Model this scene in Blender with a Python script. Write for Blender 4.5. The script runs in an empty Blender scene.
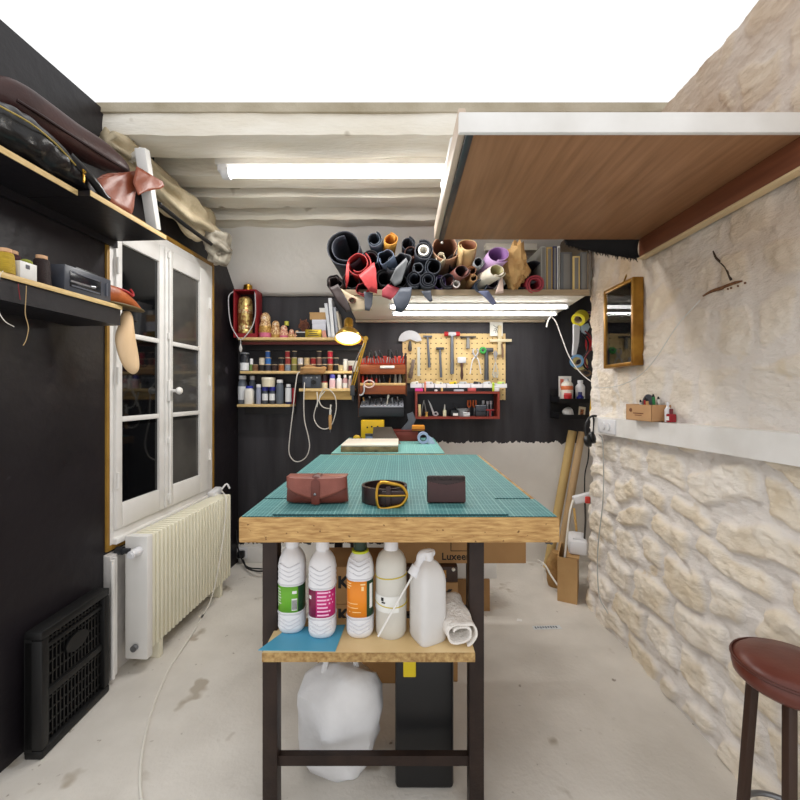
import bpy, bmesh, math, random
from mathutils import Vector, Matrix, Euler, noise
random.seed(7)
R = math.radians
PI = math.pi
SC = bpy.context.scene
COL = SC.collection
CZ, F, HY = 1.25, 400.0, 393.0

# ------------------------------------------------------------------ places
def P(px, py, d):                       # a point at depth d seen at photo pixel px, py
    return Vector(((px - 400) * d / F, d, CZ + (HY - py) * d / F))
def ZF(py, d): return CZ + (HY - py) * d / F
def XF(px, d): return (px - 400) * d / F
def LD(px, n=0.0):                      # depth on the left wall (offset n into the room)
    return (-1.4072 + n) / ((px - 400) / F - 0.07)
def LP(px, py, n=0.0): return P(px, py, LD(px, n))
LN = math.hypot(1, .07)
LROT = math.atan2(-1, -.07)             # left wall frame: local x runs to the camera, y into the room
LORG = Vector((-1.2, 2.96, 0))
def U(d): return (2.96 - d) * LN
LMAT = Matrix.Translation(LORG) @ Matrix.Rotation(LROT, 4, 'Z')
def LWV(u, n, z): return LMAT @ Vector((u, n, z))

# ------------------------------------------------------------------ materials
def lin(c):
    o = []
    for v in c[:3]:
        v = v / 255.0
        o.append(v / 12.92 if v <= .04045 else ((v + .055) / 1.055) ** 2.4)
    return tuple(o) + (1.0,)
MATS = {}
def mat(name, col, rough=.5, metal=0, var=.12, scale=12, col2=None, bump=0, bscale=80, stretch=(1, 1, 1),
        emis=0, trans=0, spec=.5, detail=4, sharp=False, ior=1.45, coat=0):
    if name in MATS: return MATS[name]
    m = bpy.data.materials.new(name); m.use_nodes = True
    nt = m.node_tree; N = nt.nodes; L = nt.links
    b = N['Principled BSDF']
    c1 = lin(col); c2 = lin(col2) if col2 else tuple(v * (1 - var) for v in c1[:3]) + (1,)
    tc = N.new('ShaderNodeTexCoord'); mp = N.new('ShaderNodeMapping'); mp.inputs['Scale'].default_value = stretch
    L.new(tc.outputs['Object'], mp.inputs['Vector'])
    nz = N.new('ShaderNodeTexNoise'); nz.inputs['Scale'].default_value = scale; nz.inputs['Detail'].default_value = detail
    L.new(mp.outputs['Vector'], nz.inputs['Vector'])
    rp = N.new('ShaderNodeValToRGB')
    e = rp.color_ramp.elements
    e[0].position, e[1].position = (.46, .54) if sharp else (.3, .7)
    e[0].color, e[1].color = c2, c1
    L.new(nz.outputs['Fac'], rp.inputs['Fac'])
    L.new(rp.outputs['Color'], b.inputs['Base Color'])
    b.inputs['Roughness'].default_value = rough; b.inputs['Metallic'].default_value = metal
    b.inputs['Specular IOR Level'].default_value = spec
    b.inputs['Transmission Weight'].default_value = trans; b.inputs['IOR'].default_value = ior
    b.inputs['Coat Weight'].default_value = coat
    if emis:
        b.inputs['Emission Color'].default_value = c1; b.inputs['Emission Strength'].default_value = emis
    if bump:
        n2 = N.new('ShaderNodeTexNoise'); n2.inputs['Scale'].default_value = bscale; n2.inputs['Detail'].default_value = 5
        L.new(mp.outputs['Vector'], n2.inputs['Vector'])
        bp = N.new('ShaderNodeBump'); bp.inputs['Strength'].default_value = bump; bp.inputs['Distance'].default_value = .01
        L.new(n2.outputs['Fac'], bp.inputs['Height']); L.new(bp.outputs['Normal'], b.inputs['Normal'])
    MATS[name] = m
    return m
def C(r, g, b, rough=.5, **k):           # quick plain colour
    return mat('paint_%d_%d_%d_%d' % (r, g, b, int(rough * 100)), (r, g, b), rough, var=k.pop('var', .08), **k)

# ------------------------------------------------------------------ geometry
def frame_from(axis):
    a = Vector(axis).normalized()
    t = Vector((0, 0, 1)) if abs(a.z) < .9 else Vector((1, 0, 0))
    x = t.cross(a).normalized(); y = a.cross(x)
    return x, y, a
def smooth_path(pts, n=6, closed=False):
    pts = [Vector(p) for p in pts]
    if len(pts) < 3: return pts
    out = []; m = len(pts); rng = range(m if closed else m - 1)
    for i in rng:
        p1, p2 = pts[i], pts[(i + 1) % m]
        p0 = pts[i - 1] if (i > 0 or closed) else p1 * 2 - p2
        p3 = pts[(i + 2) % m] if (i + 2 < m or closed) else p2 * 2 - p1
        for k in range(n):
            t = k / n
            out.append(.5 * ((2 * p1) + (p2 - p0) * t + (2 * p0 - 5 * p1 + 4 * p2 - p3) * t * t + (3 * p1 - p0 - 3 * p2 + p3) * t ** 3))
    if not closed: out.append(pts[-1])
    return out
class G:
    def __init__(s): s.bm = bmesh.new()
    def box(s, c, size, rot=None, bev=0, seg=2):
        r = bmesh.ops.create_cube(s.bm, size=1)
        vs = r['verts']
        for v in vs: v.co = Vector((v.co.x * size[0], v.co.y * size[1], v.co.z * size[2]))
        if bev:
            es = list({e for v in vs for e in v.link_edges})
            rr = bmesh.ops.bevel(s.bm, geom=es, offset=min(bev, min(size) * .45), segments=seg, profile=.5, affect='EDGES')
            vs = [v for v in rr['verts']]
        M = Matrix.Translation(Vector(c)) @ (Euler(rot).to_matrix().to_4x4() if rot else Matrix())
        bmesh.ops.transform(s.bm, matrix=M, verts=vs)
        return s
    def box2(s, a, b, bev=0):
        a = Vector(a); b = Vector(b)
        return s.box((a + b) / 2, [abs(b[i] - a[i]) for i in range(3)], bev=bev)
    def bar(s, p0, p1, w, h, bev=0):      # rectangular bar between two points
        p0 = Vector(p0); p1 = Vector(p1); x, y, a = frame_from(p1 - p0)
        r = bmesh.ops.create_cube(s.bm, size=1); vs = r['verts']
        L_ = (p1 - p0).length
        for v in vs: v.co = Vector((v.co.x * w, v.co.y * h, v.co.z * L_))
        if bev:
            es = list({e for v in vs for e in v.link_edges})
            vs = bmesh.ops.bevel(s.bm, geom=es, offset=bev, segments=2, profile=.5, affect='EDGES')['verts']
        M = Matrix((x, y, a)).transposed().to_4x4(); M.translation = (p0 + p1) / 2
        bmesh.ops.transform(s.bm, matrix=M, verts=vs)
        return s
    def rings(s, rings, closed=True, cap=True):
        vr = [[s.bm.verts.new(p) for p in r] for r in rings]
        n = len(vr[0])
        for a, b in zip(vr, vr[1:]):
            for i in range(n if closed else n - 1):
                j = (i + 1) % n
                try: s.bm.faces.new((a[i], a[j], b[j], b[i]))
                except ValueError: pass
        if cap and closed:
            for r, f in ((vr[0], True), (vr[-1], False)):
                try: s.bm.faces.new(list(reversed(r)) if f else r)
                except ValueError: pass
        return s
    def cyl(s, p0, p1, r0, r1=None, seg=16, cap=True):
        r1 = r0 if r1 is None else r1
        p0 = Vector(p0); p1 = Vector(p1); x, y, a = frame_from(p1 - p0)
        rr = [[p + (x * math.cos(t) + y * math.sin(t)) * r for t in [2 * PI * i / seg for i in range(seg)]] for p, r in ((p0, r0), (p1, r1))]
        return s.rings(rr, cap=cap)
    def lathe(s, prof, seg=24, at=(0, 0, 0), sq=0, axis=None, sx=1, sy=1, cap=True):    # profile of (radius, height); sq makes it squarish
        at = Vector(at); x, y, a = frame_from(axis) if axis else (Vector((1, 0, 0)), Vector((0, 1, 0)), Vector((0, 0, 1)))
        rr = []
        for r, z in prof:
            ring = []
            for i in range(seg):
                t = 2 * PI * (i + .5) / seg
                c, n = math.cos(t), math.sin(t)
                k = 1
                if sq: k = (1 / (abs(c) ** sq + abs(n) ** sq)) ** (1 / sq)
                rad = max(r, 1e-4) * k
                ring.append(at + x * c * rad * sx + y * n * rad * sy + a * z)
            rr.append(ring)
        return s.rings(rr, cap=cap)
    def tube(s, pts, r, seg=8, n=6, closed=False, smooth=True):
        pts = smooth_path(pts, n, closed) if smooth else [Vector(p) for p in pts]
        rr = []; up = None; m = len(pts)
        for i, p in enumerate(pts):
            q0 = pts[i - 1] if (i or closed) else p
            q1 = pts[(i + 1) % m] if (i < m - 1 or closed) else p
            t = (q1 - q0)
            if t.length < 1e-9: t = Vector((0, 0, 1))
            t.normalize()
            if up is None: up = frame_from(t)[0]
            up = (up - t * up.dot(t))
            if up.length < 1e-6: up = frame_from(t)[0]
            up.normalize(); w = t.cross(up)
            ra = r(i / (m - 1)) if callable(r) else r
            rr.append([p + (up * math.cos(2 * PI * k / seg) + w * math.sin(2 * PI * k / seg)) * ra for k in range(seg)])
        if closed: rr.append(rr[0][:])
        return s.rings(rr, cap=not closed)
    def prism(s, poly, axis_from, axis_to):      # poly: list of 3D points; extruded by a vector
        off = Vector(axis_to) - Vector(axis_from)
        a = [s.bm.verts.new(Vector(p)) for p in poly]; b = [s.bm.verts.new(Vector(p) + off) for p in poly]
        s.bm.faces.new(a); s.bm.faces.new(list(reversed(b)))
        for i in range(len(a)):
            j = (i + 1) % len(a); s.bm.faces.new((a[i], b[i], b[j], a[j]))
        return s
    def ball(s, c, r, seg=16):
        r = (r, r, r) if not hasattr(r, '__len__') else r
        q = bmesh.ops.create_uvsphere(s.bm, u_segments=seg, v_segments=max(6, seg // 2), radius=1)
        for v in q['verts']: v.co = Vector((v.co.x * r[0], v.co.y * r[1], v.co.z * r[2])) + Vector(c)
        return s
    def grid(s, nu, nv, f, closed_u=False):
        rr = [[Vector(f(i / (nu if closed_u else nu - 1), j / (nv - 1))) for i in range(nu)] for j in range(nv)]
        return s.rings(rr, closed=closed_u, cap=False)
    def sub(s, cuts):
        bmesh.ops.subdivide_edges(s.bm, edges=s.bm.edges[:], cuts=cuts, use_grid_fill=True); return s
    def wob(s, amp, freq, seed=0):
        for v in s.bm.verts:
            n_ = noise.noise_vector(v.co * freq + Vector((seed, seed * 1.7, -seed)))
            v.co += n_ * amp
        return s
    def move(s, M):
        bmesh.ops.transform(s.bm, matrix=M, verts=s.bm.verts[:]); return s
    def build(s, name, m, parent=None, label=None, sharp=40, solid=0, subsurf=0, offset=-1):
        bmesh.ops.recalc_face_normals(s.bm, faces=s.bm.faces[:])
        me = bpy.data.meshes.new(name); s.bm.to_mesh(me); s.bm.free()
        me.polygons.foreach_set('use_smooth', [True] * len(me.polygons))
        me.set_sharp_from_angle(angle=R(sharp))
        me.materials.append(m)
        o = bpy.data.objects.new(name, me); COL.objects.link(o)
        if parent: o.parent = parent
        if label: o['label'] = label
        if solid:
            md = o.modifiers.new('thickness', 'SOLIDIFY'); md.thickness = solid; md.offset = offset
        if subsurf:
            md = o.modifiers.new('smooth', 'SUBSURF'); md.levels = md.render_levels = subsurf
        return o
def tag(o, label, cat, group=None):
    o['label'] = label; o['category'] = cat
    if group: o['group'] = group
    return o
def thing(name, label, cat, loc=(0, 0, 0), rot=(0, 0, 0), group=None):
    o = bpy.data.objects.new(name, None); o.empty_display_size = .05; COL.objects.link(o)
    o.location = loc; o.rotation_euler = rot
    return tag(o, label, cat, group)
def struct(o): o['kind'] = 'structure'; return o
def place(o, loc, rot=(0, 0, 0)): o.location = loc; o.rotation_euler = rot; return o
def copy_tree(o, parent=None):
    c = o.copy(); COL.objects.link(c)
    if parent: c.parent = parent
    for ch in [k for k in bpy.data.objects if k.parent == o]: copy_tree(ch, c)
    return c
def text(name, s, size, m, parent, loc, rot=(R(90), 0, 0), bold=0.0, label=None, align='CENTER'):
    cu = bpy.data.curves.new(name, 'FONT'); cu.body = s; cu.size = size; cu.align_x = align; cu.align_y = 'CENTER'
    cu.extrude = .0004; cu.offset = bold; cu.resolution_u = 2
    t = bpy.data.objects.new(name + '_curve', cu); COL.objects.link(t)
    bpy.context.view_layer.update()
    me = bpy.data.meshes.new_from_object(t.evaluated_get(bpy.context.evaluated_depsgraph_get()))
    bpy.data.objects.remove(t); bpy.data.curves.remove(cu)
    me.name = name; me.materials.clear(); me.materials.append(m)
    o = bpy.data.objects.new(name, me); COL.objects.link(o); o.parent = parent
    o.location = loc; o.rotation_euler = rot
    return o

# ------------------------------------------------------------------ common materials
WOODRAW = mat('raw_pine', (214, 178, 112), .6, col2=(186, 145, 82), scale=6, stretch=(1, 1, 8), bump=.15)
EDGE = mat('plywood_edge', (228, 200, 146), .6, col2=(206, 172, 112), scale=14, stretch=(2, 2, 14), bump=.1)
BLACKP = mat('black_paint', (27, 25, 30), .42, col2=(20, 18, 22), scale=5, bump=.12, bscale=30)
BLACKPL = mat('black_plastic', (20, 20, 22), .38, var=.2)
WHITEP = mat('white_paint', (236, 234, 231), .38, col2=(222, 219, 214), scale=7, bump=.05)
WHITEPL = mat('white_plastic', (228, 228, 231), .35, var=.04)
STEEL = mat('steel', (150, 152, 156), .35, metal=.9, var=.15)
DSTEEL = mat('dark_steel', (72, 74, 78), .42, metal=.7, var=.2)
BRASS = mat('brass', (196, 152, 62), .28, metal=1, col2=(150, 108, 36), scale=8)
KRAFT = mat('kraft_card', (168, 128, 82), .75, col2=(150, 112, 70), scale=5, bump=.05)
KRAFT2 = mat('kraft_light', (196, 158, 108), .75, col2=(176, 138, 90), scale=5, bump=.05)
INK = mat('black_ink', (18, 16, 16), .6, var=.1)
CREAM = mat('cream_cable', (228, 224, 214), .5, var=.05)
# ================================================================== THE ROOM
# floor of pale worn concrete
g = G(); g.grid(40, 40, lambda u, v: (-1.75 + 3.6 * u, -.1 + 3.2 * v, 0))
fm = mat('concrete', (226, 221, 213), .62, col2=(196, 190, 181), scale=2.6, bump=.25, bscale=60, detail=9)
def speck(m, col, scale, thr, coord='Object'):      # small dark specks and stains scattered over a base colour
    nt = m.node_tree; N = nt.nodes; L = nt.links; b = N['Principled BSDF']
    old = b.inputs['Base Color'].links[0].from_socket
    tc = N.new('ShaderNodeTexCoord'); nz = N.new('ShaderNodeTexNoise')
    nz.inputs['Scale'].default_value = scale; nz.inputs['Detail'].default_value = 3
    L.new(tc.outputs[coord], nz.inputs['Vector'])
    rp = N.new('ShaderNodeValToRGB'); rp.color_ramp.elements[0].position = thr; rp.color_ramp.elements[1].position = thr + .05
    mx = N.new('ShaderNodeMix'); mx.data_type = 'RGBA'
    L.new(nz.outputs['Fac'], rp.inputs['Fac']); L.new(rp.outputs['Color'], mx.inputs['Factor'])
    L.new(old, mx.inputs['A']); mx.inputs['B'].default_value = lin(col)
    L.new(mx.outputs['Result'], b.inputs['Base Color'])
speck(fm, (150, 140, 128), 22, .70)
speck(fm, (176, 166, 152), 5, .64)
struct(g.build('floor', fm))

# back wall: black paint over white plaster with a ragged lower edge
def back_mat():
    m = mat('back_wall_paint', (232, 228, 222), .6, col2=(218, 213, 206), scale=4, bump=.1)
    nt = m.node_tree; N = nt.nodes; L = nt.links; b = N['Principled BSDF']
    old = b.inputs['Base Color'].links[0].from_socket
    tc = N.new('ShaderNodeTexCoord'); sp = N.new('ShaderNodeSeparateXYZ'); L.new(tc.outputs['Object'], sp.inputs[0])
    nz = N.new('ShaderNodeTexNoise'); nz.inputs['Scale'].default_value = 14; nz.inputs['Detail'].default_value = 6
    mp = N.new('ShaderNodeMapping'); mp.inputs['Scale'].default_value = (3, 1, .4)
    L.new(tc.outputs['Object'], mp.inputs[0]); L.new(mp.outputs[0], nz.inputs['Vector'])
    def M(op, a, c, d=None):
        n = N.new('ShaderNodeMath'); n.operation = op
        for i, v in enumerate((a, c, d)):
            if v is None: continue
            if isinstance(v, (int, float)): n.inputs[i].default_value = v
            else: L.new(v, n.inputs[i])
        return n.outputs[0]
    right = M('GREATER_THAN', sp.outputs['X'], .05)
    edge = M('MULTIPLY_ADD', right, .75, .10)
    edge = M('ADD', edge, M('MULTIPLY', nz.outputs['Fac'], .07))
    fac = M('GREATER_THAN', sp.outputs['Z'], edge)
    n2 = N.new('ShaderNodeTexNoise'); n2.inputs['Scale'].default_value = 3.5; n2.inputs['Detail'].default_value = 8
    L.new(mp.outputs[0], n2.inputs['Vector'])
    rp = N.new('ShaderNodeValToRGB'); rp.color_ramp.elements[0].color = lin((34, 32, 36)); rp.color_ramp.elements[1].color = lin((60, 58, 62))
    rp.color_ramp.elements[0].position = .35; rp.color_ramp.elements[1].position = .75
    L.new(n2.outputs['Fac'], rp.inputs['Fac'])
    mx = N.new('ShaderNodeMix'); mx.data_type = 'RGBA'
    L.new(fac, mx.inputs['Factor']); L.new(old, mx.inputs['A']); L.new(rp.outputs['Color'], mx.inputs['B'])
    L.new(mx.outputs['Result'], b.inputs['Base Color'])
    return m
g = G(); g.box2((-1.4, 2.965, 0), (1.75, 3.05, 2.5)); struct(g.build('wall_back', back_mat()))
g = G(); g.box2((-1.19, 2.945, 0), (-.80, 2.962, .115), bev=.004); struct(g.build('baseboard_back', WHITEP))
# sloping plaster soffit under the stairs above the back wall
PLASTER = mat('grey_plaster', (234, 230, 225), .7, col2=(220, 215, 209), scale=2.5, bump=.2, bscale=25)
g = G(); g.grid(60, 14, lambda u, v: (-1.32 + 3.0 * u, 2.972 - .36 * v, 1.985 + .40 * v + .012 * noise.noise(Vector((u * 9, v * 3, 1)))))
struct(g.build('trim_1', PLASTER, solid=.03))
# ceiling and its whitewashed beams
g = G(); g.box2((-1.45, 1.72, 2.46), (1.75, 3.05, 2.50)); struct(g.build('ceiling', mat('ceiling_wash_shaded', (190, 180, 160), .8, col2=(160, 148, 124), scale=6, bump=.3)))  # slab colour darkened to paint in the shadow between the beams
BEAM = mat('whitewashed_beam', (242, 237, 226), .7, col2=(228, 219, 201), scale=3, stretch=(1, 4, 4), bump=.5, bscale=18)
speck(BEAM, (150, 132, 106), 4, .66)
def beam(y0, y1, z0, z1, seed, amp=.014):
    g = G()
    n = 70
    rr = []
    for i in range(n):
        x = -1.42 + 3.1 * i / (n - 1)
        ring = []
        for j in range(20):
            t = j / 20 * 4; k = int(t); f = t - k
            cs = [(y0, z0), (y1, z0), (y1, z1), (y0, z1)]
            a, b = cs[k], cs[(k + 1) % 4]
            y = a[0] + (b[0] - a[0]) * f; z = a[1] + (b[1] - a[1]) * f
            q = noise.noise_vector(Vector((x * 3.2, y * 9 + seed, z * 9)))
            q2 = noise.noise_vector(Vector((x * 11, y * 20 + seed, z * 20)))
            cy = (y0 + y1) / 2; cz = (z0 + z1) / 2
            y = cy + (y - cy) * .97; z = cz + (z - cz) * .97
            ring.append((x, y + q.y * amp + q2.y * amp * .35, z + q.z * amp + q2.z * amp * .35))
        rr.append(ring)
    g.rings(rr)
    return struct(g.build('ceiling_beam', BEAM, sharp=50))
beam(1.73, 1.90, 2.365, 2.475, 1, .010)
beam(2.055, 2.18, 2.365, 2.475, 8, .006)
beam(2.27, 2.40, 2.36, 2.475, 15, .010)
beam(2.50, 2.645, 2.335, 2.475, 23, .020)

# left wall, black
g = G(); g.box2((-.05, -.12, 0), (1.86, 0, 2.48)); o = g.build('wall_left', None or mat('left_wall_paint', (33, 29, 33), .40, col2=(23, 20, 24), scale=3, bump=.25, bscale=18))
speck(MATS['left_wall_paint'], (62, 58, 64), 9, .70); o.matrix_world = LMAT; struct(o)
# white lower wall behind the radiator
g = G(); g.box2((U(2.60), -.005, 0), (U(1.735), .006, .545)); g.box2((U(1.78), .0, .0), (U(1.735), .03, .54), bev=.004)
o = g.build('trim_2', mat('old_white', (214, 210, 206), .55, col2=(190, 185, 182), scale=8, bump=.2)); o.matrix_world = LMAT; struct(o)

# window
win = thing('window_1', '', '', (0, 0, 0)); del win['label']; del win['category']; struct(win)
win.matrix_world = LMAT
GOLD = mat('ochre_trim', (168, 128, 52), .5, col2=(140, 102, 36), scale=9, bump=.1)
u0, u1, z0, z1 = U(2.618), U(1.742), .555, 2.095
def rect(a, b, c, d, wa, wb_, wc, wd, n0, n1, bev=.003):
    g = G()
    g.box2((a, n0, c), (a + wa, n1, d), bev); g.box2((b - wb_, n0, c), (b, n1, d), bev)
    g.box2((a + wa, n0, c), (b - wb_, n1, c + wc), bev); g.box2((a + wa, n0, d - wd), (b - wb_, n1, d), bev)
    return g
rect(u0, u1, z0, z1, .022, .017, .022, .024, -.01, .010).build('gold_trim', GOLD, win)
rect(u0 + .022, u1 - .017, z0 + .022, z1 - .024, .060, .024, .07, .05, -.01, .008).build('window_frame', WHITEP, win)
g = G(); g.box2((u0 + .05, .0, z0 + .022), (u1 - .03, .03, z0 + .05), .006); g.build('window_sill', WHITEP, win)
PANE = mat('night_glass', (12, 13, 15), .05, var=.2, spec=.7)
PANE2 = mat('night_glass_reflection', (88, 86, 82), .10, col2=(58, 56, 54), scale=3, spec=.7)  # right panes greyed to paint in the room's reflection
mid = U(2.125)
zr = [.745, 1.131, 1.519, 1.925]
for nm, a, b, wa, wb_, pm in (('left', mid, u1 - .041, .055, .036, PANE), ('right', u0 + .075, mid, .105, .055, PANE2)):
    cs = thing('casement', '', '', (0, 0, 0)); del cs['label']; del cs['category']; cs.parent = win
    zz0, zz1 = z0 + .085, z1 - .075
    fr = rect(a, b, zz0, zz1, wa, wb_, .11, .09, -.004, .020, .005)
    for zc in zr[1:3]: fr.box2((a + wa, .0, zc - .012), (b - wb_, .018, zc + .012), .004)
    fr.build('sash', WHITEP, cs)
    for k in range(3):
        g = G(); g.box2((a + wa - .008, .002, zr[k] - .03), (b - wb_ + .008, .006, zr[k + 1] + .012)); g.build('pane', pm, cs)
    hu = b - .004 if nm == 'left' else a + .004
    for hz in (.86, 1.33, 1.82):
        g = G(); g.cyl((hu, .024, hz - .035), (hu, .024, hz + .035), .007, seg=10); g.build('hinge', WHITEP, cs)
g = G(); g.box2((mid - .024, .018, z0 + .09), (mid + .024, .032, z1 - .075), .006); g.build('meeting_stile', WHITEP, win)
g = G(); g.cyl((mid, .038, z0 + .11), (mid, .038, z1 - .09), .006, seg=8)
for hz in (.70, 1.0, 1.55, 1.98): g.box((mid, .036, hz), (.03, .012, .035), bev=.003)
g.build('bolt_rod', WHITEP, win)
g = G(); g.box((mid, .038, 1.262), (.035, .014, .11), bev=.005); g.cyl((mid, .036, 1.262), (mid, .075, 1.262), .008, seg=10); g.ball((mid - .012, .082, 1.262), (.024, .014, .02)); g.build('window_handle', WHITEP, win)

# right wall of rough limestone, its end face turning into the recess
def stone_wall():
    rnd = random.Random(11)
    stones = []
    z = -.02
    while z < 2.5:
        h = rnd.uniform(.10, .17) if z < 1.05 else rnd.uniform(.14, .22)
        y = .45 + rnd.uniform(0, .2)
        while y < 3.0:
            w = rnd.uniform(.13, .34)
            hh = h * rnd.uniform(.74, .98)
            stones.append((y + w / 2, z + h / 2 + rnd.uniform(-.012, .012), w / 2 - .014, hh / 2 - .005, rnd.uniform(.6, 1.15), rnd.random(), rnd.uniform(-.16, .16)))
            y += w
        z += h
    ny, nz_ = 300, 330
    y_near, y_far, turn = .62, 2.38, .42
    total = (y_far - y_near) + turn
    bm = bmesh.new(); lay = bm.verts.layers.float.new('stone'); lay2 = bm.verts.layers.float.new('tone')
    grid = []
    buckets = {}
    for s in stones:
        for b in range(int((s[1] - .2) * 10), int((s[1] + .2) * 10) + 1): buckets.setdefault(b, []).append(s)
    for j in range(nz_):
        zz = 2.47 * j / (nz_ - 1); row = []
        for i in range(ny):
            t = total * i / (ny - 1)
            yy = y_near + t
            q = Vector((yy * 4.2, zz * 4.2, 0))
            wy = yy + .075 * noise.noise(q) ; wz = zz + .060 * noise.noise(q + Vector((9, 3, 1))) + .012 * noise.noise(q * 4)
            best = 0; tone = .5; amp = 1
            for s in buckets.get(int(zz * 10), ()):
                ey, ez = wy - s[0], wz - s[1]
                ca, sa = math.cos(s[6]), math.sin(s[6])
                dy, dz = abs(ey * ca + ez * sa), abs(ez * ca - ey * sa)
                r_ = .03
                ax, az = max(dy - s[2] + r_, 0), max(dz - s[3] + r_, 0)
                sd = math.hypot(ax, az) - r_
                if sd > -.001 and (dy > s[2] or dz > s[3]): continue
                m_ = min(-sd if ax or az else min(s[2] - dy, s[3] - dz), .05)
                v = max(0, min(1, m_ / .017))
                v = v * v * (3 - 2 * v)
                if v > best: best, tone, amp = v, s[5], s[4]
            low = 1 if zz < 1.05 else .34
            if zz > 1.05 and noise.noise(Vector((yy * 2.2, zz * 2.2, 7))) > .12: low = .12
            rough = noise.fractal(Vector((yy * 14, zz * 20, 2)), .9, 2.1, 5) * .010 + noise.noise(Vector((yy * 3, zz * 3, 5))) * .012
            fine = abs(noise.noise(Vector((yy * 22, zz * 46, 4)))) * -.008
            disp = best * amp * .024 * low + (rough + fine * best * 1.5) * (1.0 if zz < 1.05 else .6)
            if zz < .25: disp += (.25 - zz) * .06
            # path: straight along y, then round the corner to +x
            s0 = y_far - y_near
            rc = .05
            if t < s0 - rc: base = Vector((1.125, yy, zz)); nrm = Vector((-1, 0, 0))
            elif t < s0 + rc:
                a = (t - (s0 - rc)) / (2 * rc) * PI / 2
                rr_ = 2 * rc / (PI / 2)
                base = Vector((1.125 + rr_ * (1 - math.cos(a)), y_far - rc + rr_ * math.sin(a), zz)); nrm = Vector((-math.cos(a), math.sin(a), 0))
            else:
                rr_ = 2 * rc / (PI / 2)
                base = Vector((1.125 + rr_ + t - s0 - rc, y_far - rc + rr_, zz)); nrm = Vector((0, 1, 0))
            v = bm.verts.new(base + nrm * disp); v[lay] = best * (1 if low == 1 else (.65 if low > .2 else .25)); v[lay2] = tone
            row.append(v)
        grid.append(row)
    for a, b in zip(grid, grid[1:]):
        for i in range(ny - 1): bm.faces.new((a[i], a[i + 1], b[i + 1], b[i]))
    bmesh.ops.recalc_face_normals(bm, faces=bm.faces[:])
    me = bpy.data.meshes.new('wall_right'); bm.to_mesh(me); bm.free()
    me.polygons.foreach_set('use_smooth', [True] * len(me.polygons))
    m = bpy.data.materials.new('limestone'); m.use_nodes = True
    nt = m.node_tree; N = nt.nodes; L = nt.links; b = N['Principled BSDF']; b.inputs['Roughness'].default_value = .85
    at = N.new('ShaderNodeAttribute'); at.attribute_name = 'stone'
    at2 = N.new('ShaderNodeAttribute'); at2.attribute_name = 'tone'
    tc = N.new('ShaderNodeTexCoord')
    nz = N.new('ShaderNodeTexNoise'); nz.inputs['Scale'].default_value = 9; nz.inputs['Detail'].default_value = 8
    L.new(tc.outputs['Object'], nz.inputs['Vector'])
    r1 = N.new('ShaderNodeValToRGB'); r1.color_ramp.elements[0].color = lin((232, 223, 208)); r1.color_ramp.elements[1].color = lin((248, 244, 238))
    r1.color_ramp.elements[0].position = .35; r1.color_ramp.elements[1].position = .6
    L.new(nz.outputs['Fac'], r1.inputs['Fac'])
    r2 = N.new('ShaderNodeValToRGB'); r2.color_ramp.elements[0].color = lin((248, 244, 238)); r2.color_ramp.elements[1].color = lin((242, 231, 210))
    L.new(at2.outputs['Fac'], r2.inputs['Fac'])
    mx0 = N.new('ShaderNodeMix'); mx0.data_type = 'RGBA'; mx0.blend_type = 'MULTIPLY'; mx0.inputs['Factor'].default_value = .75
    L.new(r1.outputs['Color'], mx0.inputs['A']); L.new(r2.outputs['Color'], mx0.inputs['B'])
    mx = N.new('ShaderNodeMix'); mx.data_type = 'RGBA'; mx.inputs['A'].default_value = lin((231, 225, 219))
    L.new(at.outputs['Fac'], mx.inputs['Factor']); L.new(mx0.outputs['Result'], mx.inputs['B'])
    L.new(mx.outputs['Result'], b.inputs['Base Color'])
    sp_ = N.new('ShaderNodeSeparateXYZ'); L.new(tc.outputs['Object'], sp_.inputs[0])
    mr = N.new('ShaderNodeMapRange'); mr.inputs['From Min'].default_value = 1.10; mr.inputs['From Max'].default_value = 1.75; L.new(sp_.outputs['Z'], mr.inputs['Value'])
    n5 = N.new('ShaderNodeTexNoise'); n5.inputs['Scale'].default_value = 3.2; n5.inputs['Detail'].default_value = 7; L.new(tc.outputs['Object'], n5.inputs['Vector'])
    ml = N.new('ShaderNodeMath'); ml.operation = 'MULTIPLY'; L.new(mr.outputs[0], ml.inputs[0]); L.new(n5.outputs['Fac'], ml.inputs[1])
    ml2 = N.new('ShaderNodeMath'); ml2.operation = 'MULTIPLY'; ml2.inputs[1].default_value = 1.5; ml2.use_clamp = True; L.new(ml.outputs[0], ml2.inputs[0])
    mxt = N.new('ShaderNodeMix'); mxt.data_type = 'RGBA'; mxt.blend_type = 'MULTIPLY'; L.new(ml2.outputs[0], mxt.inputs['Factor']); L.new(mx.outputs['Result'], mxt.inputs['A']); mxt.inputs['B'].default_value = lin((214, 194, 173))  # beige tone of the upper wall, deepened to paint in the loft's shadow
    L.new(mxt.outputs['Result'], b.inputs['Base Color'])
    n3 = N.new('ShaderNodeTexNoise'); n3.inputs['Scale'].default_value = 34; n3.inputs['Detail'].default_value = 9; n3.inputs['Roughness'].default_value = .65
    mp3 = N.new('ShaderNodeMapping'); mp3.inputs['Scale'].default_value = (1, 1, 2.2); L.new(tc.outputs['Object'], mp3.inputs[0]); L.new(mp3.outputs[0], n3.inputs['Vector'])
    bp = N.new('ShaderNodeBump'); bp.inputs['Strength'].default_value = .7; bp.inputs['Distance'].default_value = .014
    L.new(n3.outputs['Fac'], bp.inputs['Height']); L.new(bp.outputs['Normal'], b.inputs['Normal'])
    me.materials.append(m)
    o = bpy.data.objects.new('wall_right', me); COL.objects.link(o); struct(o)
    speck(m, (222, 207, 184), 5.5, .66)
    # a damp crack in the plaster under the loft
    g = G()
    cx = 1.118
    def W(px, py): return P(px, py, cx / ((px - 400) / F))
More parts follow.
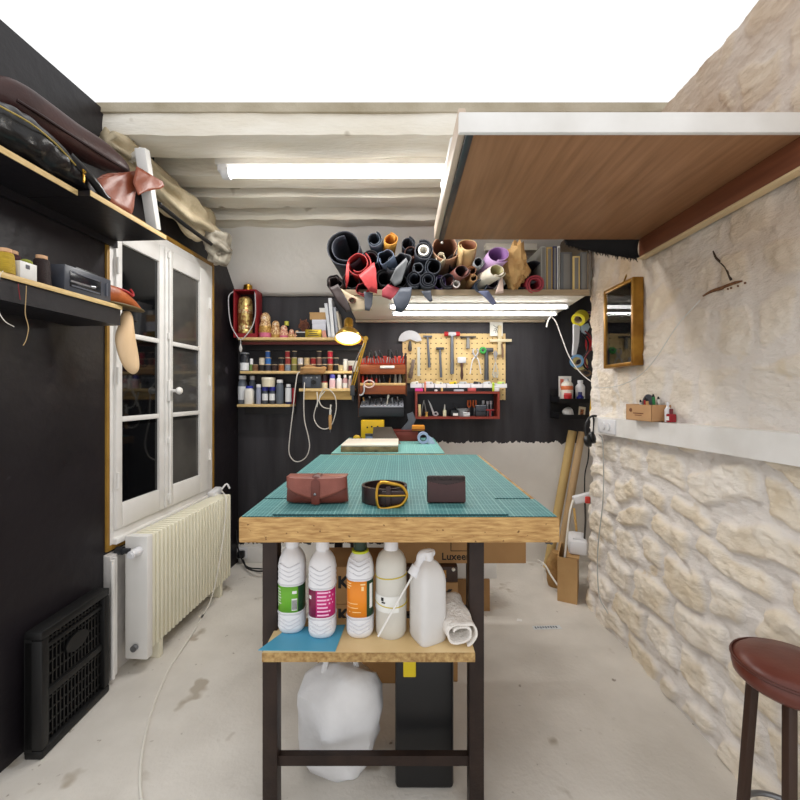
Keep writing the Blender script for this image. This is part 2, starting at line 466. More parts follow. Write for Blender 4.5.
    g.tube([W(713, 251), W(716, 258), W(722, 264), W(727, 271), W(731, 280)], lambda t: .0018 + .0022 * abs(math.sin(t * 5)), seg=5)
    g.build('crack', mat('crack_dark', (70, 52, 36), .9, col2=(40, 30, 24), scale=40), o)
    g = G(); g.tube([W(703, 296), W(712, 291), W(724, 287), W(734, 283), W(742, 281)], lambda t: .0025 + .0045 * math.sin(t * PI), seg=5)
    for a, b_ in ((731, 288), (738, 286), (745, 283), (728, 289)): g.ball(W(a, b_), .0035, seg=6)
    g.build('crack', mat('rust_stain', (128, 88, 52), .9, col2=(90, 50, 30), scale=60), o)
    return o
stone_wall()
g = G(); g.box2((1.62, 2.3, 0), (1.7, 3.0, 2.47)); struct(g.build('wall_recess', mat('recess_white', (226, 222, 216), .6, var=.06)))

# white cable trunking along the stone wall
g = G(); g.prism([(1.065, .7, 1.060), (1.065, 2.235, 1.031), (1.065, 2.235, 1.118), (1.065, .7, 1.147)], (0, 0, 0), (.07, 0, 0)); led = g.build('trim_3', WHITEP); struct(led)
g = G(); g.box2((1.058, 1.97, 1.043), (1.067, 2.14, 1.116), .004); g.build('cover_plate', WHITEPL, led)
for yy in (2.03, 2.08):
    g = G(); g.cyl((1.052, yy, 1.08), (1.060, yy, 1.08), .019, seg=18); g.build('socket', C(224, 224, 226, .4), led)
# ================================================================== OVERHEAD LOFT
loft = thing('overhead_board', 'wood-veneer board on the stone wall overhead with a brown skirting strip', 'shelf', (1.1, 1.43, 1.94))
VEN = mat('walnut_veneer', (160, 116, 82), .45, col2=(134, 94, 62), scale=5, stretch=(9, .6, 9), bump=.05, detail=6)
VEN2 = mat('walnut_dark', (118, 68, 44), .45, col2=(98, 54, 34), scale=5, stretch=(9, .6, 9), detail=6)
ALU = mat('grey_aluminium', (92, 92, 96), .35, metal=.8, var=.2)
def rel(o, a): return Vector(a) - o.location
g = G(); g.box2(rel(loft, (.19, 1.065, 1.94)), rel(loft, (1.10, 1.80, 1.968)), .002); g.build('board', VEN, loft)
g = G(); g.box2(rel(loft, (1.075, 1.065, 1.857)), rel(loft, (1.10, 1.80, 1.94)), .002); g.build('skirting_strip', VEN2, loft)
g = G(); g.box2(rel(loft, (1.070, 1.065, 1.850)), rel(loft, (1.104, 1.80, 1.858)), .001); g.build('pale_edge', C(206, 180, 140), loft)
g = G(); g.box2(rel(loft, (.176, 1.065, 1.936)), rel(loft, (.196, 1.81, 1.972)), .002); g.build('metal_rail', ALU, loft)
g = G(); g.box2(rel(loft, (.155, 1.065, 1.945)), rel(loft, (.176, 1.81, 2.01)), .004); g.build('side_panel', C(206, 186, 166), loft)
g = G(); g.box2(rel(loft, (.155, 1.052, 1.936)), rel(loft, (1.10, 1.066, 1.990)), .003); g.build('front_edge', WHITEP, loft)
g = G(); g.box2((.22, 1.42, 1.9685), (.50, 1.75, 2.15), .01); g.box2((.18,1.44,2.145),(.52,1.77,2.175),.008); bxw = tag(g.build('storage_box', WHITEP), 'white lidded box lying on top of the overhead board', 'box')
# black fur hanging over the far edge
g = G(); rnd = random.Random(3)
a, b = P(566, 241, 1.84), P(640, 241, 1.84)
def fur(u, v):
    p = a.lerp(b, u); drop = .085 * (u ** .6) * (1 if u < .95 else .9)
    return p + Vector((0, .02 * math.sin(v * 3), .02 - (drop + .02) * v))
g.grid(30, 8, fur)
for k in range(420):
    u = rnd.random(); v = rnd.uniform(.55, 1)
    p = Vector(fur(u, v)); q = p + Vector((rnd.uniform(-.012, .012), rnd.uniform(-.012, .004), -rnd.uniform(.008, .022)))
    x = Vector((.0012, 0, 0)); f = g.bm.faces.new([g.bm.verts.new(p - x), g.bm.verts.new(p + x), g.bm.verts.new(q)])
tag(g.build('fur_pelt', mat('black_fur', (22, 20, 20), .9, var=.4), solid=.002), 'black fur pelt hanging below the far edge of the overhead board', 'fur')

# ================================================================== CEILING LIGHT
cl = thing('tube_light', 'long white fluorescent tube light fixed under the ceiling beams', 'light', (-.33, 1.99, 2.372))
TUBE = mat('lit_tube', (255, 252, 246), .4, var=0, emis=6)
g = G(); g.box2((-.58, -.03, .0), (.62, .03, .045), .006); g.build('housing', WHITEP, cl)
g = G(); g.cyl((-.515, 0, -.026), (.62, 0, -.026), .023, seg=16); g.build('tube', TUBE, cl)
for s in (-1, 1):
    g = G(); g.cyl((-.55 if s < 0 else .615, 0, -.028), (-.515 if s < 0 else .65, 0, -.028), .031, seg=16); g.box((-.545 if s < 0 else .635, 0, -.005), (.05, .055, .05), bev=.008); g.build('end_cap', WHITEPL, cl)
pl = G(); p0 = P(442, 175, 1.95); pl.tube([p0, p0 + Vector((0, 0, -.16)), p0 + Vector((0, 0, -.32))], .0018, seg=5); pl.ball(p0 + Vector((0, 0, -.33)), .006, seg=8)
tag(pl.build('pull_cord', CREAM), 'thin pull cord hanging from the ceiling light beside the overhead board', 'cord')

# ================================================================== WORKBENCH
wb = thing('workbench', 'front workbench with thick chipboard top on dark steel legs', 'table', (0, 1.57, 0))
OSB = mat('chipboard_edge', (212, 172, 112), .7, col2=(158, 116, 66), scale=34, stretch=(.6, 1, 4), bump=.5, bscale=60, detail=8)
speck(OSB, (110, 76, 40), 70, .66)
RUST = mat('dark_brown_steel', (52, 38, 32), .5, metal=.3, col2=(34, 24, 21), scale=12, bump=.1)
g = G(); g.box2((-.42, -.53, .860), (.416, .53, .925), .004); g.build('tabletop', OSB, wb)
g = G(); g.box2((-.38, -.40, .825), (.30, -.36, .86)); g.box2((-.40, -.38, .825), (-.36, .44, .86)); g.build('apron_frame', RUST, wb)
for x, y in ((-.384, -.37), (.226, -.37), (-.384, .46), (.36, .46)):
    g = G(); g.box2((x - .022, y - .022, 0), (x + .022, y + .022, .86), .003); g.build('leg', RUST, wb)
g = G(); g.box2((-.372, -.49, .524), (.2025, -.325, .550), .002)
sh = g.build('lower_shelf', mat('shelf_chip', (232, 206, 158), .6, col2=(214, 184, 132), scale=8, bump=.1), wb)
g = G(); g.box2((-.372, -.4925, .525), (.2025, -.490, .549)); g.build('shelf_edge', mat('raw_chip', (190, 158, 104), .8, col2=(140, 106, 62), scale=90, bump=.4, bscale=160), sh)
g = G(); g.box2((-.384, -.38, .14), (.226, -.36, .17)); g.build('stretcher', RUST, wb)
g = G(); g.box2((-.384, .45, .14), (.36, .47, .17)); g.build('stretcher', RUST, wb)

w2 = thing('workbench', 'second workbench behind the front one, against the black wall', 'table', (-.063, 2.5, 0))
g = G(); g.box2((-.305, -.385, .875), (.305, .42, .925), .003); g.build('tabletop', OSB, w2)
for x in (-.27, .27):
    for y in (-.33, .36):
        g = G(); g.box2((x - .02, y - .02, 0), (x + .02, y + .02, .875), .003); g.build('leg', RUST, w2)

# cutting mats with a printed centimetre grid
def mat_grid(name, base, line):
    m = mat(name, base, .5, col2=tuple(int(v * .9) for v in base), scale=3, detail=8)
    nt = m.node_tree; N = nt.nodes; L = nt.links; b = N['Principled BSDF']
    old = b.inputs['Base Color'].links[0].from_socket
    tc = N.new('ShaderNodeTexCoord'); sp = N.new('ShaderNodeSeparateXYZ'); L.new(tc.outputs['Object'], sp.inputs[0])
    outs = []
    for ax, per, th in (('X', .01, .16), ('Y', .01, .16), ('X', .05, .07), ('Y', .05, .07)):
        a = N.new('ShaderNodeMath'); a.operation = 'DIVIDE'; a.inputs[1].default_value = per; L.new(sp.outputs[ax], a.inputs[0])
        f = N.new('ShaderNodeMath'); f.operation = 'FRACT'; L.new(a.outputs[0], f.inputs[0])
        l = N.new('ShaderNodeMath'); l.operation = 'LESS_THAN'; l.inputs[1].default_value = th; L.new(f.outputs[0], l.inputs[0])
        outs.append(l.outputs[0])
    acc = outs[0]
    for o2 in outs[1:]:
        x = N.new('ShaderNodeMath'); x.operation = 'MAXIMUM'; L.new(acc, x.inputs[0]); L.new(o2, x.inputs[1]); acc = x.outputs[0]
    k = N.new('ShaderNodeMath'); k.operation = 'MULTIPLY'; k.inputs[1].default_value = .55; L.new(acc, k.inputs[0])
    mx = N.new('ShaderNodeMix'); mx.data_type = 'RGBA'; L.new(k.outputs[0], mx.inputs['Factor']); L.new(old, mx.inputs['A']); mx.inputs['B'].default_value = lin(line)
    L.new(mx.outputs['Result'], b.inputs['Base Color'])
    return m
MG = mat_grid('teal_mat', (58, 124, 126), (150, 196, 192))
MG2 = mat_grid('teal_mat_lit', (104, 168, 164), (170, 214, 206))  # same teal mat, lightened to paint in the light at the back
MGE = C(22, 52, 56, .6)
def cmat(a, b, z, th, m, label):
    t = thing('cutting_mat', label, 'cutting mat', ((a[0] + b[0]) / 2, (a[1] + b[1]) / 2, z))
    hx, hy = (b[0] - a[0]) / 2, (b[1] - a[1]) / 2
    g = G(); g.box2((-hx, -hy, 0), (hx, hy, th * .6)); g.build('dark_core', MGE, t)
    g = G(); g.box2((-hx, -hy, th * .6), (hx, hy, th)); g.build('printed_face', m, t)
    return t
cmat((-.414, 1.222), (.398, 2.085), .9252, .0040, MG, 'large teal cutting mat covering most of the front workbench')
cmat((-.414, 1.046), (.41, 1.216), .9252, .0026, MG, 'teal cutting mat along the front edge of the workbench, under the narrow one')
cmat((-.335, 1.05), (.285, 1.32), .9294, .0036, MG, 'narrow teal cutting mat under the leather goods at the front')
cmat((-.366, 2.122), (.238, 2.88), .9252, .0050, MG2, 'teal cutting mat on the second workbench, light painted into its colour')

# ---- leather goods
LBROWN = mat('chestnut_leather', (116, 56, 44), .4, col2=(94, 42, 32), scale=16, bump=.12, bscale=200)
DBROWN = mat('dark_brown_leather', (50, 28, 26), .38, col2=(36, 20, 19), scale=14, bump=.1, bscale=220)
ZT = .9335
gc = thing('glasses_case', 'reddish brown leather glasses case with pointed flap and strap', 'case', (XF(315.8, 1.13), 1.158, ZT))
def case_body():
    g = G(); rr = []
    for i in range(21):
        u = -1 + 2 * i / 20
        w = .0885 * u
        k = max(.05, (1 - abs(u) ** 5))
        ring = []
        for j in range(20):
            t = 2 * PI * j / 20
            yy = math.cos(t); zz = math.sin(t)
            yy = math.copysign(abs(yy) ** .6, yy); zz = math.copysign(abs(zz) ** .6, zz)
            ring.append((w * (1 + .03 * (-zz)), yy * (.010 + .018 * k) , .039 + zz * (.036 + .003 * k)))
        rr.append(ring)
    return g.rings(rr)
case_body().build('body', LBROWN, gc); gc.scale = (.97, 1, .98)
g = G()
def flap(u, v):
    x = (-1 + 2 * u) * .088
    low = .048 - .034 * (1 - abs(x) / .088) ** .8
    low = max(low, .018)
    if v < .35:
        a = v / .35
        return (x, .022 - .048 * a, .0795 - .0005 * math.sin(a * PI))
    a = (v - .35) / .65
    k = (1 - abs(x / .088) ** 5)
    return (x, -.0135 - .0175 * max(.0, k) - .001, .0795 - (.0795 - low) * a)
g.grid(41, 14, flap); g.build('flap', mat('chestnut_flap', (146, 82, 68), .42, col2=(126, 66, 54), scale=16, bump=.12, bscale=200), gc, solid=.0025, offset=0)
g = G(); g.tube([(0, .024, .078), (0, .0, .083), (0, -.026, .079), (0, -.036, .06), (0, -.036, .03), (0, -.033, .004)], .004, seg=4)
for v in g.bm.verts: v.co.x *= 3.0
st = g.build('strap', LBROWN, gc)
g = G(); g.ball((0, -.041, .034), (.004, .003, .004), seg=10); g.build('rivet', STEEL, st)

bl = thing('belt', 'coiled dark brown leather belt with brass buckle', 'belt', (XF(384.5, 1.15), 1.178, ZT))
g = G()
N_ = 90
def spiral(i):
    t = i / N_; a = -PI / 2 + .2 - t * 2 * PI * 2.2; r = .066 - .010 * t
    return Vector((math.cos(a) * r, math.sin(a) * r * .92, 0))
rr = []
for i in range(N_ + 1):
    p = spiral(i); nrm = Vector((p.x, p.y, 0)).normalized()
    rr.append([p - nrm * .0015 + Vector((0, 0, .001)), p + nrm * .0015 + Vector((0, 0, .001)), p + nrm * .0015 + Vector((0, 0, .041)), p - nrm * .0015 + Vector((0, 0, .041))])
g.rings(rr); g.build('strap', DBROWN, bl)
g = G(); g.box((.024, -.0685, .021), (.06, .004, .036), bev=.003); g.build('belt_tip', DBROWN, bl)
g = G(); path = [(-.014, -.075, -.004), (-.014, -.075, .05), (.028, -.075, .05), (.050, -.073, .043), (.062, -.071, .023), (.050, -.073, .003), (.028, -.075, -.004)]
path = [Vector((p[0], p[1], p[2] + .0065)) for p in path]
g.tube(path, .0042, seg=8, n=5, closed=True); bk = g.build('buckle', BRASS, bl)
g = G(); g.tube([(-.014, -.0785, .030), (.02, -.082, .030), (.058, -.078, .030)], .0025, seg=6); g.build('prong', BRASS, bk)
g = G(); g.box((.012, -.079, .0295), (.013, .004, .044), bev=.002); g.build('keeper_loop', DBROWN, bl); bl.scale = (1.03, 1.03, 1.16)

ch = thing('card_holder', 'small dark brown card holder standing upright on the mat', 'wallet', (XF(446.5, 1.15), 1.152, ZT), (R(-6), 0, 0))
g = G(); g.box((0, 0, .039), (.112, .012, .078), bev=.006); g.build('body', DBROWN, ch)
g = G(); poly = []
for k in range(13):
    u = -1 + 2 * k / 12; poly.append((.054 * u, -.0062, .052 + .010 * abs(u) ** 1.2))
poly += [(.054, -.0062, .004), (-.054, -.0062, .004)]
g.prism(poly, (0, 0, 0), (0, -.0022, 0)); g.build('pocket', mat('wine_leather', (72, 38, 37), .35, col2=(56, 29, 28), scale=12, bump=.05, bscale=240), ch)
g = G(); g.box((0, -.0072, .0705), (.104, .002, .010), bev=.001); g.build('textured_trim', mat('croc_leather', (46, 28, 24), .4, col2=(24, 14, 12), scale=120, bump=.6, bscale=140), ch)

# ---- bottles on the lower shelf
SZ = .5505
LIDW = WHITEPL
def ridge_bottle(px, basey, label, mats, capm, lab_z, H=.272, r=.0395, ring=None):
    df = (CZ - SZ) * F / (basey - HY)
    t = thing('detergent_bottle', label, 'bottle', (XF(px, df + .03), df + r, SZ))
    pr = [(.001, .001), (r * .8, 0), (r * .93, .006), (r, .016)]
    z = .016
    lo, hi = lab_z
    n = 5
    for k in range(n):
        zz = .02 + (lo - .03) * k / n; pr += [(r, zz), (r * .955, zz + (lo - .03) / n * .5)]
    pr += [(r, lo - .008), (r * .955, lo - .004), (r * .955, hi + .004), (r, hi + .008)]
    sh_ = H - .075
    for k in range(3):
        zz = hi + .010 + (sh_ - hi - .02) * k / 3; pr += [(r, zz), (r * .965, zz + .006)]
    pr += [(r, sh_ - .008), (r * .97, sh_), (r * .90, sh_ + .014), (r * .74, sh_ + .028), (r * .55, sh_ + .038), (r * .42, sh_ + .044), (r * .40, H - .02), (.001, H - .02)]
    g = G(); g.lathe(pr, 32, sq=2.6); g.build('body', WHITEPL, t, sharp=60)
    g = G(); g.lathe([(.001, H - .03), (r * .47, H - .03), (r * .50, H - .026), (r * .47, H - .002), (r * .42, H), (.001, H)], 24); g.build('cap', capm, t)
    if ring:
        g = G(); g.lathe([(r * .3, H - .036), (r * .62, H - .036), (r * .62, H - .030), (r * .3, H - .030)], 24); g.build('cap_ring', ring, t)
    g = G(); rq = r * .985
    def PT(a, z):
        c, s = math.sin(R(a)), -math.cos(R(a)); k = (1 / (abs(c) ** 2.6 + abs(s) ** 2.6)) ** (1 / 2.6); return (c * rq * k, s * rq * k, z)
    for zs in ([hi + .022 + .013 * k for k in range(4)], [.022 + .011 * k for k in range(3)]):
        g = G()
        for zc in zs: g.tube([PT(-44, zc + .005), PT(-22, zc), PT(0, zc - .006), PT(22, zc), PT(44, zc + .005)], .0016, seg=6, n=3)
        g.build('moulded_ribs', mat('moulded_rib', (206, 206, 212), .4, var=.04), t)
    for zc in (hi + .006, lo - .006):
        g = G(); g.tube([PT(a, zc) for a in range(0, 360, 15)], .0018, seg=6, n=2, closed=True); g.build('moulded_ring', MATS['moulded_rib'], t)
    # label wraps the front: arcs of colour
    for a0, a1, m in mats:
        g = G(); rr = r * .962
        def f(u, v):
            a = R(a0 + (a1 - a0) * u); c, s = math.sin(a), -math.cos(a)
            k = (1 / (abs(c) ** 2.6 + abs(s) ** 2.6)) ** (1 / 2.6)
            return (c * rr * k, s * rr * k, lo + (hi - lo) * v)
        g.grid(14, 3, f); g.build('label', m, t, solid=.0006, offset=1)
    return t, r, lo, hi
def marks(t, r, items, m, name='print'):          # small printed bars laid on the label's curve: (angle0, angle1, z0, z1)
    g = G(); rr = r * .962 + .0009
    for a0, a1, z0_, z1_ in items:
        def f(u, v):
            a = R(a0 + (a1 - a0) * u); c, s = math.sin(a), -math.cos(a)
            k = (1 / (abs(c) ** 2.6 + abs(s) ** 2.6)) ** (1 / 2.6)
            return (c * rr * k, s * rr * k, z0_ + (z1_ - z0_) * v)
        g.grid(5, 2, f)
    return g.build(name, m, t)
GREEN = C(104, 172, 40, .45); DGREEN = C(22, 64, 34, .45); PINK = C(196, 36, 116, .45); DPINK = C(120, 18, 62, .45); ORANGE = C(236, 140, 30, .45); LWHITE = C(236, 236, 232, .5)
rr_ = random.Random(5)
t, r, lo, hi = ridge_bottle(291.5, 636, 'white bottle with green label, left end of the shelf', [(-75, 38, GREEN), (38, 90, DGREEN)], LIDW, (.064, .138))
marks(t, r, [(-62, -62 + rr_.uniform(14, 30), .128 - k * .008, .131 - k * .008) for k in range(7)], LWHITE)
marks(t, r, [(12, 34, .070, .104), (14, 32, .118, .126)], LWHITE, 'barcode_panel')
marks(t, r * 1.012, [(13.5 + k * 2.6, 14.8 + k * 2.6, .072, .100) for k in range(8)], INK, 'barcode')
t, r, lo, hi = ridge_bottle(322, 641, 'white bottle with magenta label on the blue sheet', [(-80, -18, DPINK), (-18, 80, PINK)], LIDW, (.062, .138))
marks(t, r, [(-12, -12 + rr_.uniform(40, 70), .130 - k * .0105, .1345 - k * .0105) for k in range(7)], C(246, 190, 220, .5))
marks(t, r, [(-52, -38, .112, .122)], LWHITE, 'emblem')
t, r, lo, hi = ridge_bottle(360, 640, 'white bottle with orange label and dark green cap', [(-80, 32, ORANGE), (32, 80, DGREEN)], C(24, 46, 26, .4), (.062, .164), ring=C(190, 200, 40, .4))
marks(t, r, [(-60, -60 + rr_.uniform(20, 34), .156 - k * .007, .159 - k * .007) for k in range(3)], C(252, 214, 150, .5))
marks(t, r, [(6, 26, .154, .158), (10, 20, .138, .150)], C(252, 214, 150, .5))
marks(t, r, [(-58, -10 + rr_.uniform(0, 20), .10 - k * .012, .102 - k * .012) for k in range(3)], C(252, 214, 150, .5))
marks(t, r, [(44, 62, .085, .155)], LWHITE, 'side_panel')

TRANS = mat('milky_plastic', (226, 224, 218), .3, var=.04, trans=.35, ior=1.3)
MILK2 = mat('milky_plastic_full', (222, 219, 210), .35, var=.08, trans=.12, ior=1.2)
df = .7 * 400 / 248
tb = thing('solvent_bottle', 'tall translucent round bottle with white label and yellow rubber bands', 'bottle', (XF(391, df + .03), df + .044, SZ))
r = .045
g = G(); g.lathe([(.001, .001), (r * .9, 0), (r, .01), (r, .195), (r * .96, .212), (r * .8, .228), (r * .55, .240), (r * .36, .245), (r * .36, .262), (.001, .262)], 32); g.build('body', MILK2, tb)
g = G(); g.lathe([(.001, .243), (r * .46, .243), (r * .46, .268), (r * .42, .271), (.001, .271)], 24); g.build('cap', WHITEPL, tb)
for z in (.172, .096):
    g = G(); g.tube([(math.cos(a) * (r + .0005), math.sin(a) * (r + .0005), z + .004 * math.cos(a + z * 40)) for a in [2 * PI * k / 16 for k in range(16)]], .0018, seg=6, n=3, closed=True); g.build('rubber_band', C(206, 186, 70, .5), tb)
g = G(); g.grid(14, 2, lambda u, v: (math.sin(R(-80 + 110 * u)) * (r + .0012), -math.cos(R(-80 + 110 * u)) * (r + .0012), .078 + .046 * v)); lb = g.build('label', LWHITE, tb)
g = G()
for a, z, w, h in ((-36, .110, 10, .010), (-34, .104, 14, .004)): g.grid(4, 2, lambda u, v: (math.sin(R(a + w * u)) * (r + .002), -math.cos(R(a + w * u)) * (r + .002), z + h * v))
g.build('pictogram', INK, lb)

df = .7 * 400 / 254
jb = thing('solvent_bottle', 'square translucent bottle standing right of the round one', 'bottle', (XF(428, df + .03), df + .045, SZ), (0, 0, R(28)))
g = G(); g.lathe([(.001, .001), (.040, 0), (.043, .008), (.043, .165), (.041, .182), (.034, .202), (.024, .217), (.014, .224), (.014, .236), (.001, .236)], 40, sq=5); g.build('body', mat('milky_jug', (234, 232, 230), .32, var=.06, trans=.2, ior=1.2), jb)
g = G(); g.lathe([(.001, .222), (.0165, .222), (.0165, .245), (.015, .248), (.001, .248)], 24); g.build('cap', WHITEPL, jb)

# spray head with its dip tube leaning between the two bottles
sp = thing('spray_nozzle', 'white spray trigger head with dip tube leaning against the bottles', 'sprayer', P(378, 638, 1.095))
b0 = Vector((0, 0, .004)); b1 = P(413.5, 574, 1.135) - sp.location
ax = (b1 - b0).normalized()
g = G(); g.cyl(b0, b1, .0028, seg=8); g.build('dip_tube', C(232, 230, 226, .4), sp)
g = G(); g.cyl(b1 - ax * .004, b1 + ax * .022, .017, .017, seg=18); g.build('screw_cap', WHITEPL, sp)
g = G(); g.tube([b1 + ax * .02, b1 + ax * .036, b1 + ax * .052 + Vector((-.004, 0, .006)), b1 + ax * .056 + Vector((.012, .0, .010)), b1 + ax * .056 + Vector((.026, .01, .006))], lambda t: .014 - .003 * t, seg=14); g.build('head', WHITEPL, sp)

# rolled towel
tw = thing('hand_towel', 'folded white cloth towel on the right end of the lower shelf', 'towel', (XF(459, 1.13), 1.095, SZ))
g = G(); rnd = random.Random(2)
def towel(u, v):
    s = u * 2 * PI * 1.6
    k = 1 - .52 * u
    cx, cz = .0, .036
    a = s - 1.2
    sq = (1 / (abs(math.cos(a)) ** 3 + abs(math.sin(a)) ** 3)) ** (1 / 3)
    x = math.cos(a) * .046 * k * sq; z = cz + math.sin(a) * .030 * k * sq + .006 * (1 - k)
    y = .135 * v
    q = noise.noise_vector(Vector((x * 30, y * 22, z * 30 + u)))
    top = 1 + .35 * v
    return (x - .02 * v + q.x * .006, y + q.y * .004 + .006 * math.sin(s), max(.002, z * top + q.z * .005))
g.grid(60, 16, towel); g.build('cloth', mat('terry_cloth', (242, 238, 232), .95, col2=(228, 221, 214), scale=20, bump=.6, bscale=120), tw, solid=.005, offset=0)

bs = G(); p = [(-.385, 1.086), (-.175, 1.082), (-.165, 1.205), (-.33, 1.19)]
bs.prism([(x, y, SZ + .0003) for x, y in p], (0, 0, 0), (0, 0, .0018)); tag(bs.build('plastic_sheet', C(86, 170, 204, .4)), 'light blue plastic sheet under the two left bottles', 'sheet')
for o in bpy.data.objects:
    if o.name.startswith('detergent_bottle') and o.location.x < -.15: o.location.z += .002

# ---- cartons under the bench
def carton(a, b, label, m=KRAFT, texts=(), rot=0):
    c = ((a[0] + b[0]) / 2, (a[1] + b[1]) / 2, a[2]); hx, hy, h = (b[0] - a[0]) / 2, (b[1] - a[1]) / 2, b[2] - a[2]
    t = thing('carton', label, 'box', c, (0, 0, rot))
    g = G(); g.box2((-hx, -hy, 0), (hx, hy, h), .003); g.build('box_body', m, t)
    g = G(); g.box2((-hx - .0006, -hy - .0006, h * .5 - .0), (hx + .0006, hy + .0006, h * .5 + .0012)) if False else g.box2((-.025, -hy + .004, h), (.025, hy - .004, h + .0006)); g.build('packing_tape', C(186, 150, 98, .3), t)
    for s, size, x, z, bold in texts: text('lettering', s, size, INK, t, (x, -hy - .0006, z), bold=bold)
    return t
carton((-.355, 1.72, 0), (.0, 1.95, .198), 'kraft carton on the floor under the bench, bottom of the left stack')
carton((-.35, 1.73, .2), (-.005, 1.95, .335), 'kraft carton marked with a K, middle of the left stack', texts=[('K', .07, -.069, .088, .003)])
carton((-.35, 1.73, .337), (-.005, 1.95, .498), 'kraft carton marked with a K, upper carton of the left stack', texts=[('K', .07, -.069, .092, .003)])
carton((.012, 1.73, 0), (.25, 1.95, .248), 'kraft carton on the floor behind the right leg of the bench')
carton((.012, 1.73, .25), (.25, 1.95, .43), 'kraft carton marked K behind the rolled towel', texts=[('K', .07, .072, .122, .003)])
dk = thing('wooden_box', 'dark wooden box between two cartons under the bench', 'box', (.13, 1.86, .4315))
g = G(); g.box2((-.12, -.13, 0), (.12, .13, .067), .003); g.build('box_body', C(58, 36, 24, .5), dk)
g = G(); g.box((.045, -.131, .036), (.05, .003, .034), bev=.001); g.build('yellow_sticker', C(170, 120, 40, .5), dk)
g = G(); g.ball((.10, -.136, .058), .008, seg=10); g.build('knob', C(230, 226, 214), dk)
carton((-.06, 1.76, .4995), (.555, 1.985, .80), 'large kraft carton with black lettering right under the bench top', texts=[('Luxeen', .044, .0, .030, .0008)])
lc = [o for o in bpy.data.objects if o.name.startswith('carton') and o.get('label', '').startswith('large kraft carton')][0]
g = G(); g.box((.03, -.1132, .056), (.11, .0008, .003)); g.box((-.0235, -.1132, .075), (.003, .0008, .04)); g.box((.0835, -.1132, .075), (.003, .0008, .04)); g.build('printed_frame', INK, lc)
carton((.26, 2.29, 0), (.515, 2.5, .18), 'kraft carton on the floor behind the second bench leg', KRAFT)
carton((.25, 2.30, .182), (.558, 2.48, .285), 'small white carton on top of the floor carton', WHITEP)
pb = thing('plastic_bag', 'crumpled white plastic bag on the floor under the lower shelf', 'bag', (-.20, 1.35, 0))
g = G(); g.ball((0, 0, .17), (.15, .10, .18), 24); g.wob(.035, 9, 3); g.wob(.012, 30, 5)
for v in g.bm.verts: v.co.z = max(v.co.z, .001)
g.build('bag', mat('white_film', (226, 226, 228), .35, var=.1, bump=.3, bscale=30), pb)
g = G(); g.tube([(-.06, 0, .30), (-.03, 0, .40), (.03, 0, .41), (.06, 0, .30)], .010, seg=6); g.build('handle', mat('white_film', (0, 0, 0)), pb)
tc_ = thing('tool_case', 'black tool case with yellow latch on the floor under the lower shelf', 'case', (.05, 1.36, 0))
g = G(); g.box2((-.065, -.10, 0), (.12, .10, .46), .012); g.build('case_body', BLACKPL, tc_)
g = G(); g.box((-.02, -.103, .40), (.04, .012, .08), bev=.003); g.build('latch', C(214, 190, 30, .4), tc_)
g = G(); g.tube([(-.03, 0, .455), (-.03, 0, .49), (.08, 0, .49), (.08, 0, .455)], .008, seg=8, n=4); g.build('handle', BLACKPL, tc_)
# ================================================================== LEFT WALL
def lthing(name, label, cat, u, n, z, group=None, rz=0):
    p = LWV(u, n, z); return thing(name, label, cat, p, (0, 0, LROT + rz), group)
def lsingle(o, label, cat, group=None):
    o.matrix_world = LMAT; return tag(o, label, cat, group)
# upper shelf (two boards on one bracket strip)
us = lthing('wall_shelf', 'upper black wall shelf with raw plywood edge on the left wall', 'shelf', 0, 0, 1.926)
NEAR = 1.86
def board(a, b, n, z0, z1, parent, nm='board'):
    g = G(); g.box2((a, .001, z0), (b, n, z1)); o = g.build(nm, BLACKP, parent)
    g = G(); g.box2((a, n, z0), (b, n + .003, z1), .0008); g.build('plywood_edge', EDGE, o)
    return o
board(U(1.385), NEAR, .205, 0, .019, us); board(U(1.785), U(1.388), .248, 0, .019, us)
g = G(); g.box2((U(1.79), .001, -.03), (NEAR, .02, 0)); g.build('batten', BLACKP, us)
# lower shelf
ls = lthing('wall_shelf', 'lower black wall shelf with plywood edge beside the window', 'shelf', 0, 0, 1.515)
board(U(1.59), NEAR, .20, .062, .078, ls)
g = G(); g.box2((U(1.588), .001, 0), (NEAR, .196, .0615)); g.build('underside_box', BLACKP, ls)
ZL = 1.5935; ZU = 1.9455

# -- lower shelf things
def cone(label, px, py_base, n, h, r, col, grp, name='thread_cone', corem=None):
    d = LD(px, n)
    t = lthing(name, label, 'thread', U(d), n, ZL, grp)
    g = G(); g.lathe([(.001, 0), (r * .98, 0), (r * 1.0, .003), (r * .55, .004), (r * .5, h), (r * .62, h + .002), (r * .62, h + .012), (.001, h + .012)], 20); g.build('core', corem or C(216, 170, 130, .6), t)
    g = G(); g.lathe([(r * .5, .004), (r * .96, .005), (r, .009), (r * .96, h * .5), (r * .86, h - .006), (r * .78, h - .001), (r * .5, h - .001)], 24)
    g.build('thread', mat('thread_%d_%d_%d' % col, col, .6, var=.3, scale=40, stretch=(1, 1, 12), bump=.5, bscale=60), t)
    return t
cone('yellow thread cone at the camera end of the lower shelf', 10, 278, .172, .066, .0215, (200, 166, 44), 'thread cones on the lower left shelf')
cone('maroon thread cone behind the yellow cone', 13.5, 270, .105, .088, .027, (70, 22, 34), 'thread cones on the lower left shelf')
cone('dark violet thread cone half hidden behind the white box', 24, 270, .10, .07, .022, (52, 20, 40), 'thread cones on the lower left shelf')
cone('dark brown thread cone standing alone beside the grey case', 45, 287, .165, .085, .024, (42, 24, 22), 'thread cones on the lower left shelf')
t = lthing('card_box', 'small white open box between the yellow and brown thread cones', 'box', U(LD(26, .172)), .170, ZL)
g = G(); g.box2((-.026, -.024, 0), (.026, .024, .052), .002); g.build('box_body', WHITEP, t)
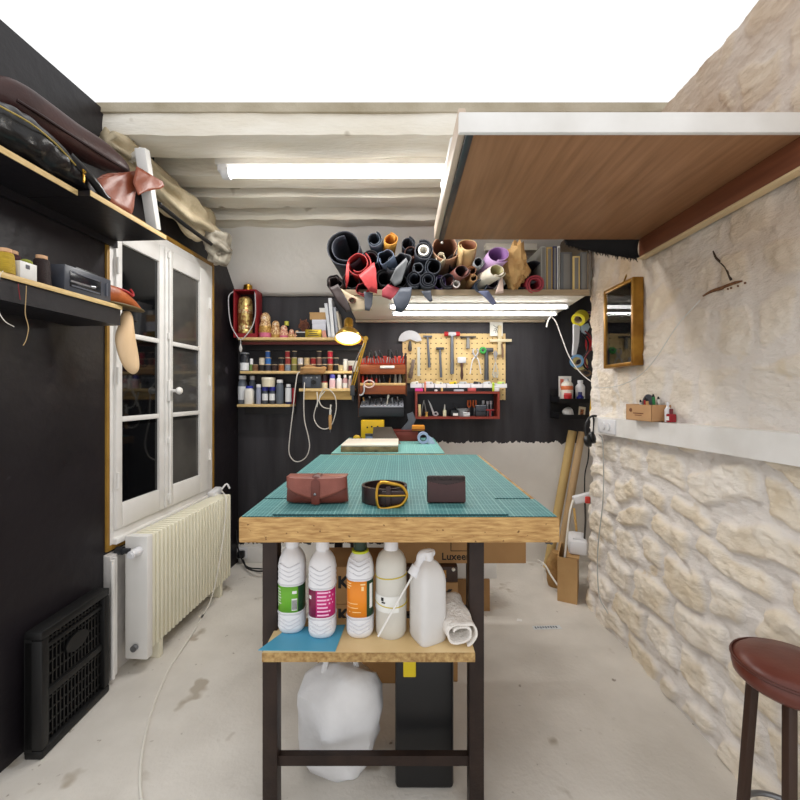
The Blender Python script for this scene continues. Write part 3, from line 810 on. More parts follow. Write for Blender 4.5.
g = G(); g.box((.004, .0248, .038), (.012, .001, .012)); g.build('printed_mark', C(90, 90, 96), t)
g = G(); g.ball((-.014, 0, .058), (.016, .016, .01)); tag(g.build('green_felt', C(140, 146, 60, .9)), 'olive scrap lying in the small white box', 'scrap').matrix_world = t.matrix_basis.copy()
t = lthing('paper_packet', 'bluish grey packet at the very left end of the lower shelf', 'packet', U(LD(0, .12)) + .03, .12, ZL)
g = G(); g.box2((-.05, -.03, 0), (.05, .03, .085), .006); g.build('packet', C(150, 162, 176, .5), t)
t = lthing('cash_box', 'dark grey plastic case with recessed window on the lower shelf', 'case', U(LD(80, .15)), .15, ZL)
L0 = U(LD(57, .18)) - U(LD(105, .18))
g = G(); g.box2((-L0 / 2, -.05, 0), (L0 / 2, .045, .088), .004); g.build('case_body', mat('grey_case', (70, 73, 82), .35, var=.1), t)
g = G(); g.box2((-L0 / 2 + .05, .044, .018), (L0 / 2 - .02, .047, .072), .001); fr_ = g.build('recess', C(30, 31, 36, .2), t)
g = G()
for z in (.022, .068): g.box((.015, .047, z), (L0 - .08, .004, .005))
g.box((-.075, .047, .045), (.006, .004, .05)); g.build('recess_rim', C(96, 99, 108, .3), t)
g = G(); g.box((.03, .049, .036), (.10, .004, .006)); g.cyl((-.0, .05, .037), (-.02, .05, .04), .004, seg=8); g.build('latch', STEEL, t)
g = G(); g.box2((-L0 / 2 + .01, -.055, .0885), (L0 / 2 - .09, .0, .108), .003); g.build('lid_flap', BLACKPL, t)

# leather shoe on the shelf end
t = lthing('leather_shoe', 'orange-brown unfinished leather shoe at the end of the lower shelf', 'shoe', U(LD(122, .17)), .165, ZL)
g = G(); rr = []
for i in range(22):
    s = i / 21; x = .085 - .19 * s
    w = .034 * math.sin(PI * min(1, .18 + s * .80)) ** .6 * (1 - .25 * s)
    h = (.060 * (1 - s) ** .8 + .026 * math.sin(PI * min(1, s * .95 + .03)) + .004)
    ring = [(x, math.cos(a) * w + .008 * s, .002 + (math.sin(a) * .5 + .5) * h * (1 - .12 * math.cos(a) * s)) for a in [2 * PI * k / 16 for k in range(16)]]
    rr.append(ring)
g.rings(rr); g.wob(.003, 25, 4); t.scale = (1.12, 1.1, 1.1); upp = g.build('upper', mat('orange_leather', (186, 98, 42), .45, col2=(142, 66, 24), scale=18, bump=.2, bscale=60), t)
g = G(); g.lathe([(.001, 0), (.030, 0), (.032, .004), (.030, .008), (.001, .008)], 20, sx=2.9); g.move(Matrix.Translation((-.012, .016, -.0))); g.build('sole', C(96, 78, 40, .6), t)
g = G(); g.tube([(.03, .02, .062), (-.005, .028, .058), (-.035, .026, .050), (-.05, .015, .064), (-.058, .0, .080)], .0045, seg=6); g.build('red_lining', C(166, 34, 36, .6), t)
# wooden shoe last hanging from the shelf end
t = lthing('shoe_last', 'pale wooden shoe last hanging from the end of the lower shelf', 'shoe last', U(LD(128, .16)), .165, 1.5935 - .05)
lt = LD(128, .165); k = lt / 400
g = G(); rr = []
prof = [(311, 127.5, 2.0, 3), (314, 127.5, 5, 4.6), (320, 127.4, 6.2, 6), (328, 126.6, 7, 7), (335, 126, 8, 7.6), (343, 126.5, 9.4, 7.4), (352, 128.6, 10, 6.6), (360, 130.6, 9.6, 5.8), (367, 132.6, 8, 5), (371.5, 134, 5, 3.5), (374, 134.5, 1, 1)]
for py, px, hw, th in prof:
    z = ZF(py, lt) - t.location.z; cu = -(px - 128) * k * -1
    rr.append([(-(px - 128) * k * 1.25 + math.cos(a) * hw * k * (1.2 if py > 330 else .95), math.sin(a) * th * k, z) for a in [2 * PI * q / 18 for q in range(18)]])
g.rings(rr); g.build('last', mat('beech_last', (238, 206, 166), .45, col2=(224, 188, 144), scale=6, stretch=(3, 3, 1)), t, subsurf=1)
g = G(); g.cyl((-.016, .0185, ZF(321, lt) - t.location.z), (-.016, .031, ZF(321, lt) - t.location.z), .0042, seg=12); g.build('peg_hole', INK, t)
# hanging threads
def lthread(pts, label, m, r=.0011):
    g = G(); g.tube([LWV(U(LD(px, n)), n, ZF(py, LD(px, n))) for px, py, n in pts], r, seg=5)
    return tag(g.build('loose_thread', m), label, 'thread')
lthread([(8, 272.5, .196), (5, 278, .207), (2.5, 300, .207), (4, 312, .207), (10, 322, .207), (19, 327.5, .207)], 'white thread hanging from the yellow cone', CREAM)
lthread([(23, 285, .205), (23.5, 290, .207), (25, 301, .207)], 'short red thread hanging under the white box', C(130, 30, 40))
lthread([(31, 287, .205), (30.5, 300, .207), (30, 315, .207), (33, 328, .207), (31, 340, .207), (28, 346, .207)], 'tan thread hanging from the lower shelf beside the white box', C(176, 148, 104))

# -- upper shelf things
BLEA = mat('black_leather', (20, 19, 22), .28, col2=(14, 13, 15), scale=10, bump=.25, bscale=30)
t = lthing('leather_bag', 'glossy black leather bag with gold zip lying on the upper shelf', 'bag', U(1.30), .155, ZU)
g = G(); rr = []
for i in range(40):
    s = i / 39; x = -.135 + .36 * s
    e = (1 - abs(2 * s - 1) ** 3.4) ** .5
    hh = (.075 + .075 * s ** .7) * e + .008
    ww = .070 * (.35 + .65 * e)
    rr.append([(x, math.cos(a) * ww + .012, .002 + hh * (.5 + .5 * math.copysign(abs(math.sin(a)) ** .8, math.sin(a)))) for a in [2 * PI * q / 36 for q in range(36)]])
g.rings(rr); g.wob(.012, 12, 3); g.wob(.006, 30, 9)
for v in g.bm.verts: v.co.z = max(v.co.z, .001)
g.build('body', BLEA, t, sharp=70)
g = G(); g.tube([(.20, .086, .085), (.12, .094, .090), (.05, .094, .082), (-.0, .090, .070), (-.04, .086, .058)], .0026, seg=6); zp = g.build('zip', mat('gold_zip', (190, 166, 90), .4, metal=.6), t)
g = G(); g.box((-.055, .101, .022), (.008, .004, .03), bev=.002); g.tube([(-.055, .101, .041), (-.060, .102, .046), (-.050, .102, .048)], .003, seg=6, closed=True); g.build('zip_pull', BRASS, t)
g = G(); g.tube([(-.03, .07, .085), (-.10, .088, .045), (-.15, .086, .016), (-.175, .084, .012)], lambda q: .016 - .004 * q, seg=10); g.build('strap', BLEA, t)
t = lthing('piped_pouch', 'dark pouch with pale piping at the camera end of the upper shelf', 'pouch', U(1.12) + .06, .10, ZU)
g = G(); g.box2((-.11, -.07, 0), (.115, .085, .10), .03); g.move(Matrix.Translation((0, 0, .0))); g.build('body', BLEA, t)
g = G(); g.tube([(.11, .0865, .088), (-.09, .0865, .088), (-.108, .0865, .07), (-.108, .0865, .03), (-.09, .0865, .012), (.11, .0865, .012)], .005, seg=8, n=5); g.build('piping', C(176, 178, 184, .4), t)
g = G(); g.box2((-.09, .083, .02), (.11, .0865, .08), .002); g.build('front_panel', C(84, 92, 112, .45), t)
t = lthing('leather_satchel', 'large dark brown leather bag lying across the top of the black bag', 'bag', U(1.46), 0, ZU)
SATL = mat('satchel_leather', (72, 42, 38), .42, col2=(52, 30, 28), scale=8, bump=.15, bscale=60)
g = G(); rr = []; ed = []
for i in range(26):
    s = i / 25; x = .26 - .455 * s
    e = max(.12, (1 - abs(2 * s - 1) ** 5) ** .5)
    nc = .085 + .095 * s ** 1.5; hw = (.080 - .045 * s ** 1.3) * e
    zb_, zt_ = .155 + .015 * s, .30 - .045 * s ** 1.2
    zm_, hz = (zb_ + zt_) / 2, (zt_ - zb_) / 2 * e
    rr.append([(x, nc + math.cos(a) * hw, zm_ + math.copysign(abs(math.sin(a)) ** .7, math.sin(a)) * hz) for a in [2 * PI * q / 24 for q in range(24)]])
    ed.append((x, nc + hw * .98, zm_ - hz * .45))
g.rings(rr); g.wob(.006, 9, 2); g.build('body', SATL, t)
g = G(); g.tube(ed[2:-1:3], .0055, seg=8); g.build('flap_edge', mat('satchel_edge', (46, 24, 24), .4), t)
# rust leather hide pieces
def hide(poly, n, label, m, nm='leather_piece', fold=.012):
    pts = []
    c = sum((Vector((p[0], p[1], 0)) for p in poly), Vector()) / len(poly)
    bm = bmesh.new()
    w = [bm.verts.new(LP(p[0], p[1], n + (p[2] if len(p) > 2 else 0))) for p in poly]
    bm.faces.new(w)
    bmesh.ops.triangulate(bm, faces=bm.faces[:])
    bmesh.ops.subdivide_edges(bm, edges=bm.edges[:], cuts=5, use_grid_fill=True)
    for v in bm.verts: v.co += Vector((noise.noise(v.co * 16) * fold, 0, noise.noise(v.co * 14 + Vector((4, 4, 4))) * fold * .4))
    g = G(); g.bm.free(); g.bm = bm
    return tag(g.build(nm, m, solid=.003, offset=0, sharp=80), label, 'leather')
RUSTL = mat('rust_leather', (150, 80, 52), .4, col2=(126, 62, 40), scale=8, bump=.08, bscale=90)
hide([(95, 179), (108, 174), (124, 173), (136, 171), (137, 180), (138, 190), (135, 202), (134, 212), (131, 217), (120, 211), (106, 202), (96, 194)], .21, 'rust brown leather hide draped over the shelf end', RUSTL)
hide([(137, 166, .0), (150, 174, .01), (162, 181, .02), (164, 186, .02), (160, 189, .02), (148, 191, .01), (138, 195, .0), (133, 182, -.01)], .235, 'pointed rust leather flap sticking out past the white bracket', RUSTL, fold=.006)
# white bracket frame standing on the shelf end
t = thing('bracket_frame', 'white wooden bracket frame leaning at the end of the upper shelf', 'bracket', LWV(U(1.735), .20, ZU))
o_ = t.location
b0, b1 = P(154, 227, 1.735) - o_, P(142, 149, 1.66) - o_
b0.z = .012
g = G(); g.bar(b0, b1, .035, .045, .004); g.build('post', WHITEP, t)
w0, w1 = P(130, 160, 1.80) - o_, b1 + Vector((0, 0, -.01))
g = G(); g.bar(w0, w1, .02, .03, .003); g.build('top_arm', WHITEP, t)
g = G(); g.cyl(b0 + Vector((-.03, .03, .004)), b0 + Vector((.005, .0, .004)), .012, seg=12); g.build('foot_bolt', WHITEPL, t)
# khaki canvas bundled along the wall top, with a black pole
CANV = mat('khaki_canvas', (200, 186, 158), .9, col2=(166, 150, 120), scale=9, bump=.4, bscale=60)
def bundle(pts, rad, seed, label, m, amp, nm):
    pts = smooth_path(pts, 10)
    g = G(); M_ = len(pts); rr = []
    for i, p in enumerate(pts):
        t_ = (pts[min(i + 1, M_ - 1)] - pts[max(i - 1, 0)]).normalized(); x, y, a = frame_from(t_)
        r0 = rad(i / (M_ - 1)); ring = []
        for k in range(40):
            an = 2 * PI * k / 40
            f = 1 + amp * math.sin(an * 5 + i * .22 + seed) + amp * 1.2 * noise.noise(Vector((math.cos(an) * 2.2, math.sin(an) * 2.2, i * .16 + seed))) + .3 * amp * math.sin(an * 9 - i * .15)
            ring.append(p + (x * math.cos(an) * 1.0 + y * math.sin(an)) * r0 * f)
        rr.append(ring)
    g.rings(rr)
    return tag(g.build(nm, m, sharp=180), label, 'cloth')
bundle([LP(106, 140, .06), LP(138, 164, .07), LP(166, 192, .09), LP(186, 212, .10), LP(204, 228, .10), LP(214, 237, .10)], lambda t: .042 + .030 * math.sin(PI * t ** 1.6), 1, 'khaki canvas bundled along the top of the left wall', CANV, .30, 'canvas_drape')
bundle([LP(206, 232, .13), LP(215, 240, .14), LP(220, 250, .13), LP(218, 263, .12)], lambda t: .045 + .02 * math.sin(PI * t), 5, 'pale crumpled cloth end hanging in the wall corner', mat('pale_cloth', (206, 198, 182), .9, col2=(128, 120, 106), scale=14, bump=.4), .24, 'cloth_end')
g = G(); g.tube([LP(150, 196, .15), LP(160, 205, .16), LP(185, 225, .17), LP(211, 244, .16)], .011, seg=8); g.ball(LP(160, 204, .175), .010)
tag(g.build('curtain_pole', BLACKPL), 'thin black pole under the khaki canvas', 'pole')

# -- radiator
rad = lthing('radiator', 'cream finned radiator under the window', 'radiator', 0, 0, 0)
RADM = mat('radiator_cream', (240, 236, 216), .38, col2=(232, 227, 204), scale=4)
ua, ub = U(2.565), U(1.79)
zt, zb = .605, .085
nf = 25
g = G()
for k in range(nf):
    u = ua + .012 + (ub - ua - .07) * k / (nf - 1)
    g.box2((u - .0105, .045, zb), (u + .0105, .15, zt), .008)
g.build('fins', RADM, rad)
g = G(); g.box2((ua, .055, zb + .02), (ub - .03, .14, zb + .06)); g.box2((ua, .055, zt - .06), (ub - .03, .14, zt - .02)); g.box2((ua, .07, zb + .02), (ub - .03, .125, zt - .02)); g.build('header', mat('radiator_inner', (222, 214, 180), .5), rad)
g = G(); g.box2((ub - .048, .045, zb - .03), (ub - .008, .152, zt + .004), .008); g.build('end_panel', mat('radiator_white', (232, 230, 226), .38, var=.03), rad)
g = G(); g.cyl((ub - .01, .115, zt - .06), (ub + .045, .115, zt - .06), .020, .017, seg=20); g.cyl((ub + .045, .115, zt - .06), (ub + .052, .115, zt - .06), .012, seg=16); vk = g.build('valve_knob', WHITEPL, rad)
g = G(); g.cyl((ub + .0, .075, zt - .06), (ub + .0, .045, zt - .06), .012, seg=12); g.cyl((ub, .045, zt - .06), (ub, .015, zt - .06), .018, seg=12); g.build('valve_body', DSTEEL, rad)
g = G(); g.cyl((ub - .004, .10, zb + .03), (ub + .012, .10, zb + .03), .014, seg=16); g.build('bleed_plug', STEEL, rad)
for u in (ua + .1, ub - .12):
    g = G(); g.box2((u - .015, .05, 0), (u + .015, .14, zb + .02), .004); g.build('foot', RADM, rad)
for nn in (.035, .05):
    g = G(); g.tube([LMAT.inverted() @ LWV(ub + .035, nn - .012, .02), (ub + .035, nn - .012, .25), (ub + .035, nn - .012, zt - .075)], .009, seg=10); tag(g.build('heating_pipe', WHITEP), 'white heating pipe beside the radiator, %s' % ('against the wall' if nn < .04 else 'in front of the other'), 'pipe').matrix_world = LMAT @ Matrix.Translation((0 if nn < .04 else .03, 0.012, 0))
# junction box and white cord above the radiator's far end
t = lthing('junction_box', 'white junction box at the window corner above the radiator', 'socket', U(2.56), .03, .60)
g = G(); g.box((0, 0.015, .012), (.10, .045, .045), rot=(0, R(10), 0), bev=.006); g.build('box_body', WHITEPL, t)
g = G(); g.tube([(-.05, .03, .02), (-.08, .05, .05), (-.085, .07, .02)], .006, seg=8); g.build('plug_lead', WHITEPL, t)
g = G(); g.tube([LP(222, 491, .10), LP(226, 500, .165), P(224, 530, 2.42), P(219, 565, 2.36), P(212, 596, 2.33), P(205, 612, 2.28), P(192, 634, 2.06), Vector((XF(178, 1.90), 1.90, .005)), Vector((XF(168, 1.79), 1.79, .005)), Vector((XF(150, 1.54), 1.54, .005)), Vector((XF(140, 1.3), 1.3, .005)), Vector((XF(150, 1.1), 1.1, .005))], .0042, seg=7)
for v in g.bm.verts: v.co.z = max(v.co.z, .003)
tag(g.build('extension_cable', CREAM), 'white power cord running from the radiator down across the floor', 'cable')

# -- folded black plastic crate leaning on the wall
t = thing('plastic_crate', 'folded black plastic crate leaning against the left wall', 'crate', P(110, 672, 1.676).xy.to_3d(), (0, 0, 0))
pa, pb_ = P(107, 593, 1.68), P(30, 632, 1.33)
dirv = Vector((pb_.x - pa.x, pb_.y - pa.y, 0)); Lc = dirv.length
t.rotation_euler = (0, 0, math.atan2(dirv.y, dirv.x)); t.location = (pa.x, pa.y, 0)
H_ = .435
g = G(); LX = Lc - .03
def slat(x0, x1, z0_, z1_, y0_=-.0, y1_=.02, bev=.002): g.box2((x0, y0_, z0_), (x1, y1_, z1_), bev)
slat(0, LX, H_ - .03, H_, -.012, .05, .006); slat(0, LX, 0, .03, -.012, .05, .006); slat(0, .03, .03, H_ - .03, -.012, .05, .006); slat(LX - .03, LX, .03, H_ - .03, -.012, .05, .006)
g.move(Matrix.Scale(-1, 4, (0, 1, 0))); g.build('rim', C(14, 14, 15, .5), t)
g = G()
for k in range(15): x = .045 + (LX - .09) * k / 14; slat(x - .003, x + .003, .03, H_ - .03, .004, .016, 0)
for k in range(9): z = .05 + (H_ - .10) * k / 8; slat(.03, LX - .03, z - .003, z + .003, .005, .017, 0)
slat(.03, LX - .03, .19, .215, -.004, .02); slat(.03, LX - .03, H_ - .075, H_ - .06, -.002, .02)
g.lathe([(.001, -.006), (.040, -.006), (.040, .0), (.001, .0)], 24, at=(LX * .5, .0, .31), axis=(0, 1, 0), sx=1.3, sy=.8)
g.move(Matrix.Scale(-1, 4, (0, 1, 0))); g.build('lattice', C(12, 12, 13, .5), t)
g = G(); slat(.0, LX, .02, H_ - .02, .022, .048, 0); g.move(Matrix.Scale(-1, 4, (0, 1, 0))); g.build('folded_side', C(12, 12, 13, .5), t)

# ================================================================== BACK WALL SHELVES
def wshelf(px0, px1, py, d, th, label, m=EDGE, back=None, name='wall_shelf'):
    x0, x1 = XF(px0, d), XF(px1, d); z = ZF(py, d)
    t = thing(name, label, 'shelf', ((x0 + x1) / 2, d, z - th))
    hx = (x1 - x0) / 2
    g = G(); g.box2((-hx, 0, 0), (hx, 2.958 - d, th), .001); g.build('board', m, t)
    g = G(); g.box2((-hx, 2.935 - d, -.06), (hx, 2.958 - d, -.0005)); g.build('batten', BLACKP, t)
    return t, z
s1, Z1 = wshelf(238, 362, 337.3, 2.80, .018, 'top shelf on the back wall holding dolls and the red lantern box')
g = G(); g.box2((-.42, .035, -.028), (.43, .05, -.008)); g.build('red_lip', C(96, 34, 30, .5), s1)
s2, Z2 = wshelf(240, 352, 371, 2.80, .017, 'second shelf on the back wall crowded with thread spools')
s3, Z3 = wshelf(237, 290, 404.3, 2.80, .018, 'lower left shelf on the back wall holding chemical bottles')
s4, Z4 = wshelf(299, 354, 388.4, 2.76, .020, 'short pine shelf on the back wall carrying the control box')
g = G(); g.box2((-.165, .03, -.058), (.175, .05, -.0005), .002); g.build('apron', WOODRAW, s4)
DB = 2.86
PXM = DB / 400
def bx(px): return XF(px, DB)
# --- top shelf
def doll(px, w, h, label, pal, y=DB):
    r = w * PXM / 2 * 1.1; h = h * PXM * 1.06
    t = thing('nesting_doll', label, 'doll', (bx(px), y, Z1), (0, 0, 0), 'nesting dolls on the top shelf')
    prof = [(.001, 0), (r * .82, 0), (r * .9, h * .04), (r, h * .28), (r * .98, h * .42), (r * .84, h * .56), (r * .74, h * .63), (r * .78, h * .72), (r * .74, h * .84), (r * .5, h * .95), (r * .2, h * .995), (.001, h)]
    g = G(); g.lathe(prof, 24); g.build('body', pal[0], t)
    def band(z0_, z1_, m, nm):
        g = G(); pp = []
        for k in range(9):
            z = z0_ + (z1_ - z0_) * k / 8
            for a, b in zip(prof, prof[1:]):
                if a[1] <= z * h <= b[1] and b[1] > a[1]:
                    f = (z * h - a[1]) / (b[1] - a[1]); pp.append((a[0] + (b[0] - a[0]) * f + .0008, z * h)); break
        g.lathe(pp, 24); g.build(nm, m, t)
    band(.03, .20, pal[1], 'painted_base'); band(.2, .46, pal[2], 'painted_dress')
    g = G(); g.ball((0, -r * .62, h * .76), (r * .36, r * .2, h * .085), 12); f = g.build('face', C(240, 216, 190, .4), t)
    for sx in (-1, 1):
        g = G(); g.ball((sx * r * .13, -r * .80, h * .775), r * .045, 8); g.build('eye', INK, f)
    return t
CRM = mat('doll_cream', (222, 192, 146), .35, col2=(160, 110, 66), scale=90, sharp=True); PNK = C(206, 106, 138, .4); GLD = mat('doll_gold', (206, 168, 92), .3, metal=.3, col2=(150, 104, 50), scale=90)
PEA = mat('doll_peach', (228, 190, 160), .35, col2=(180, 110, 90), scale=100, sharp=True)
doll(265.5, 11.5, 24.5, 'tallest nesting doll with pink base beside the red box', (CRM, PNK, GLD))
doll(275.8, 8.8, 16.8, 'second nesting doll, cream with small flowers', (CRM, GLD, CRM))
doll(284, 7.8, 12.4, 'third nesting doll with pinkish body in front of the small bottle', (PEA, PNK, PEA))
doll(291.6, 5.8, 8.6, 'fourth nesting doll, small and beige', (PEA, GLD, CRM))
doll(297.2, 5.0, 7.6, 'smallest nesting doll, right end of the doll row', (CRM, PEA, PEA))
t = thing('glass_bottle', 'small dark bottle with yellow cap behind the third nesting doll', 'bottle', (bx(284.5), DB + .055, Z1))
g = G(); g.lathe([(.001, 0), (.022, 0), (.022, .065), (.012, .08), (.009, .1), (.001, .1)], 18); g.build('body', C(40, 36, 30, .15), t)
g = G(); g.lathe([(.001, .101), (.016, .101), (.016, .132), (.001, .132)], 18); g.build('cap', C(206, 204, 84, .4), t)
# red lantern box with golden cylinder
t = thing('lantern_box', 'red open-front box on the top shelf at the wall corner', 'box', (bx(248), DB, Z1))
REDL = C(140, 28, 36, .4); hw = 11.3 * PXM; hh = 47 * PXM
g = G(); g.box2((-hw, -.06, 0), (-hw + .010, .06, hh), .002); g.box2((hw - .010, -.06, 0), (hw, .06, hh), .002); g.box2((-hw + .01, -.06, hh - .010), (hw - .01, .06, hh)); g.box2((-hw + .01, -.06, 0), (hw - .01, .06, .028)); g.build('frame', REDL, t)
g = G(); g.box2((-hw + .01, .05, .028), (hw - .01, .06, hh - .01)); g.build('back_panel', C(46, 14, 18, .5), t)
g = G(); g.lathe([(.001, 0), (.034, 0), (.034, .015), (.030, .03), (.030, .042), (.018, .05), (.001, .05)], 20, at=(0, 0, hh)); g.build('brass_knob', BRASS, t)
v_ = thing('gold_canister', 'tall golden patterned canister standing inside the red box', 'canister', (bx(245.8), DB - .005, Z1 + .0285))
g = G(); g.lathe([(.001, 0), (.046, 0), (.050, .008), (.050, .03), (.046, .036), (.050, .045), (.050, .225), (.047, .232), (.047, .238), (.040, .256), (.018, .268), (.001, .27)], 28); g.build('body', mat('gold_pattern', (210, 186, 116), .32, metal=.5, col2=(140, 96, 54), scale=32, sharp=True), v_)
for z in (.03, .145):
    g = G(); g.lathe([(.0505, z), (.0518, z + .004), (.0518, z + .022), (.0505, z + .026)], 28); g.build('ornament_band', mat('gold_band', (226, 210, 160), .3, metal=.5, col2=(170, 120, 80), scale=60, sharp=True), v_)
nk = thing('necklace', 'silvery beaded cord necklace looped over the red box with a tassel', 'necklace', (bx(247), DB - .085, Z1))
def NP(px, py): return Vector(((px - 247) * 2.77 / 400, 0, ZF(py, 2.77) - Z1))
g = G(); g.tube([NP(236.5, 290.5) + Vector((0, .03, .004)), NP(233.5, 296), NP(233.5, 310), NP(235.5, 324), NP(240, 333.5), NP(245.3, 339.5), NP(251, 335), NP(257, 326), NP(260, 315), NP(260.2, 303), NP(258, 291.5) + Vector((0, .03, .004))], .0034, seg=6); g.build('cord', C(200, 198, 200, .35), nk)
g = G(); g.lathe([(.001, -.03), (.009, -.02), (.012, 0), (.008, .014), (.003, .028), (.001, .03)], 14, at=NP(245.3, 348)); g.cyl(NP(245.3, 340), NP(245.3, 345), .0025, seg=6); g.build('pendant', C(190, 188, 186, .2), nk)
# tray of dried stems, plaque, boxes, leaning frames
t = thing('black_tray', 'small black tray with white rim beside the smallest doll', 'tray', (bx(302), DB + .01, Z1))
g = G(); g.box2((-.038, -.03, 0), (.038, .03, .038), .002); g.build('tray', INK, t)
g = G(); g.box2((-.04, -.032, .0385), (.04, .032, .045), .001); g.build('rim', C(206, 206, 206), t)
t = thing('dried_stems', 'tangle of brown dried stems on the black tray', 'plant', (bx(304), DB + .005, Z1 + .046)); rnd = random.Random(8)
g = G()
for k in range(26):
    a = rnd.uniform(0, 2 * PI); r1 = rnd.uniform(.01, .045)
    g.tube([(0 + rnd.uniform(-.01, .01), 0, 0), (math.cos(a) * r1, math.sin(a) * r1 * .5, rnd.uniform(.03, .06)), (math.cos(a + 1.2) * r1, math.sin(a + 1) * r1 * .5, rnd.uniform(.04, .095)), (math.cos(a + 2.4) * r1 * 1.1, math.sin(a + 1.7) * r1 * .5, rnd.uniform(.02, .085))], .0026, seg=5, n=3)
g.build('stems', mat('dry_stem', (146, 92, 66), .7, col2=(88, 48, 40), scale=30), t)
t = thing('brass_plaque', 'brass plaque with three dark engraved lines on the top shelf', 'plaque', (bx(314.5), DB - .035, Z1))
g = G(); g.box((0, 0, .030), (.115, .012, .058), rot=(R(-8), 0, 0), bev=.002); g.build('plate', mat('plaque_brass', (172, 146, 42), .35, metal=.6, var=.15), t)
g = G()
for z, w in ((.046, .07), (.031, .055), (.016, .075)): g.box((0, -.0065 - .0 + (.030 - z) * -.14, z), (w, .0016, .0065), rot=(R(-8), 0, 0))
g.build('engraved_lines', C(72, 58, 22), t)
def sbox(px0, px1, py0, py1, z, y, dep, label, m, name='card_box'):
    t = thing(name, label, 'box', ((bx(px0) + bx(px1)) / 2, y, z)); hx = (bx(px1) - bx(px0)) / 2; h = (py1 - py0) * PXM
    g = G(); g.box2((-hx, -dep / 2, 0), (hx, dep / 2, h), .002); g.build('box_body', m, t)
    g = G(); g.box2((-hx - .001, -dep / 2 - .001, h * .78), (hx + .001, dep / 2 + .001, h + .001), .001); g.build('lid', m, t)
    return z + h + .0015
zq = sbox(312.5, 326, 317.5, 336, Z1, DB + .02, .06, 'white box under the kraft box on the top shelf', C(226, 226, 236))
zq = sbox(310, 326, 310, 317, zq, DB + .02, .06, 'small kraft box stacked on a white box', KRAFT2)
sbox(319.5, 326, 305.5, 310, zq, DB + .02, .04, 'tiny white box on top of the kraft box', WHITEP)
t = thing('pink_card', 'pinkish card leaning beside the brass plaque', 'card', (bx(325), DB - .03, Z1))
g = G(); g.box((0, 0, .026), (.028, .006, .052), rot=(0, R(-12), 0)); g.build('card', C(226, 160, 140), t)
for k, (pb0, pt0, h, th, c, lb) in enumerate(((331, 327, 34, 3.0, (206, 208, 216), 'pale grey thin panel leaning on the boxes'), (334.5, 331, 39, 3.4, (226, 227, 232), 'tall white panel leaning on the top shelf'), (338.5, 335.5, 30, 2.6, (160, 164, 176), 'grey panel leaning right of the tall white one'), (342, 338, 26, 2.2, (196, 186, 170), 'beige-edged panel leaning nearest the lamp'))):
    x0 = bx(pb0); hgt = h * PXM; lean = (pb0 - pt0) * PXM
    t = thing('leaning_panel', lb, 'panel', (x0, DB + .02, Z1), (0, -math.atan2(lean, hgt), 0))
    g = G(); g.box2((-th * PXM / 2, -.07, .003), (th * PXM / 2, .06, hgt), .001); g.build('panel', C(*c, .5), t)
    g = G(); g.box2((-th * PXM / 2 + .002, -.0712, .012), (th * PXM / 2 - .002, -.0702, hgt - .012)); g.build('page_edge', C(min(255, c[0] + 20), min(255, c[1] + 20), min(255, c[2] + 16)), t)
# --- spools on the second shelf
COREM = C(196, 176, 146, .6)
def spool(px, lev, w, h, col, label, y=DB - .012, z0_=None):
    r = w * PXM / 2; hh = h * PXM; z = (Z2 + lev * .0478) if z0_ is None else z0_
    t = thing('thread_spool', label, 'thread', (bx(px), y, z), (0, 0, 0), 'thread spools on the second back shelf')
    g = G(); g.lathe([(.001, 0), (r, 0), (r, .003), (r * .6, .004), (r * .6, hh - .004), (r, hh - .003), (r, hh), (.001, hh)], 18); g.build('core', COREM, t)
    g = G(); g.lathe([(r * .6, .0032), (r * .95, .0034), (r * .95, hh - .0034), (r * .6, hh - .0032)], 20); g.build('thread', mat('thread_%d_%d_%d' % col, col, .6, var=.3, scale=40, stretch=(1, 1, 12), bump=.5, bscale=60), t)
    return t
H6 = 6.7
low = [(256, (126, 88, 58), 'brown'), (262.6, (40, 36, 36), 'black'), (268.8, (58, 60, 72), 'slate grey'), (275.2, (54, 34, 30), 'dark brown'), (282, (178, 100, 44), 'orange'), (288.4, (136, 150, 168), 'blue grey'), (294.8, (128, 124, 70), 'olive'), (301, (92, 76, 60), 'taupe'), (307.4, (70, 50, 40), 'umber'), (313.6, (110, 34, 34), 'dull red'), (319.6, (66, 44, 40), 'coffee'), (325, (44, 40, 44), 'charcoal'), (330.6, (160, 108, 60), 'tan'), (336.4, (28, 26, 28), 'jet black')]
for px, c, n_ in low: spool(px, 0, 5.9, H6, c, '%s thread spool in the bottom row of the second shelf' % n_)
for px, c, n_ in ((262.6, (226, 214, 194), 'cream'), (268.8, (44, 112, 190), 'bright blue'), (282, (26, 26, 30), 'black'), (288.4, (150, 54, 50), 'brick red'), (294.8, (160, 152, 74), 'mustard green'), (301, (222, 218, 220), 'white'), (307.4, (220, 190, 140), 'beige'), (313.6, (150, 32, 34), 'deep red'), (319.6, (128, 84, 76), 'reddish brown'), (325, (38, 38, 44), 'charcoal'), (330.6, (170, 30, 54), 'crimson'), (336.4, (34, 34, 40), 'jet black')):
    spool(px, 1, 5.7, H6, c, '%s thread spool in the middle row of the second shelf' % n_)
for px, c, n_, w in ((268.4, (40, 84, 150), 'dark blue', 4.8), (288, (150, 40, 44), 'red', 4.8), (295, (30, 28, 30), 'black', 4.8), (319.4, (48, 36, 36), 'dark brown', 4.8), (330.4, (190, 40, 62), 'bright crimson', 5.2)):
    spool(px, 2, w, H6, c, '%s thread spool on the very top of the stacked spools' % n_)
spool(341, 0, 5.4, 6.2, (214, 196, 150), 'ivory thread spool beside the white bottle'); spool(350.6, 0, 4.2, 6.0, (104, 24, 44), 'maroon thread spool right of the white bottle')
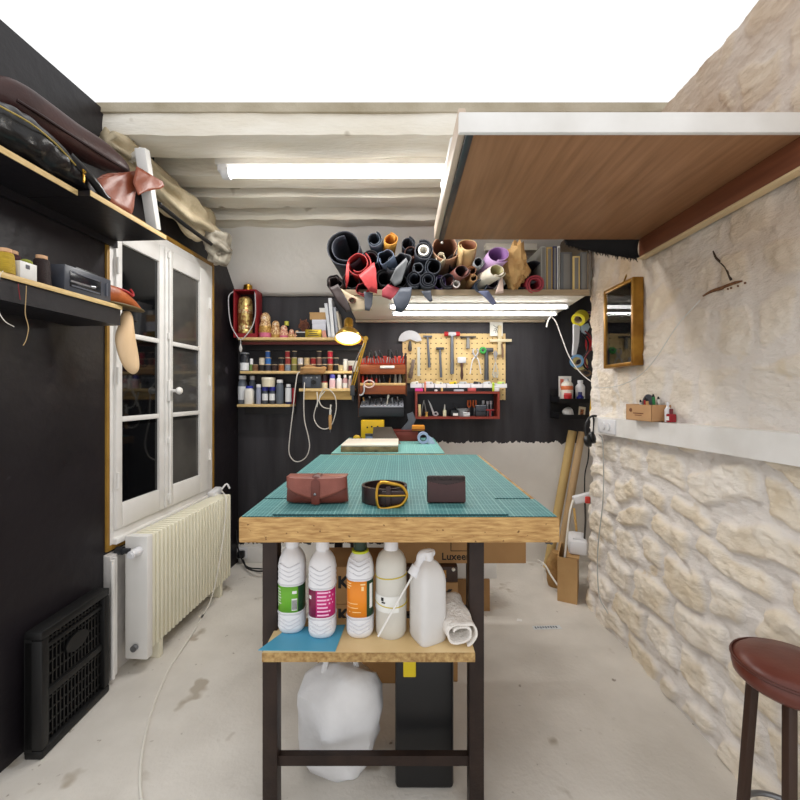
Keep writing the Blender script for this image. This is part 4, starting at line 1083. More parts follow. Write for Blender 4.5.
def vial(px0, px1, py0, py1, z, label, body, cap, capfrac=.22, y=DB, neck=.5, lab=None, labz=(.2, .6), sq=0, name='bottle', grp=None, pxm=PXM, capr=None):
    w = (px1 - px0) * pxm / 2; h = (py1 - py0) * pxm
    t = thing(name, label, 'bottle', (XF((px0 + px1) / 2, y), y, z), (0, 0, 0), grp)
    hb = h * (1 - capfrac); cr = capr or neck * 1.15
    g = G(); g.lathe([(.001, 0), (w * .92, 0), (w, h * .03), (w, hb * .80), (w * .92, hb * .88), (w * neck, hb * .97), (w * neck, hb), (.001, hb)], 22, sq=sq); g.build('body', body, t)
    g = G(); g.lathe([(.001, hb + .0003), (w * cr, hb + .0003), (w * cr, h - .002), (w * cr * .92, h), (.001, h)], 20); g.build('cap', cap, t)
    if lab:
        k = 1.012
        def f(u, v):
            a = R(-78 + 156 * u); c, s = math.sin(a), -math.cos(a)
            q = (1 / (abs(c) ** sq + abs(s) ** sq)) ** (1 / sq) if sq else 1
            return (c * w * k * q, s * w * k * q, h * (labz[0] + (labz[1] - labz[0]) * v))
        g = G(); g.grid(16, 2, f); g.build('label', lab, t)
    return t
LW_ = C(226, 228, 232, .5)
vial(240.3, 249.3, 352, 370.8, Z2, 'dark jar with white label at the left end of the second shelf', C(44, 46, 52, .2), C(120, 122, 128, .3), .08, lab=LW_, labz=(.05, .45), neck=.85)
vial(249.6, 253.4, 358, 370.8, Z2, 'small green bottle with white cap beside the brown spool', C(112, 140, 72, .4), WHITEPL, .45, neck=.7)
vial(343, 348, 358.5, 370.8, Z2, 'white bottle between the ivory and maroon spools', C(226, 226, 220, .4), WHITEPL, .12, neck=.8)
sbox(345.5, 358, 354, 365, Z2 + .001, DB + .06, .03, 'white card box behind the bottle at the right end of the second shelf', WHITEP)
# --- third shelf bottles
GREYB = mat('grey_bottle', (104, 112, 124), .3, var=.1); NAVY = C(26, 34, 84, .35); BLUEC = C(36, 52, 160, .35)
Yb = DB
vial(238.3, 247, 375.5, 404, Z3, 'large grey bottle with white cap and label, left end of the lower shelf', GREYB, WHITEPL, .13, y=Yb + .03, lab=LW_, labz=(.15, .62), neck=.7)
vial(249, 256, 375.5, 404, Z3, 'grey bottle with white cap behind the white jug', GREYB, WHITEPL, .14, y=Yb + .055, neck=.62)
vial(245.2, 253.6, 386.5, 404.6, Z3, 'squat white jug with blue cap', C(230, 226, 218, .4), BLUEC, .14, y=Yb - .022, sq=4, neck=.72)
vial(256.2, 261, 384.5, 404.2, Z3, 'slim pale blue-grey bottle with a white top', C(150, 156, 178, .35), C(222, 222, 226, .4), .16, y=Yb - .02, neck=.85)
ja = vial(262.3, 268.2, 387, 404.2, Z3, 'grey jar with blue lid under the white tub, left one', C(70, 76, 86, .3), C(42, 44, 140, .35), .22, y=Yb - .01, lab=LW_, labz=(.22, .6), neck=.9)
jb2 = vial(269.4, 275.3, 387, 404.2, Z3, 'grey jar with blue lid under the white tub, right one', C(70, 76, 86, .3), C(42, 44, 140, .35), .22, y=Yb - .01, lab=LW_, labz=(.22, .6), neck=.9)
t = thing('plastic_tub', 'round cream plastic tub resting on the two blue-lidded jars', 'tub', (bx(268.8), Yb - .005, Z3 + 17.25 * PXM))
g = G(); g.lathe([(.001, 0), (.044, 0), (.047, .05), (.001, .05)], 28); g.build('tub', C(224, 214, 190, .45), t)
g = G(); g.lathe([(.001, .0503), (.0485, .0503), (.0485, .062), (.046, .066), (.001, .066)], 28); g.build('lid', C(232, 226, 208, .45), t)
vial(276.2, 283.6, 380, 404.3, Z3, 'grey bottle with white cap right of the jars', mat('slate_bottle', (96, 104, 116), .3, var=.1), WHITEPL, .13, y=Yb - .01, neck=.72)
vial(285.4, 291.6, 384.5, 404.3, Z3, 'navy bottle with white cap and label at the right end', NAVY, WHITEPL, .14, y=Yb - .01, lab=LW_, labz=(.12, .82), neck=.6)
t = thing('red_tin', 'narrow red tin behind the navy bottle', 'tin', (bx(292.8), Yb + .03, Z3)); g = G(); g.box2((-.011, -.02, 0), (.011, .02, .115), .003); g.build('tin', C(160, 30, 40, .4), t)
# --- fourth shelf
t = thing('control_box', 'dark grey control box with knob and wires on the short pine shelf', 'device', (XF(311.5, 2.78), 2.835, Z4))
hx = 9.3 * 2.79 / 400
g = G(); g.box2((-hx, -.06, 0), (hx, .06, .096), .004); g.build('case', mat('device_grey', (54, 58, 66), .4, var=.1), t)
g = G(); g.cyl((.018, -.06, .042), (.018, -.076, .042), .016, seg=20); g.build('dial', INK, t)
g = G(); g.box((-.03, -.0605, .045), (.05, .002, .07), bev=.0008); g.build('panel', C(74, 80, 92, .4), t)
for x in (-.035, .0, .04):
    g = G(); g.cyl((x, -.06, .075), (x, -.066, .075), .006, seg=10); g.build('jack', STEEL, t)
t = thing('padded_envelope', 'kraft padded envelope lying over the control box and shelf edge', 'envelope', (XF(312, 2.76), 2.772, Z4 + .0965))
g = G(); rr = []
for i in range(15):
    s = i / 14; x = -.083 + .17 * s; e = (1 - abs(2 * s - 1) ** 5) ** .5
    rr.append([(x + .012 * math.sin(a), math.cos(a) * (.008 + .014 * e), .001 + (.030 + .004 * math.sin(s * 7)) * (1 + math.copysign(abs(math.sin(a)) ** .6, math.sin(a))) * (.7 + .3 * e)) for a in [2 * PI * q / 20 for q in range(20)]])
g.rings(rr); g.wob(.003, 30, 2)
for v in g.bm.verts: v.co.z = max(v.co.z, .001)
g.build('envelope', KRAFT, t)
g = G(); g.box((.0, -.0235, .045), (.15, .002, .010), rot=(R(-10), 0, 0)); g.build('sealed_flap', KRAFT2, t)
D4 = 2.82
k4 = D4 / 400
vial(321.3, 327.6, 374, 387.8, Z4, 'dark jar with red band and cream lower half on the pine shelf', C(214, 206, 176, .4), C(44, 24, 26, .3), .5, y=D4, pxm=k4, neck=.9, lab=C(150, 34, 40), labz=(.42, .5))
vial(329.6, 335.4, 373.8, 387.8, Z4, 'white bottle with violet-blue cap on the pine shelf', C(226, 216, 226, .4), C(86, 84, 180, .4), .28, y=D4, pxm=k4, neck=.8, sq=4, lab=C(226, 190, 200), labz=(.1, .6))
vial(336.4, 342, 374, 387.8, Z4, 'plain white bottle with narrow neck on the pine shelf', C(232, 232, 236, .4), WHITEPL, .2, y=D4, pxm=k4, neck=.5)
vial(342.6, 347.6, 374, 387.8, Z4, 'pale pinkish bottle with white cap on the pine shelf', C(190, 150, 156, .4), WHITEPL, .22, y=D4, pxm=k4, neck=.5, lab=LW_, labz=(.05, .4))
vial(348.2, 352.4, 375, 387.8, Z4, 'small bottle with white cap at the right end of the pine shelf', C(180, 166, 170, .4), WHITEPL, .22, y=D4, pxm=k4, neck=.6)
# cables and soldering iron hanging below
def wire(pts, d, r, label, m=None, name='cable', cat='cable'):
    g = G(); g.tube([P(p[0], p[1], p[2] if len(p) > 2 else d) for p in pts], r, seg=7)
    return tag(g.build(name, m or C(206, 202, 196, .5)), label, cat)
wire([(302, 373, 2.80), (297.5, 374, 2.74), (295, 390), (293, 410), (290, 435), (289, 452), (293, 460), (299, 461.5), (306, 457), (309.5, 447), (308, 435), (304.5, 420), (303.8, 400), (304.2, 388, 2.75), (304.6, 381, 2.785)], 2.735, .0036, 'long grey cable looping below the control box')
wire([(325, 391, 2.735), (319, 399), (314.5, 412), (314.5, 420), (319, 427), (326, 429), (332, 424), (336, 410), (335.5, 398), (331, 391), (325, 388.5), (320, 395), (319.5, 402), (323, 407), (329.5, 408.5), (331.5, 405)], 2.73, .0034, 'coiled white iron cable hanging under the pine shelf')
t = thing('soldering_iron', 'wood-handled iron hanging on its white cable', 'tool', P(330.2, 417, 2.73))
k = 2.73 / 400
g = G(); g.lathe([(.001, 0), (.008, 0), (.010, .02), (.012, .08), (.010, .10), (.001, .10)], 16, at=(0, 0, -.085)); g.build('wooden_handle', mat('handle_wood', (196, 152, 96), .5, var=.2), t)
g = G(); g.cyl((0, 0, .0155), (.002, 0, .05), .007, .009, seg=14); g.build('metal_collar', C(206, 204, 200, .3), t)
g = G(); g.cyl((.002, 0, .0505), (.003, 0, .085), .0045, seg=10); g.build('strain_relief', CREAM, t)
g = G(); g.cyl((0, 0, -.0855), (0, 0, -.105), .003, .001, seg=8); g.build('tip', STEEL, t)
wire([(317, 392, 2.735), (317.5, 400), (317, 407)], 2.725, .004, 'short white lead with a plug end beside the coil')
# ================================================================== BRASS LAMP
D5 = 2.62
lp = thing('desk_lamp', 'brass swing-arm lamp clamped to the pine shelf, lit', 'lamp', P(352, 397, 2.74))
o_ = lp.location
LB = mat('lamp_brass', (214, 172, 76), .3, metal=.7, col2=(172, 128, 44), scale=5)
k = D5 / 400
hd = P(348.5, 329, D5) - o_
g = G(); axis = Vector((-.03, .42, 1)).normalized()
g.lathe([(.088, -.085), (.083, -.066), (.066, -.040), (.044, -.018), (.027, -.006), (.027, .002), (.030, .004), (.030, .05), (.024, .062), (.001, .064)], 36, at=hd + Vector((0, 0, .01)), axis=axis, cap=False); g.build('lamp_shade', LB, lp, solid=.002)
g = G(); g.lathe([(.001, -.072), (.078, -.074), (.081, -.072), (.001, -.069)], 32, at=hd + Vector((0, 0, .01)), axis=axis); g.build('reflector', mat('lamp_inner', (250, 240, 220), .4, var=0, emis=.9), lp)
g = G(); g.ball(hd - axis * .062, (.032, .032, .026)); g.build('bulb', mat('lamp_bulb', (255, 250, 240), .4, var=0, emis=4), lp)
j0 = P(366, 338.5, D5) - o_; j1 = P(352.5, 386, 2.70) - o_
g = G(); g.tube([hd + axis * .0 + Vector((.02, .0, -.01)), P(357, 335, D5 + .01) - o_, j0], .006, seg=8, smooth=False); g.build('neck', LB, lp)
g = G(); g.cyl(j0 + Vector((0, -.02, 0)), j0 + Vector((0, .02, 0)), .014, seg=16); g.build('joint', LB, lp)
for s in (-1, 1):
    g = G(); g.bar(j0 + Vector((s * .006 , 0, 0)), j1 + Vector((s * .008, 0, 0)), .008, .010, .001); g.build('arm', LB, lp)
g = G(); g.tube([j0 + Vector((-.012, 0, -.03)), j0.lerp(j1, .5) + Vector((-.028, 0, 0)), j1 + Vector((-.012, 0, .03))], .003, seg=6); g.build('spring', STEEL, lp)
g = G(); g.box(j1 + Vector((.0, .01, -.03)), (.03, .04, .07), bev=.004); g.cyl(j1 + Vector((0, .01, -.10)), j1 + Vector((0, .01, -.065)), .008, seg=10); g.build('clamp', DSTEEL, lp)

# ================================================================== TIERED TOOL RACK
dk_ = 2.78
rk = thing('tool_rack', 'three-tier leather tool rack of brown boards on the back wall', 'rack', (XF(382, dk_), 2.96, ZF(417, dk_)))
o_ = rk.location
def RP(px, py, d): return P(px, py, d) - o_
BRN = mat('orange_brown_board', (150, 76, 30), .4, col2=(120, 56, 20), scale=4, stretch=(.6, 4, 8))
REDP = C(206, 62, 44, .4)
def rbox(px0, px1, py0, py1, d0, d1, m, nm, label=None, bev=.002):
    a = RP(px0, py1, d0); b = RP(px1, py0, d0); b.y = d1 - o_.y
    g = G(); g.box2(a, b, bev); return g.build(nm, m, rk, label)
rbox(360.5, 405, 356, 364.4, 2.815, 2.955, REDP, 'tier_top', 'red top tier')
rbox(360, 405.5, 364.6, 374, 2.77, 2.81, BRN, 'front_board'); 
rbox(360, 405.5, 383, 385.5, 2.78, 2.955, mat('pale_tier', (222, 190, 130), .5), 'tier_middle', 'pale wooden middle tier')
rbox(360, 405.5, 385.6, 394.2, 2.755, 2.779, BRN, 'front_board')
rbox(358.5, 404, 408, 416.5, 2.73, 2.955, C(30, 32, 38, .4), 'tier_bottom', 'dark bottom tray')
g = G(); q0, q1 = RP(360, 407.5, 2.735), RP(403.5, 407.5, 2.735); zt0, zt1 = RP(0, 407, 2.735).z, RP(0, 398, 2.90).z; yb_ = 2.93 - o_.y
g.prism([(q0.x, q0.y, zt0 - .002), (q0.x, yb_, zt0 - .002), (q0.x, yb_, zt1), (q0.x, q0.y, zt0 + .003)], (0, 0, 0), (q1.x - q0.x, 0, 0)); ins = g.build('grey_insert', C(150, 154, 164, .4), rk)
g = G()
for i in range(12):
    x = q0.x + (q1.x - q0.x) * (i + .5) / 12
    for s in (.15, .45, .75): y = q0.y + (yb_ - q0.y) * s; z = zt0 + .003 + (zt1 - zt0 - .003) * s; g.box((x, y, z), (.010, .022, .004))
g.build('slots', C(60, 62, 70, .5), ins)
rbox(358, 360, 352, 417, 2.80, 2.955, C(92, 50, 26, .5), 'side_panel'); rbox(405.6, 407, 356, 396, 2.80, 2.955, C(92, 50, 26, .5), 'side_panel')
rbox(380, 394.5, 365.6, 368.2, 2.765, 2.7695, LWHITE, 'name_plate', 'small white name plate')
rnd = random.Random(21)
TOOLM = [INK, C(170, 40, 34, .4), DSTEEL, C(96, 54, 30, .5), C(30, 34, 44, .4)]
for k in range(16):          # tools standing in the red tier
    px = 362.5 + k * 2.7
    b = P(px, 362, 2.785 + (k % 2) * .006); b.z = ZF(363, 2.785)
    h = rnd.uniform(.068, .095)
    t = thing('leather_tool', '%s in the red top tier, %s of the row' % (['black-handled awl', 'slim dark punch', 'steel-shanked chisel', 'short black pricking iron'][k % 4], ['first', 'second', 'third', 'fourth', 'fifth', 'sixth', 'seventh', 'eighth', 'ninth', 'tenth', 'eleventh', 'twelfth', 'thirteenth', 'fourteenth', 'fifteenth', 'last'][k]), 'tool', b, (0, rnd.uniform(-.35, .35), 0), 'tools in the red top tier')
    g = G(); g.cyl((0, 0, 0.001), (0, 0, h * .45), .0035, seg=8); g.build('shank', STEEL, t)
    g = G(); g.lathe([(.001, h * .45), (.006, h * .45), (.008, h * .7), (.006, h), (.001, h + .004)], 10); g.build('handle', TOOLM[[0, 0, 2, 4][k % 4]], t)
zm = ZF(383, 2.78)
for k, (px, nm, lb, h, m, r) in enumerate(((363, 'edge_tool', 'red-handled tool with steel tip in the middle tier', .085, C(180, 44, 34, .4), .009), (367, 'edge_tool', 'second red-handled tool in the middle tier', .07, C(180, 44, 34, .4), .008), (372, 'edge_tool', 'red-handled stubby tool beside the white ring', .062, C(168, 36, 32, .4), .010), (376.5, 'edge_tool', 'red and cream handled tool in the middle tier', .058, C(190, 60, 46, .4), .009), (380, 'awl', 'thin steel awl in the middle tier', .055, STEEL, .004), (384.5, 'metal_punch', 'round dark metal punch in the middle tier', .058, DSTEEL, .009), (389.5, 'awl', 'brown wooden awl pointing up in the middle tier', .060, C(160, 110, 60, .5), .007))):
    b = P(px, 378, 2.82 + .02 * (k % 2)); b.z = zm + .0005
    t = thing(nm, lb, 'tool', b, (0, rnd.uniform(-.15, .15), 0))
    g = G(); g.lathe([(.001, .001), (r * .8, .001), (r, h * .2), (r * .7, h * .6), (r * .5, h * .62), (.001, h * .62)], 12); g.build('handle', m, t)
    g = G(); g.cyl((0, 0, h * .621), (0, 0, h), r * .35, r * .15, seg=8); g.build('tip', STEEL, t)
for px, h, lb in ((395.5, .095, 'left round-headed figure with pale head in the middle tier'), (400, .105, 'right round-headed figure with pale head in the middle tier')):
    b = P(px, 378, 2.82); b.z = zm + .0005
    t = thing('peg_figure', lb, 'stamp', b)
    g = G(); g.lathe([(.001, .0), (.012, 0), (.012, h * .3), (.007, h * .5), (.009, h * .66), (.001, h * .68)], 14); g.build('body', C(136, 134, 128, .4), t)
    g = G(); g.ball((0, 0, h * .82), (.011, .011, h * .14)); g.build('head', C(232, 206, 180, .4), t)
t = thing('thread_ring', 'white ring of thread hanging on the middle tier', 'thread', P(369, 384, 2.745))
g = G(); g.tube([(math.cos(a) * .034, -.002, math.sin(a) * .024) for a in [2 * PI * q / 14 for q in range(14)]], .005, seg=8, closed=True, n=4); g.build('ring', C(236, 208, 200, .6), t)
for k in range(14):
    px = 364 + (k % 7) * 5.7; d = 2.775 + .07 * (k // 7)
    b = P(px, 400, d); s_ = (d - 2.735) / .195; b.z = o_.z + zt0 + .003 + (zt1 - zt0 - .003) * s_
    h = rnd.uniform(.02, .045) if k != 4 else .07
    col = [STEEL, DSTEEL, INK, C(190, 150, 90, .5), C(210, 208, 196, .4)][[0, 2, 1, 2, 4, 0, 1, 3, 0, 2, 0, 1, 0, 0][k]]
    t = thing('stamp_tool', '%s stamp in the %s row of the grey bottom tray, %s from left' % (['steel', 'black', 'dark', 'black', 'tall white', 'steel', 'dark', 'brass', 'steel', 'black', 'steel', 'dark', 'steel', 'steel'][k], 'front' if k < 7 else 'rear', ['first', 'second', 'third', 'fourth', 'fifth', 'sixth', 'seventh'][k % 7]), 'tool', b, (rnd.uniform(-.1, .1), rnd.uniform(-.2, .2), 0), 'stamping tools in the bottom tray')
    g = G(); g.lathe([(.001, 0.001), (.004, .001), (.0045, h * .6), (.008, h * .7), (.008, h), (.001, h)], 10); g.build('tool', col, t)
t = thing('steel_clip', 'bent pale steel clip hanging at the left of the middle tier', 'clip', P(362.5, 390, 2.735))
g = G(); g.tube([(.008, 0, .03), (.012, 0, 0), (.0, 0, -.03), (-.02, 0, -.036)], .005, seg=8); g.build('clip', C(196, 196, 200, .3), t)

# ================================================================== PEGBOARD
DPB = 2.935
def peg_mat():
    m = mat('pegboard', (216, 188, 134), .6, col2=(206, 176, 120), scale=5)
    nt = m.node_tree; N = nt.nodes; L = nt.links; b = N['Principled BSDF']
    old = b.inputs['Base Color'].links[0].from_socket
    tc = N.new('ShaderNodeTexCoord'); sp = N.new('ShaderNodeSeparateXYZ'); L.new(tc.outputs['Object'], sp.inputs[0])
    acc = None
    for ax in ('X', 'Z'):
        a = N.new('ShaderNodeMath'); a.operation = 'DIVIDE'; a.inputs[1].default_value = .038; L.new(sp.outputs[ax], a.inputs[0])
        f = N.new('ShaderNodeMath'); f.operation = 'FRACT'; L.new(a.outputs[0], f.inputs[0])
        s = N.new('ShaderNodeMath'); s.operation = 'SUBTRACT'; s.inputs[1].default_value = .5; L.new(f.outputs[0], s.inputs[0])
        p = N.new('ShaderNodeMath'); p.operation = 'POWER'; p.inputs[1].default_value = 2; L.new(s.outputs[0], p.inputs[0])
        if acc is None: acc = p.outputs[0]
        else:
            q = N.new('ShaderNodeMath'); q.operation = 'ADD'; L.new(acc, q.inputs[0]); L.new(p.outputs[0], q.inputs[1]); acc = q.outputs[0]
    l = N.new('ShaderNodeMath'); l.operation = 'LESS_THAN'; l.inputs[1].default_value = .017; L.new(acc, l.inputs[0])
    mx = N.new('ShaderNodeMix'); mx.data_type = 'RGBA'; L.new(l.outputs[0], mx.inputs['Factor']); L.new(old, mx.inputs['A']); mx.inputs['B'].default_value = lin((92, 70, 40))
    L.new(mx.outputs['Result'], b.inputs['Base Color'])
    return m
pg = thing('pegboard', 'beige perforated pegboard of hand tools on the back wall', 'pegboard', P(454, 382, DPB + .02))
o_ = pg.location
a, b = P(402.5, 383, DPB + .02) - o_, P(505.5, 333.5, DPB + .02) - o_
g = G(); g.box2((a.x, 0, a.z), (b.x, .004, b.z)); c0 = P(499, 400, DPB + .02) - o_; g.box2((c0.x, 0, c0.z), (b.x, .004, a.z)); g.build('board', peg_mat(), pg)
for x in (a.x + .03, b.x - .03):
    g = G(); g.box2((x - .01, .0042, a.z + .02), (x + .01, .0095, b.z - .02)); g.build('spacer', WOODRAW, pg)
DT = DPB - .003           # tools hang just in front
kt = DT / 400
HG = mat('hammer_grey', (104, 108, 116), .4, metal=.3, var=.15)
def ptool(name, label, px, py, cat='tool', rz=0): return thing(name, label, cat, P(px, py, DT), (0, rz, 0))
def q(px, py, t): return Vector(((px) * kt, 0, -(py) * kt))
def hammer(label, px, py, hw, hh, hl, w, mh, ml, lean=0, ends=None):
    t = ptool('hammer', label, px, py, 'hammer')
    g = G(); g.cyl((-hw * kt, 0, 0), (hw * kt, 0, 0), hh * kt, seg=14); g.box((0, 0, 0), (hw * kt * .7, hh * kt * 1.7, hh * kt * 1.9), bev=.003); g.build('head', mh, t)
    if ends:
        for s in (-1, 1):
            g = G(); g.cyl((s * hw * kt * .55, 0, 0), (s * hw * kt * 1.1, 0, 0), hh * kt * 1.15, seg=16); g.build('face_cap', ends, t)
    g = G(); g.tube([(0, 0, -hh * kt * .9), (lean * .5 * kt, 0, -hl * .5 * kt), (lean * kt, 0, -hl * kt)], lambda s: (w * (.85 + .25 * s)) * kt, seg=10); g.build('handle', ml, t)
    return t
t = ptool('head_knife', 'half-moon head knife with pale blade at the top left of the pegboard', 410, 341, 'knife')
g = G(); poly = [(math.cos(a) * 11.5 * kt, -.002, math.sin(a) * 10.5 * kt) for a in [PI * k / 20 for k in range(21)]] + [(-6 * kt, -.002, -.5 * kt), (0, -.002, 2.0 * kt), (6 * kt, -.002, -.5 * kt)]
g.prism(poly, (0, 0, 0), (0, .003, 0)); g.build('blade', C(186, 187, 190, .3), t)
g = G(); g.lathe([(.001, 0), (.009, 0), (.013, -.03), (.015, -.055), (.010, -.074), (.001, -.076)], 14, at=(0, -.002, -.001), sy=.55); g.build('handle', C(58, 54, 54, .45), t)
hammer('slim grey hammer with small head, left of the pegboard', 427.5, 336.5, 4.5, 1.0, 31, 1.3, HG, HG, lean=2)
hammer('grey hammer hanging lower between the slim one and the red mallet', 440, 348.5, 4, 1.3, 29, 1.3, DSTEEL, HG, lean=1)
hammer('mallet with red faces and long grey handle, centre of the pegboard', 452, 334, 7, 2.0, 40, 1.9, C(190, 190, 194, .3), HG, ends=C(180, 32, 36, .4))
hammer('short tee-shaped hammer with wide dark head', 468, 337, 8, .9, 11.5, 1.8, DSTEEL, C(130, 128, 124, .4))
hammer('black-handled hammer under the green tape', 486.5, 350, 6.5, 2.2, 30, 2.2, C(64, 66, 70, .4), C(70, 72, 76, .5))
t = ptool('steel_ruler', 'narrow steel strip hanging between two handles at left', 418.8, 347, 'ruler'); g = G(); g.box2((-1.4 * kt, -.001, -29 * kt), (1.4 * kt, .001, 0)); g.cyl((0, -.0015, -2 * kt), (0, .0015, -2 * kt), .003, seg=8); g.build('blade', C(190, 188, 176, .3), t)
t = ptool('rasp', 'dark brown flat rasp leaning at the left edge of the pegboard', 413.5, 359.5, 'rasp', R(10)); g = G(); g.box2((-1.7 * kt, -.003, -12 * kt), (1.7 * kt, .003, 0), .001); g.build('file', C(120, 104, 92, .5), t)
g = G(); g.box2((-2.1 * kt, -.006, -19 * kt), (2.1 * kt, .005, -12.05 * kt), .003); g.build('handle', C(104, 86, 72, .5), t)
t = ptool('brush', 'small pale-headed brush with dark wooden handle', 461.8, 360, 'brush'); g = G(); g.box((0, 0, 0), (8.5 * kt, .012, 6 * kt), bev=.006); g.build('head', C(196, 196, 200, .5), t)
g = G(); g.lathe([(.001, -3.05 * kt), (.010, -3.05 * kt), (.008, -9 * kt), (.012, -15 * kt), (.008, -19 * kt), (.001, -19 * kt)], 12, sy=.6); g.build('handle', C(74, 48, 40, .5), t)
t = ptool('pliers', 'chromed pliers spread open on the pegboard', 475.5, 357, 'pliers')
for s in (-1, 1):
    g = G(); g.tube([(s * .4 * kt, s * .001, 0), (s * 3.2 * kt, s * .001, 6 * kt * -.7), (s * 5.5 * kt, s * .001, -17 * kt)], lambda u: .0055 - .0015 * u, seg=8); g.build('grip', C(206, 206, 208, .3), t)
    g = G(); g.tube([(-s * .3 * kt, s * .001, .5 * kt), (-s * 2.6 * kt, s * .001, 5 * kt), (-s * 1.4 * kt, s * .001, 8 * kt)], .006, seg=8); g.build('jaw', C(176, 176, 180, .3), t)
g = G(); g.cyl((0, -.008, 0), (0, .006, 0), .007, seg=12); g.build('pivot', STEEL, t)
t = ptool('tape_roll', 'small green tape roll hanging above the black hammer', 482.6, 350.5, 'tape'); g = G(); g.tube([(math.cos(a) * 2.4 * kt, -.012, math.sin(a) * 2.4 * kt) for a in [2 * PI * i / 12 for i in range(12)]], 1.2 * kt, seg=8, closed=True, n=3); g.build('tape', C(44, 150, 60, .4), t)
t = ptool('scissors', 'pale steel scissors at the right of the pegboard', 495.5, 362, 'scissors')
for s in (-1, 1):
    g = G(); g.prism([(s * .3 * kt, s * .0015, 0), (s * 2.2 * kt, s * .0015, 9 * kt), (s * .2 * kt, s * .0015, 12 * kt)], (0, 0, 0), (0, .002, 0)); g.build('blade', C(150, 150, 154, .3), t)
    g = G(); g.tube([(0, s * .002, 0), (s * 1.6 * kt, s * .002, -6 * kt), (s * 2.6 * kt, s * .002, -12 * kt), (s * 1.2 * kt, s * .002, -15.5 * kt), (s * .6 * kt, s * .002, -10 * kt)], .0042, seg=8); g.build('handle', C(186, 182, 172, .35), t)
t = ptool('square_ruler', 'pale wooden tee square at the top right of the pegboard', 500, 340.5, 'ruler'); g = G(); g.box2((-10 * kt, -.006, -1.4 * kt), (11.5 * kt, .004, 1.4 * kt), .001); g.build('head', C(206, 192, 158, .5), t)
g = G(); g.box2((-2.2 * kt, -.0035, -14 * kt), (1.6 * kt, .003, 15 * kt), .001); g.build('blade', C(200, 184, 146, .5), t)
t = ptool('rasp', 'dark curved-tip rasp hanging under the tee square', 501.5, 344, 'rasp', R(-4)); g = G(); g.tube([(0, -.012, 0), (.3 * kt, -.012, -7 * kt), (-.4 * kt, -.012, -14 * kt)], .0075, seg=8); g.build('file', C(120, 92, 72, .5), t)
t = ptool('drawing_card', 'white card with a dark line drawing pinned above the pegboard', 496.5, 329, 'card'); g = G(); g.box2((-6.4 * kt, .004, -7 * kt), (6.4 * kt, .006, 7 * kt)); g.build('card', C(216, 214, 206, .6), t)
g = G()
for p in ([(-3, 4), (0, 2), (3, 4)], [(-2.4, 0), (2, 2)], [(-1, -4), (0, 0), (1.5, -4)], [(-3, -2), (-1, -1)]): g.tube([(x * kt, .0035, z * kt) for x, z in p], .0018, seg=4)
g.build('drawing', C(70, 68, 66), t)
# white trays along the foot of the pegboard
NAMES = ['first from the left', 'second from the left', 'third from the left', 'fourth from the left', 'fifth, in the middle right', 'sixth from the left', 'seventh from the left', 'last on the right']
for k in range(8):
    px = 416 + k * 12
    t = thing('parts_tray', 'white parts tray under the pegboard, %s' % NAMES[k], 'tray', P(px, 387.8, 2.89), (0, 0, 0), 'white trays under the pegboard')
    g = G(); hw = 5.7 * 2.88 / 400; z1 = 4.6 * 2.88 / 400
    g.box2((-hw, -.03, 0), (hw, .035, .003)); g.box2((-hw, -.033, 0), (hw, -.030, z1 * .8)); g.box2((-hw, .033, 0), (hw, .036, z1)); g.box2((-hw, -.03, 0), (-hw + .002, .033, z1 * .9)); g.box2((hw - .002, -.03, 0), (hw, .033, z1 * .9)); g.build('tray', WHITEPL, t)
    mm = [C(230, 226, 214, .4), C(214, 214, 218, .4), C(226, 214, 170, .4), C(226, 196, 30, .4), C(186, 188, 190, .4), C(40, 40, 44, .4), C(214, 214, 216, .4), C(190, 216, 110, .4)][k]
    n_ = ['white eraser', 'bent white card scrap', 'rolled cream strip', 'yellow wax block', 'steel blade', 'black marker', 'grey clip', 'pale green marker'][k]
    t2 = thing('tray_item', '%s lying in the parts tray %s' % (n_, NAMES[k]), 'tool', P(px + (1 if k % 2 else -1), 385.5, 2.885)); t2.location.z = t.location.z + .0035
    g = G(); g.box((0, 0, .022), (.052, .018, .038), rot=(0, R(8 * (k % 3 - 1)), 0), bev=.006); g.build('body', mm, t2)
    g = G(); g.box((.012, -.0095, .024), (.012, .002, .022), bev=.001); g.build('stripe', C(150, 150, 150, .4) if k != 3 else C(60, 90, 40, .4), t2)
# red wall box with odds and ends
rb = thing('wall_box', 'red-rimmed shallow box shelf below the pegboard', 'shelf', P(457.5, 419, 2.80))
o_ = rb.location; k = 2.80 / 400; hw = 42.3 * k; hh = 27.5 * k
RW = C(140, 54, 40, .5)
g = G(); th = 2.2 * k
g.box2((-hw, 0, 0), (hw, .13, th)); g.box2((-hw, 0, hh - th), (hw, .13, hh)); g.box2((-hw, 0, th), (-hw + th, .13, hh - th)); g.box2((hw - th, 0, th), (hw, .13, hh - th)); g.build('frame', RW, rb)
g = G(); g.box2((-hw + th, .12, th), (hw - th, .13, hh - th)); g.build('back_panel', C(34, 34, 42, .5), rb)
zb_ = o_.z + th
def inbox(nm, lb, cat, px, y=2.85): return thing(nm, lb, cat, (XF(px, 2.83), y, zb_ + .0005))
t = inbox('wooden_block', 'pale wooden block at the left end of the red box', 'block', 419.5); g = G(); g.box2((-.009, -.03, 0), (.009, .03, .085), .002); g.build('block', C(226, 206, 150, .5), t)
t = inbox('steel_dividers', 'steel dividers leaning in the red box beside the wooden block', 'tool', 424)
for s in (-1, 1):
    g = G(); g.tube([(0, s * .004, .115), (s * .012, s * .004, .06), (s * .02, s * .004, .002)], .004, seg=8); g.build('leg', STEEL, t)
t = inbox('steel_shears', 'grey triangular shears leaning in the red box', 'scissors', 431)
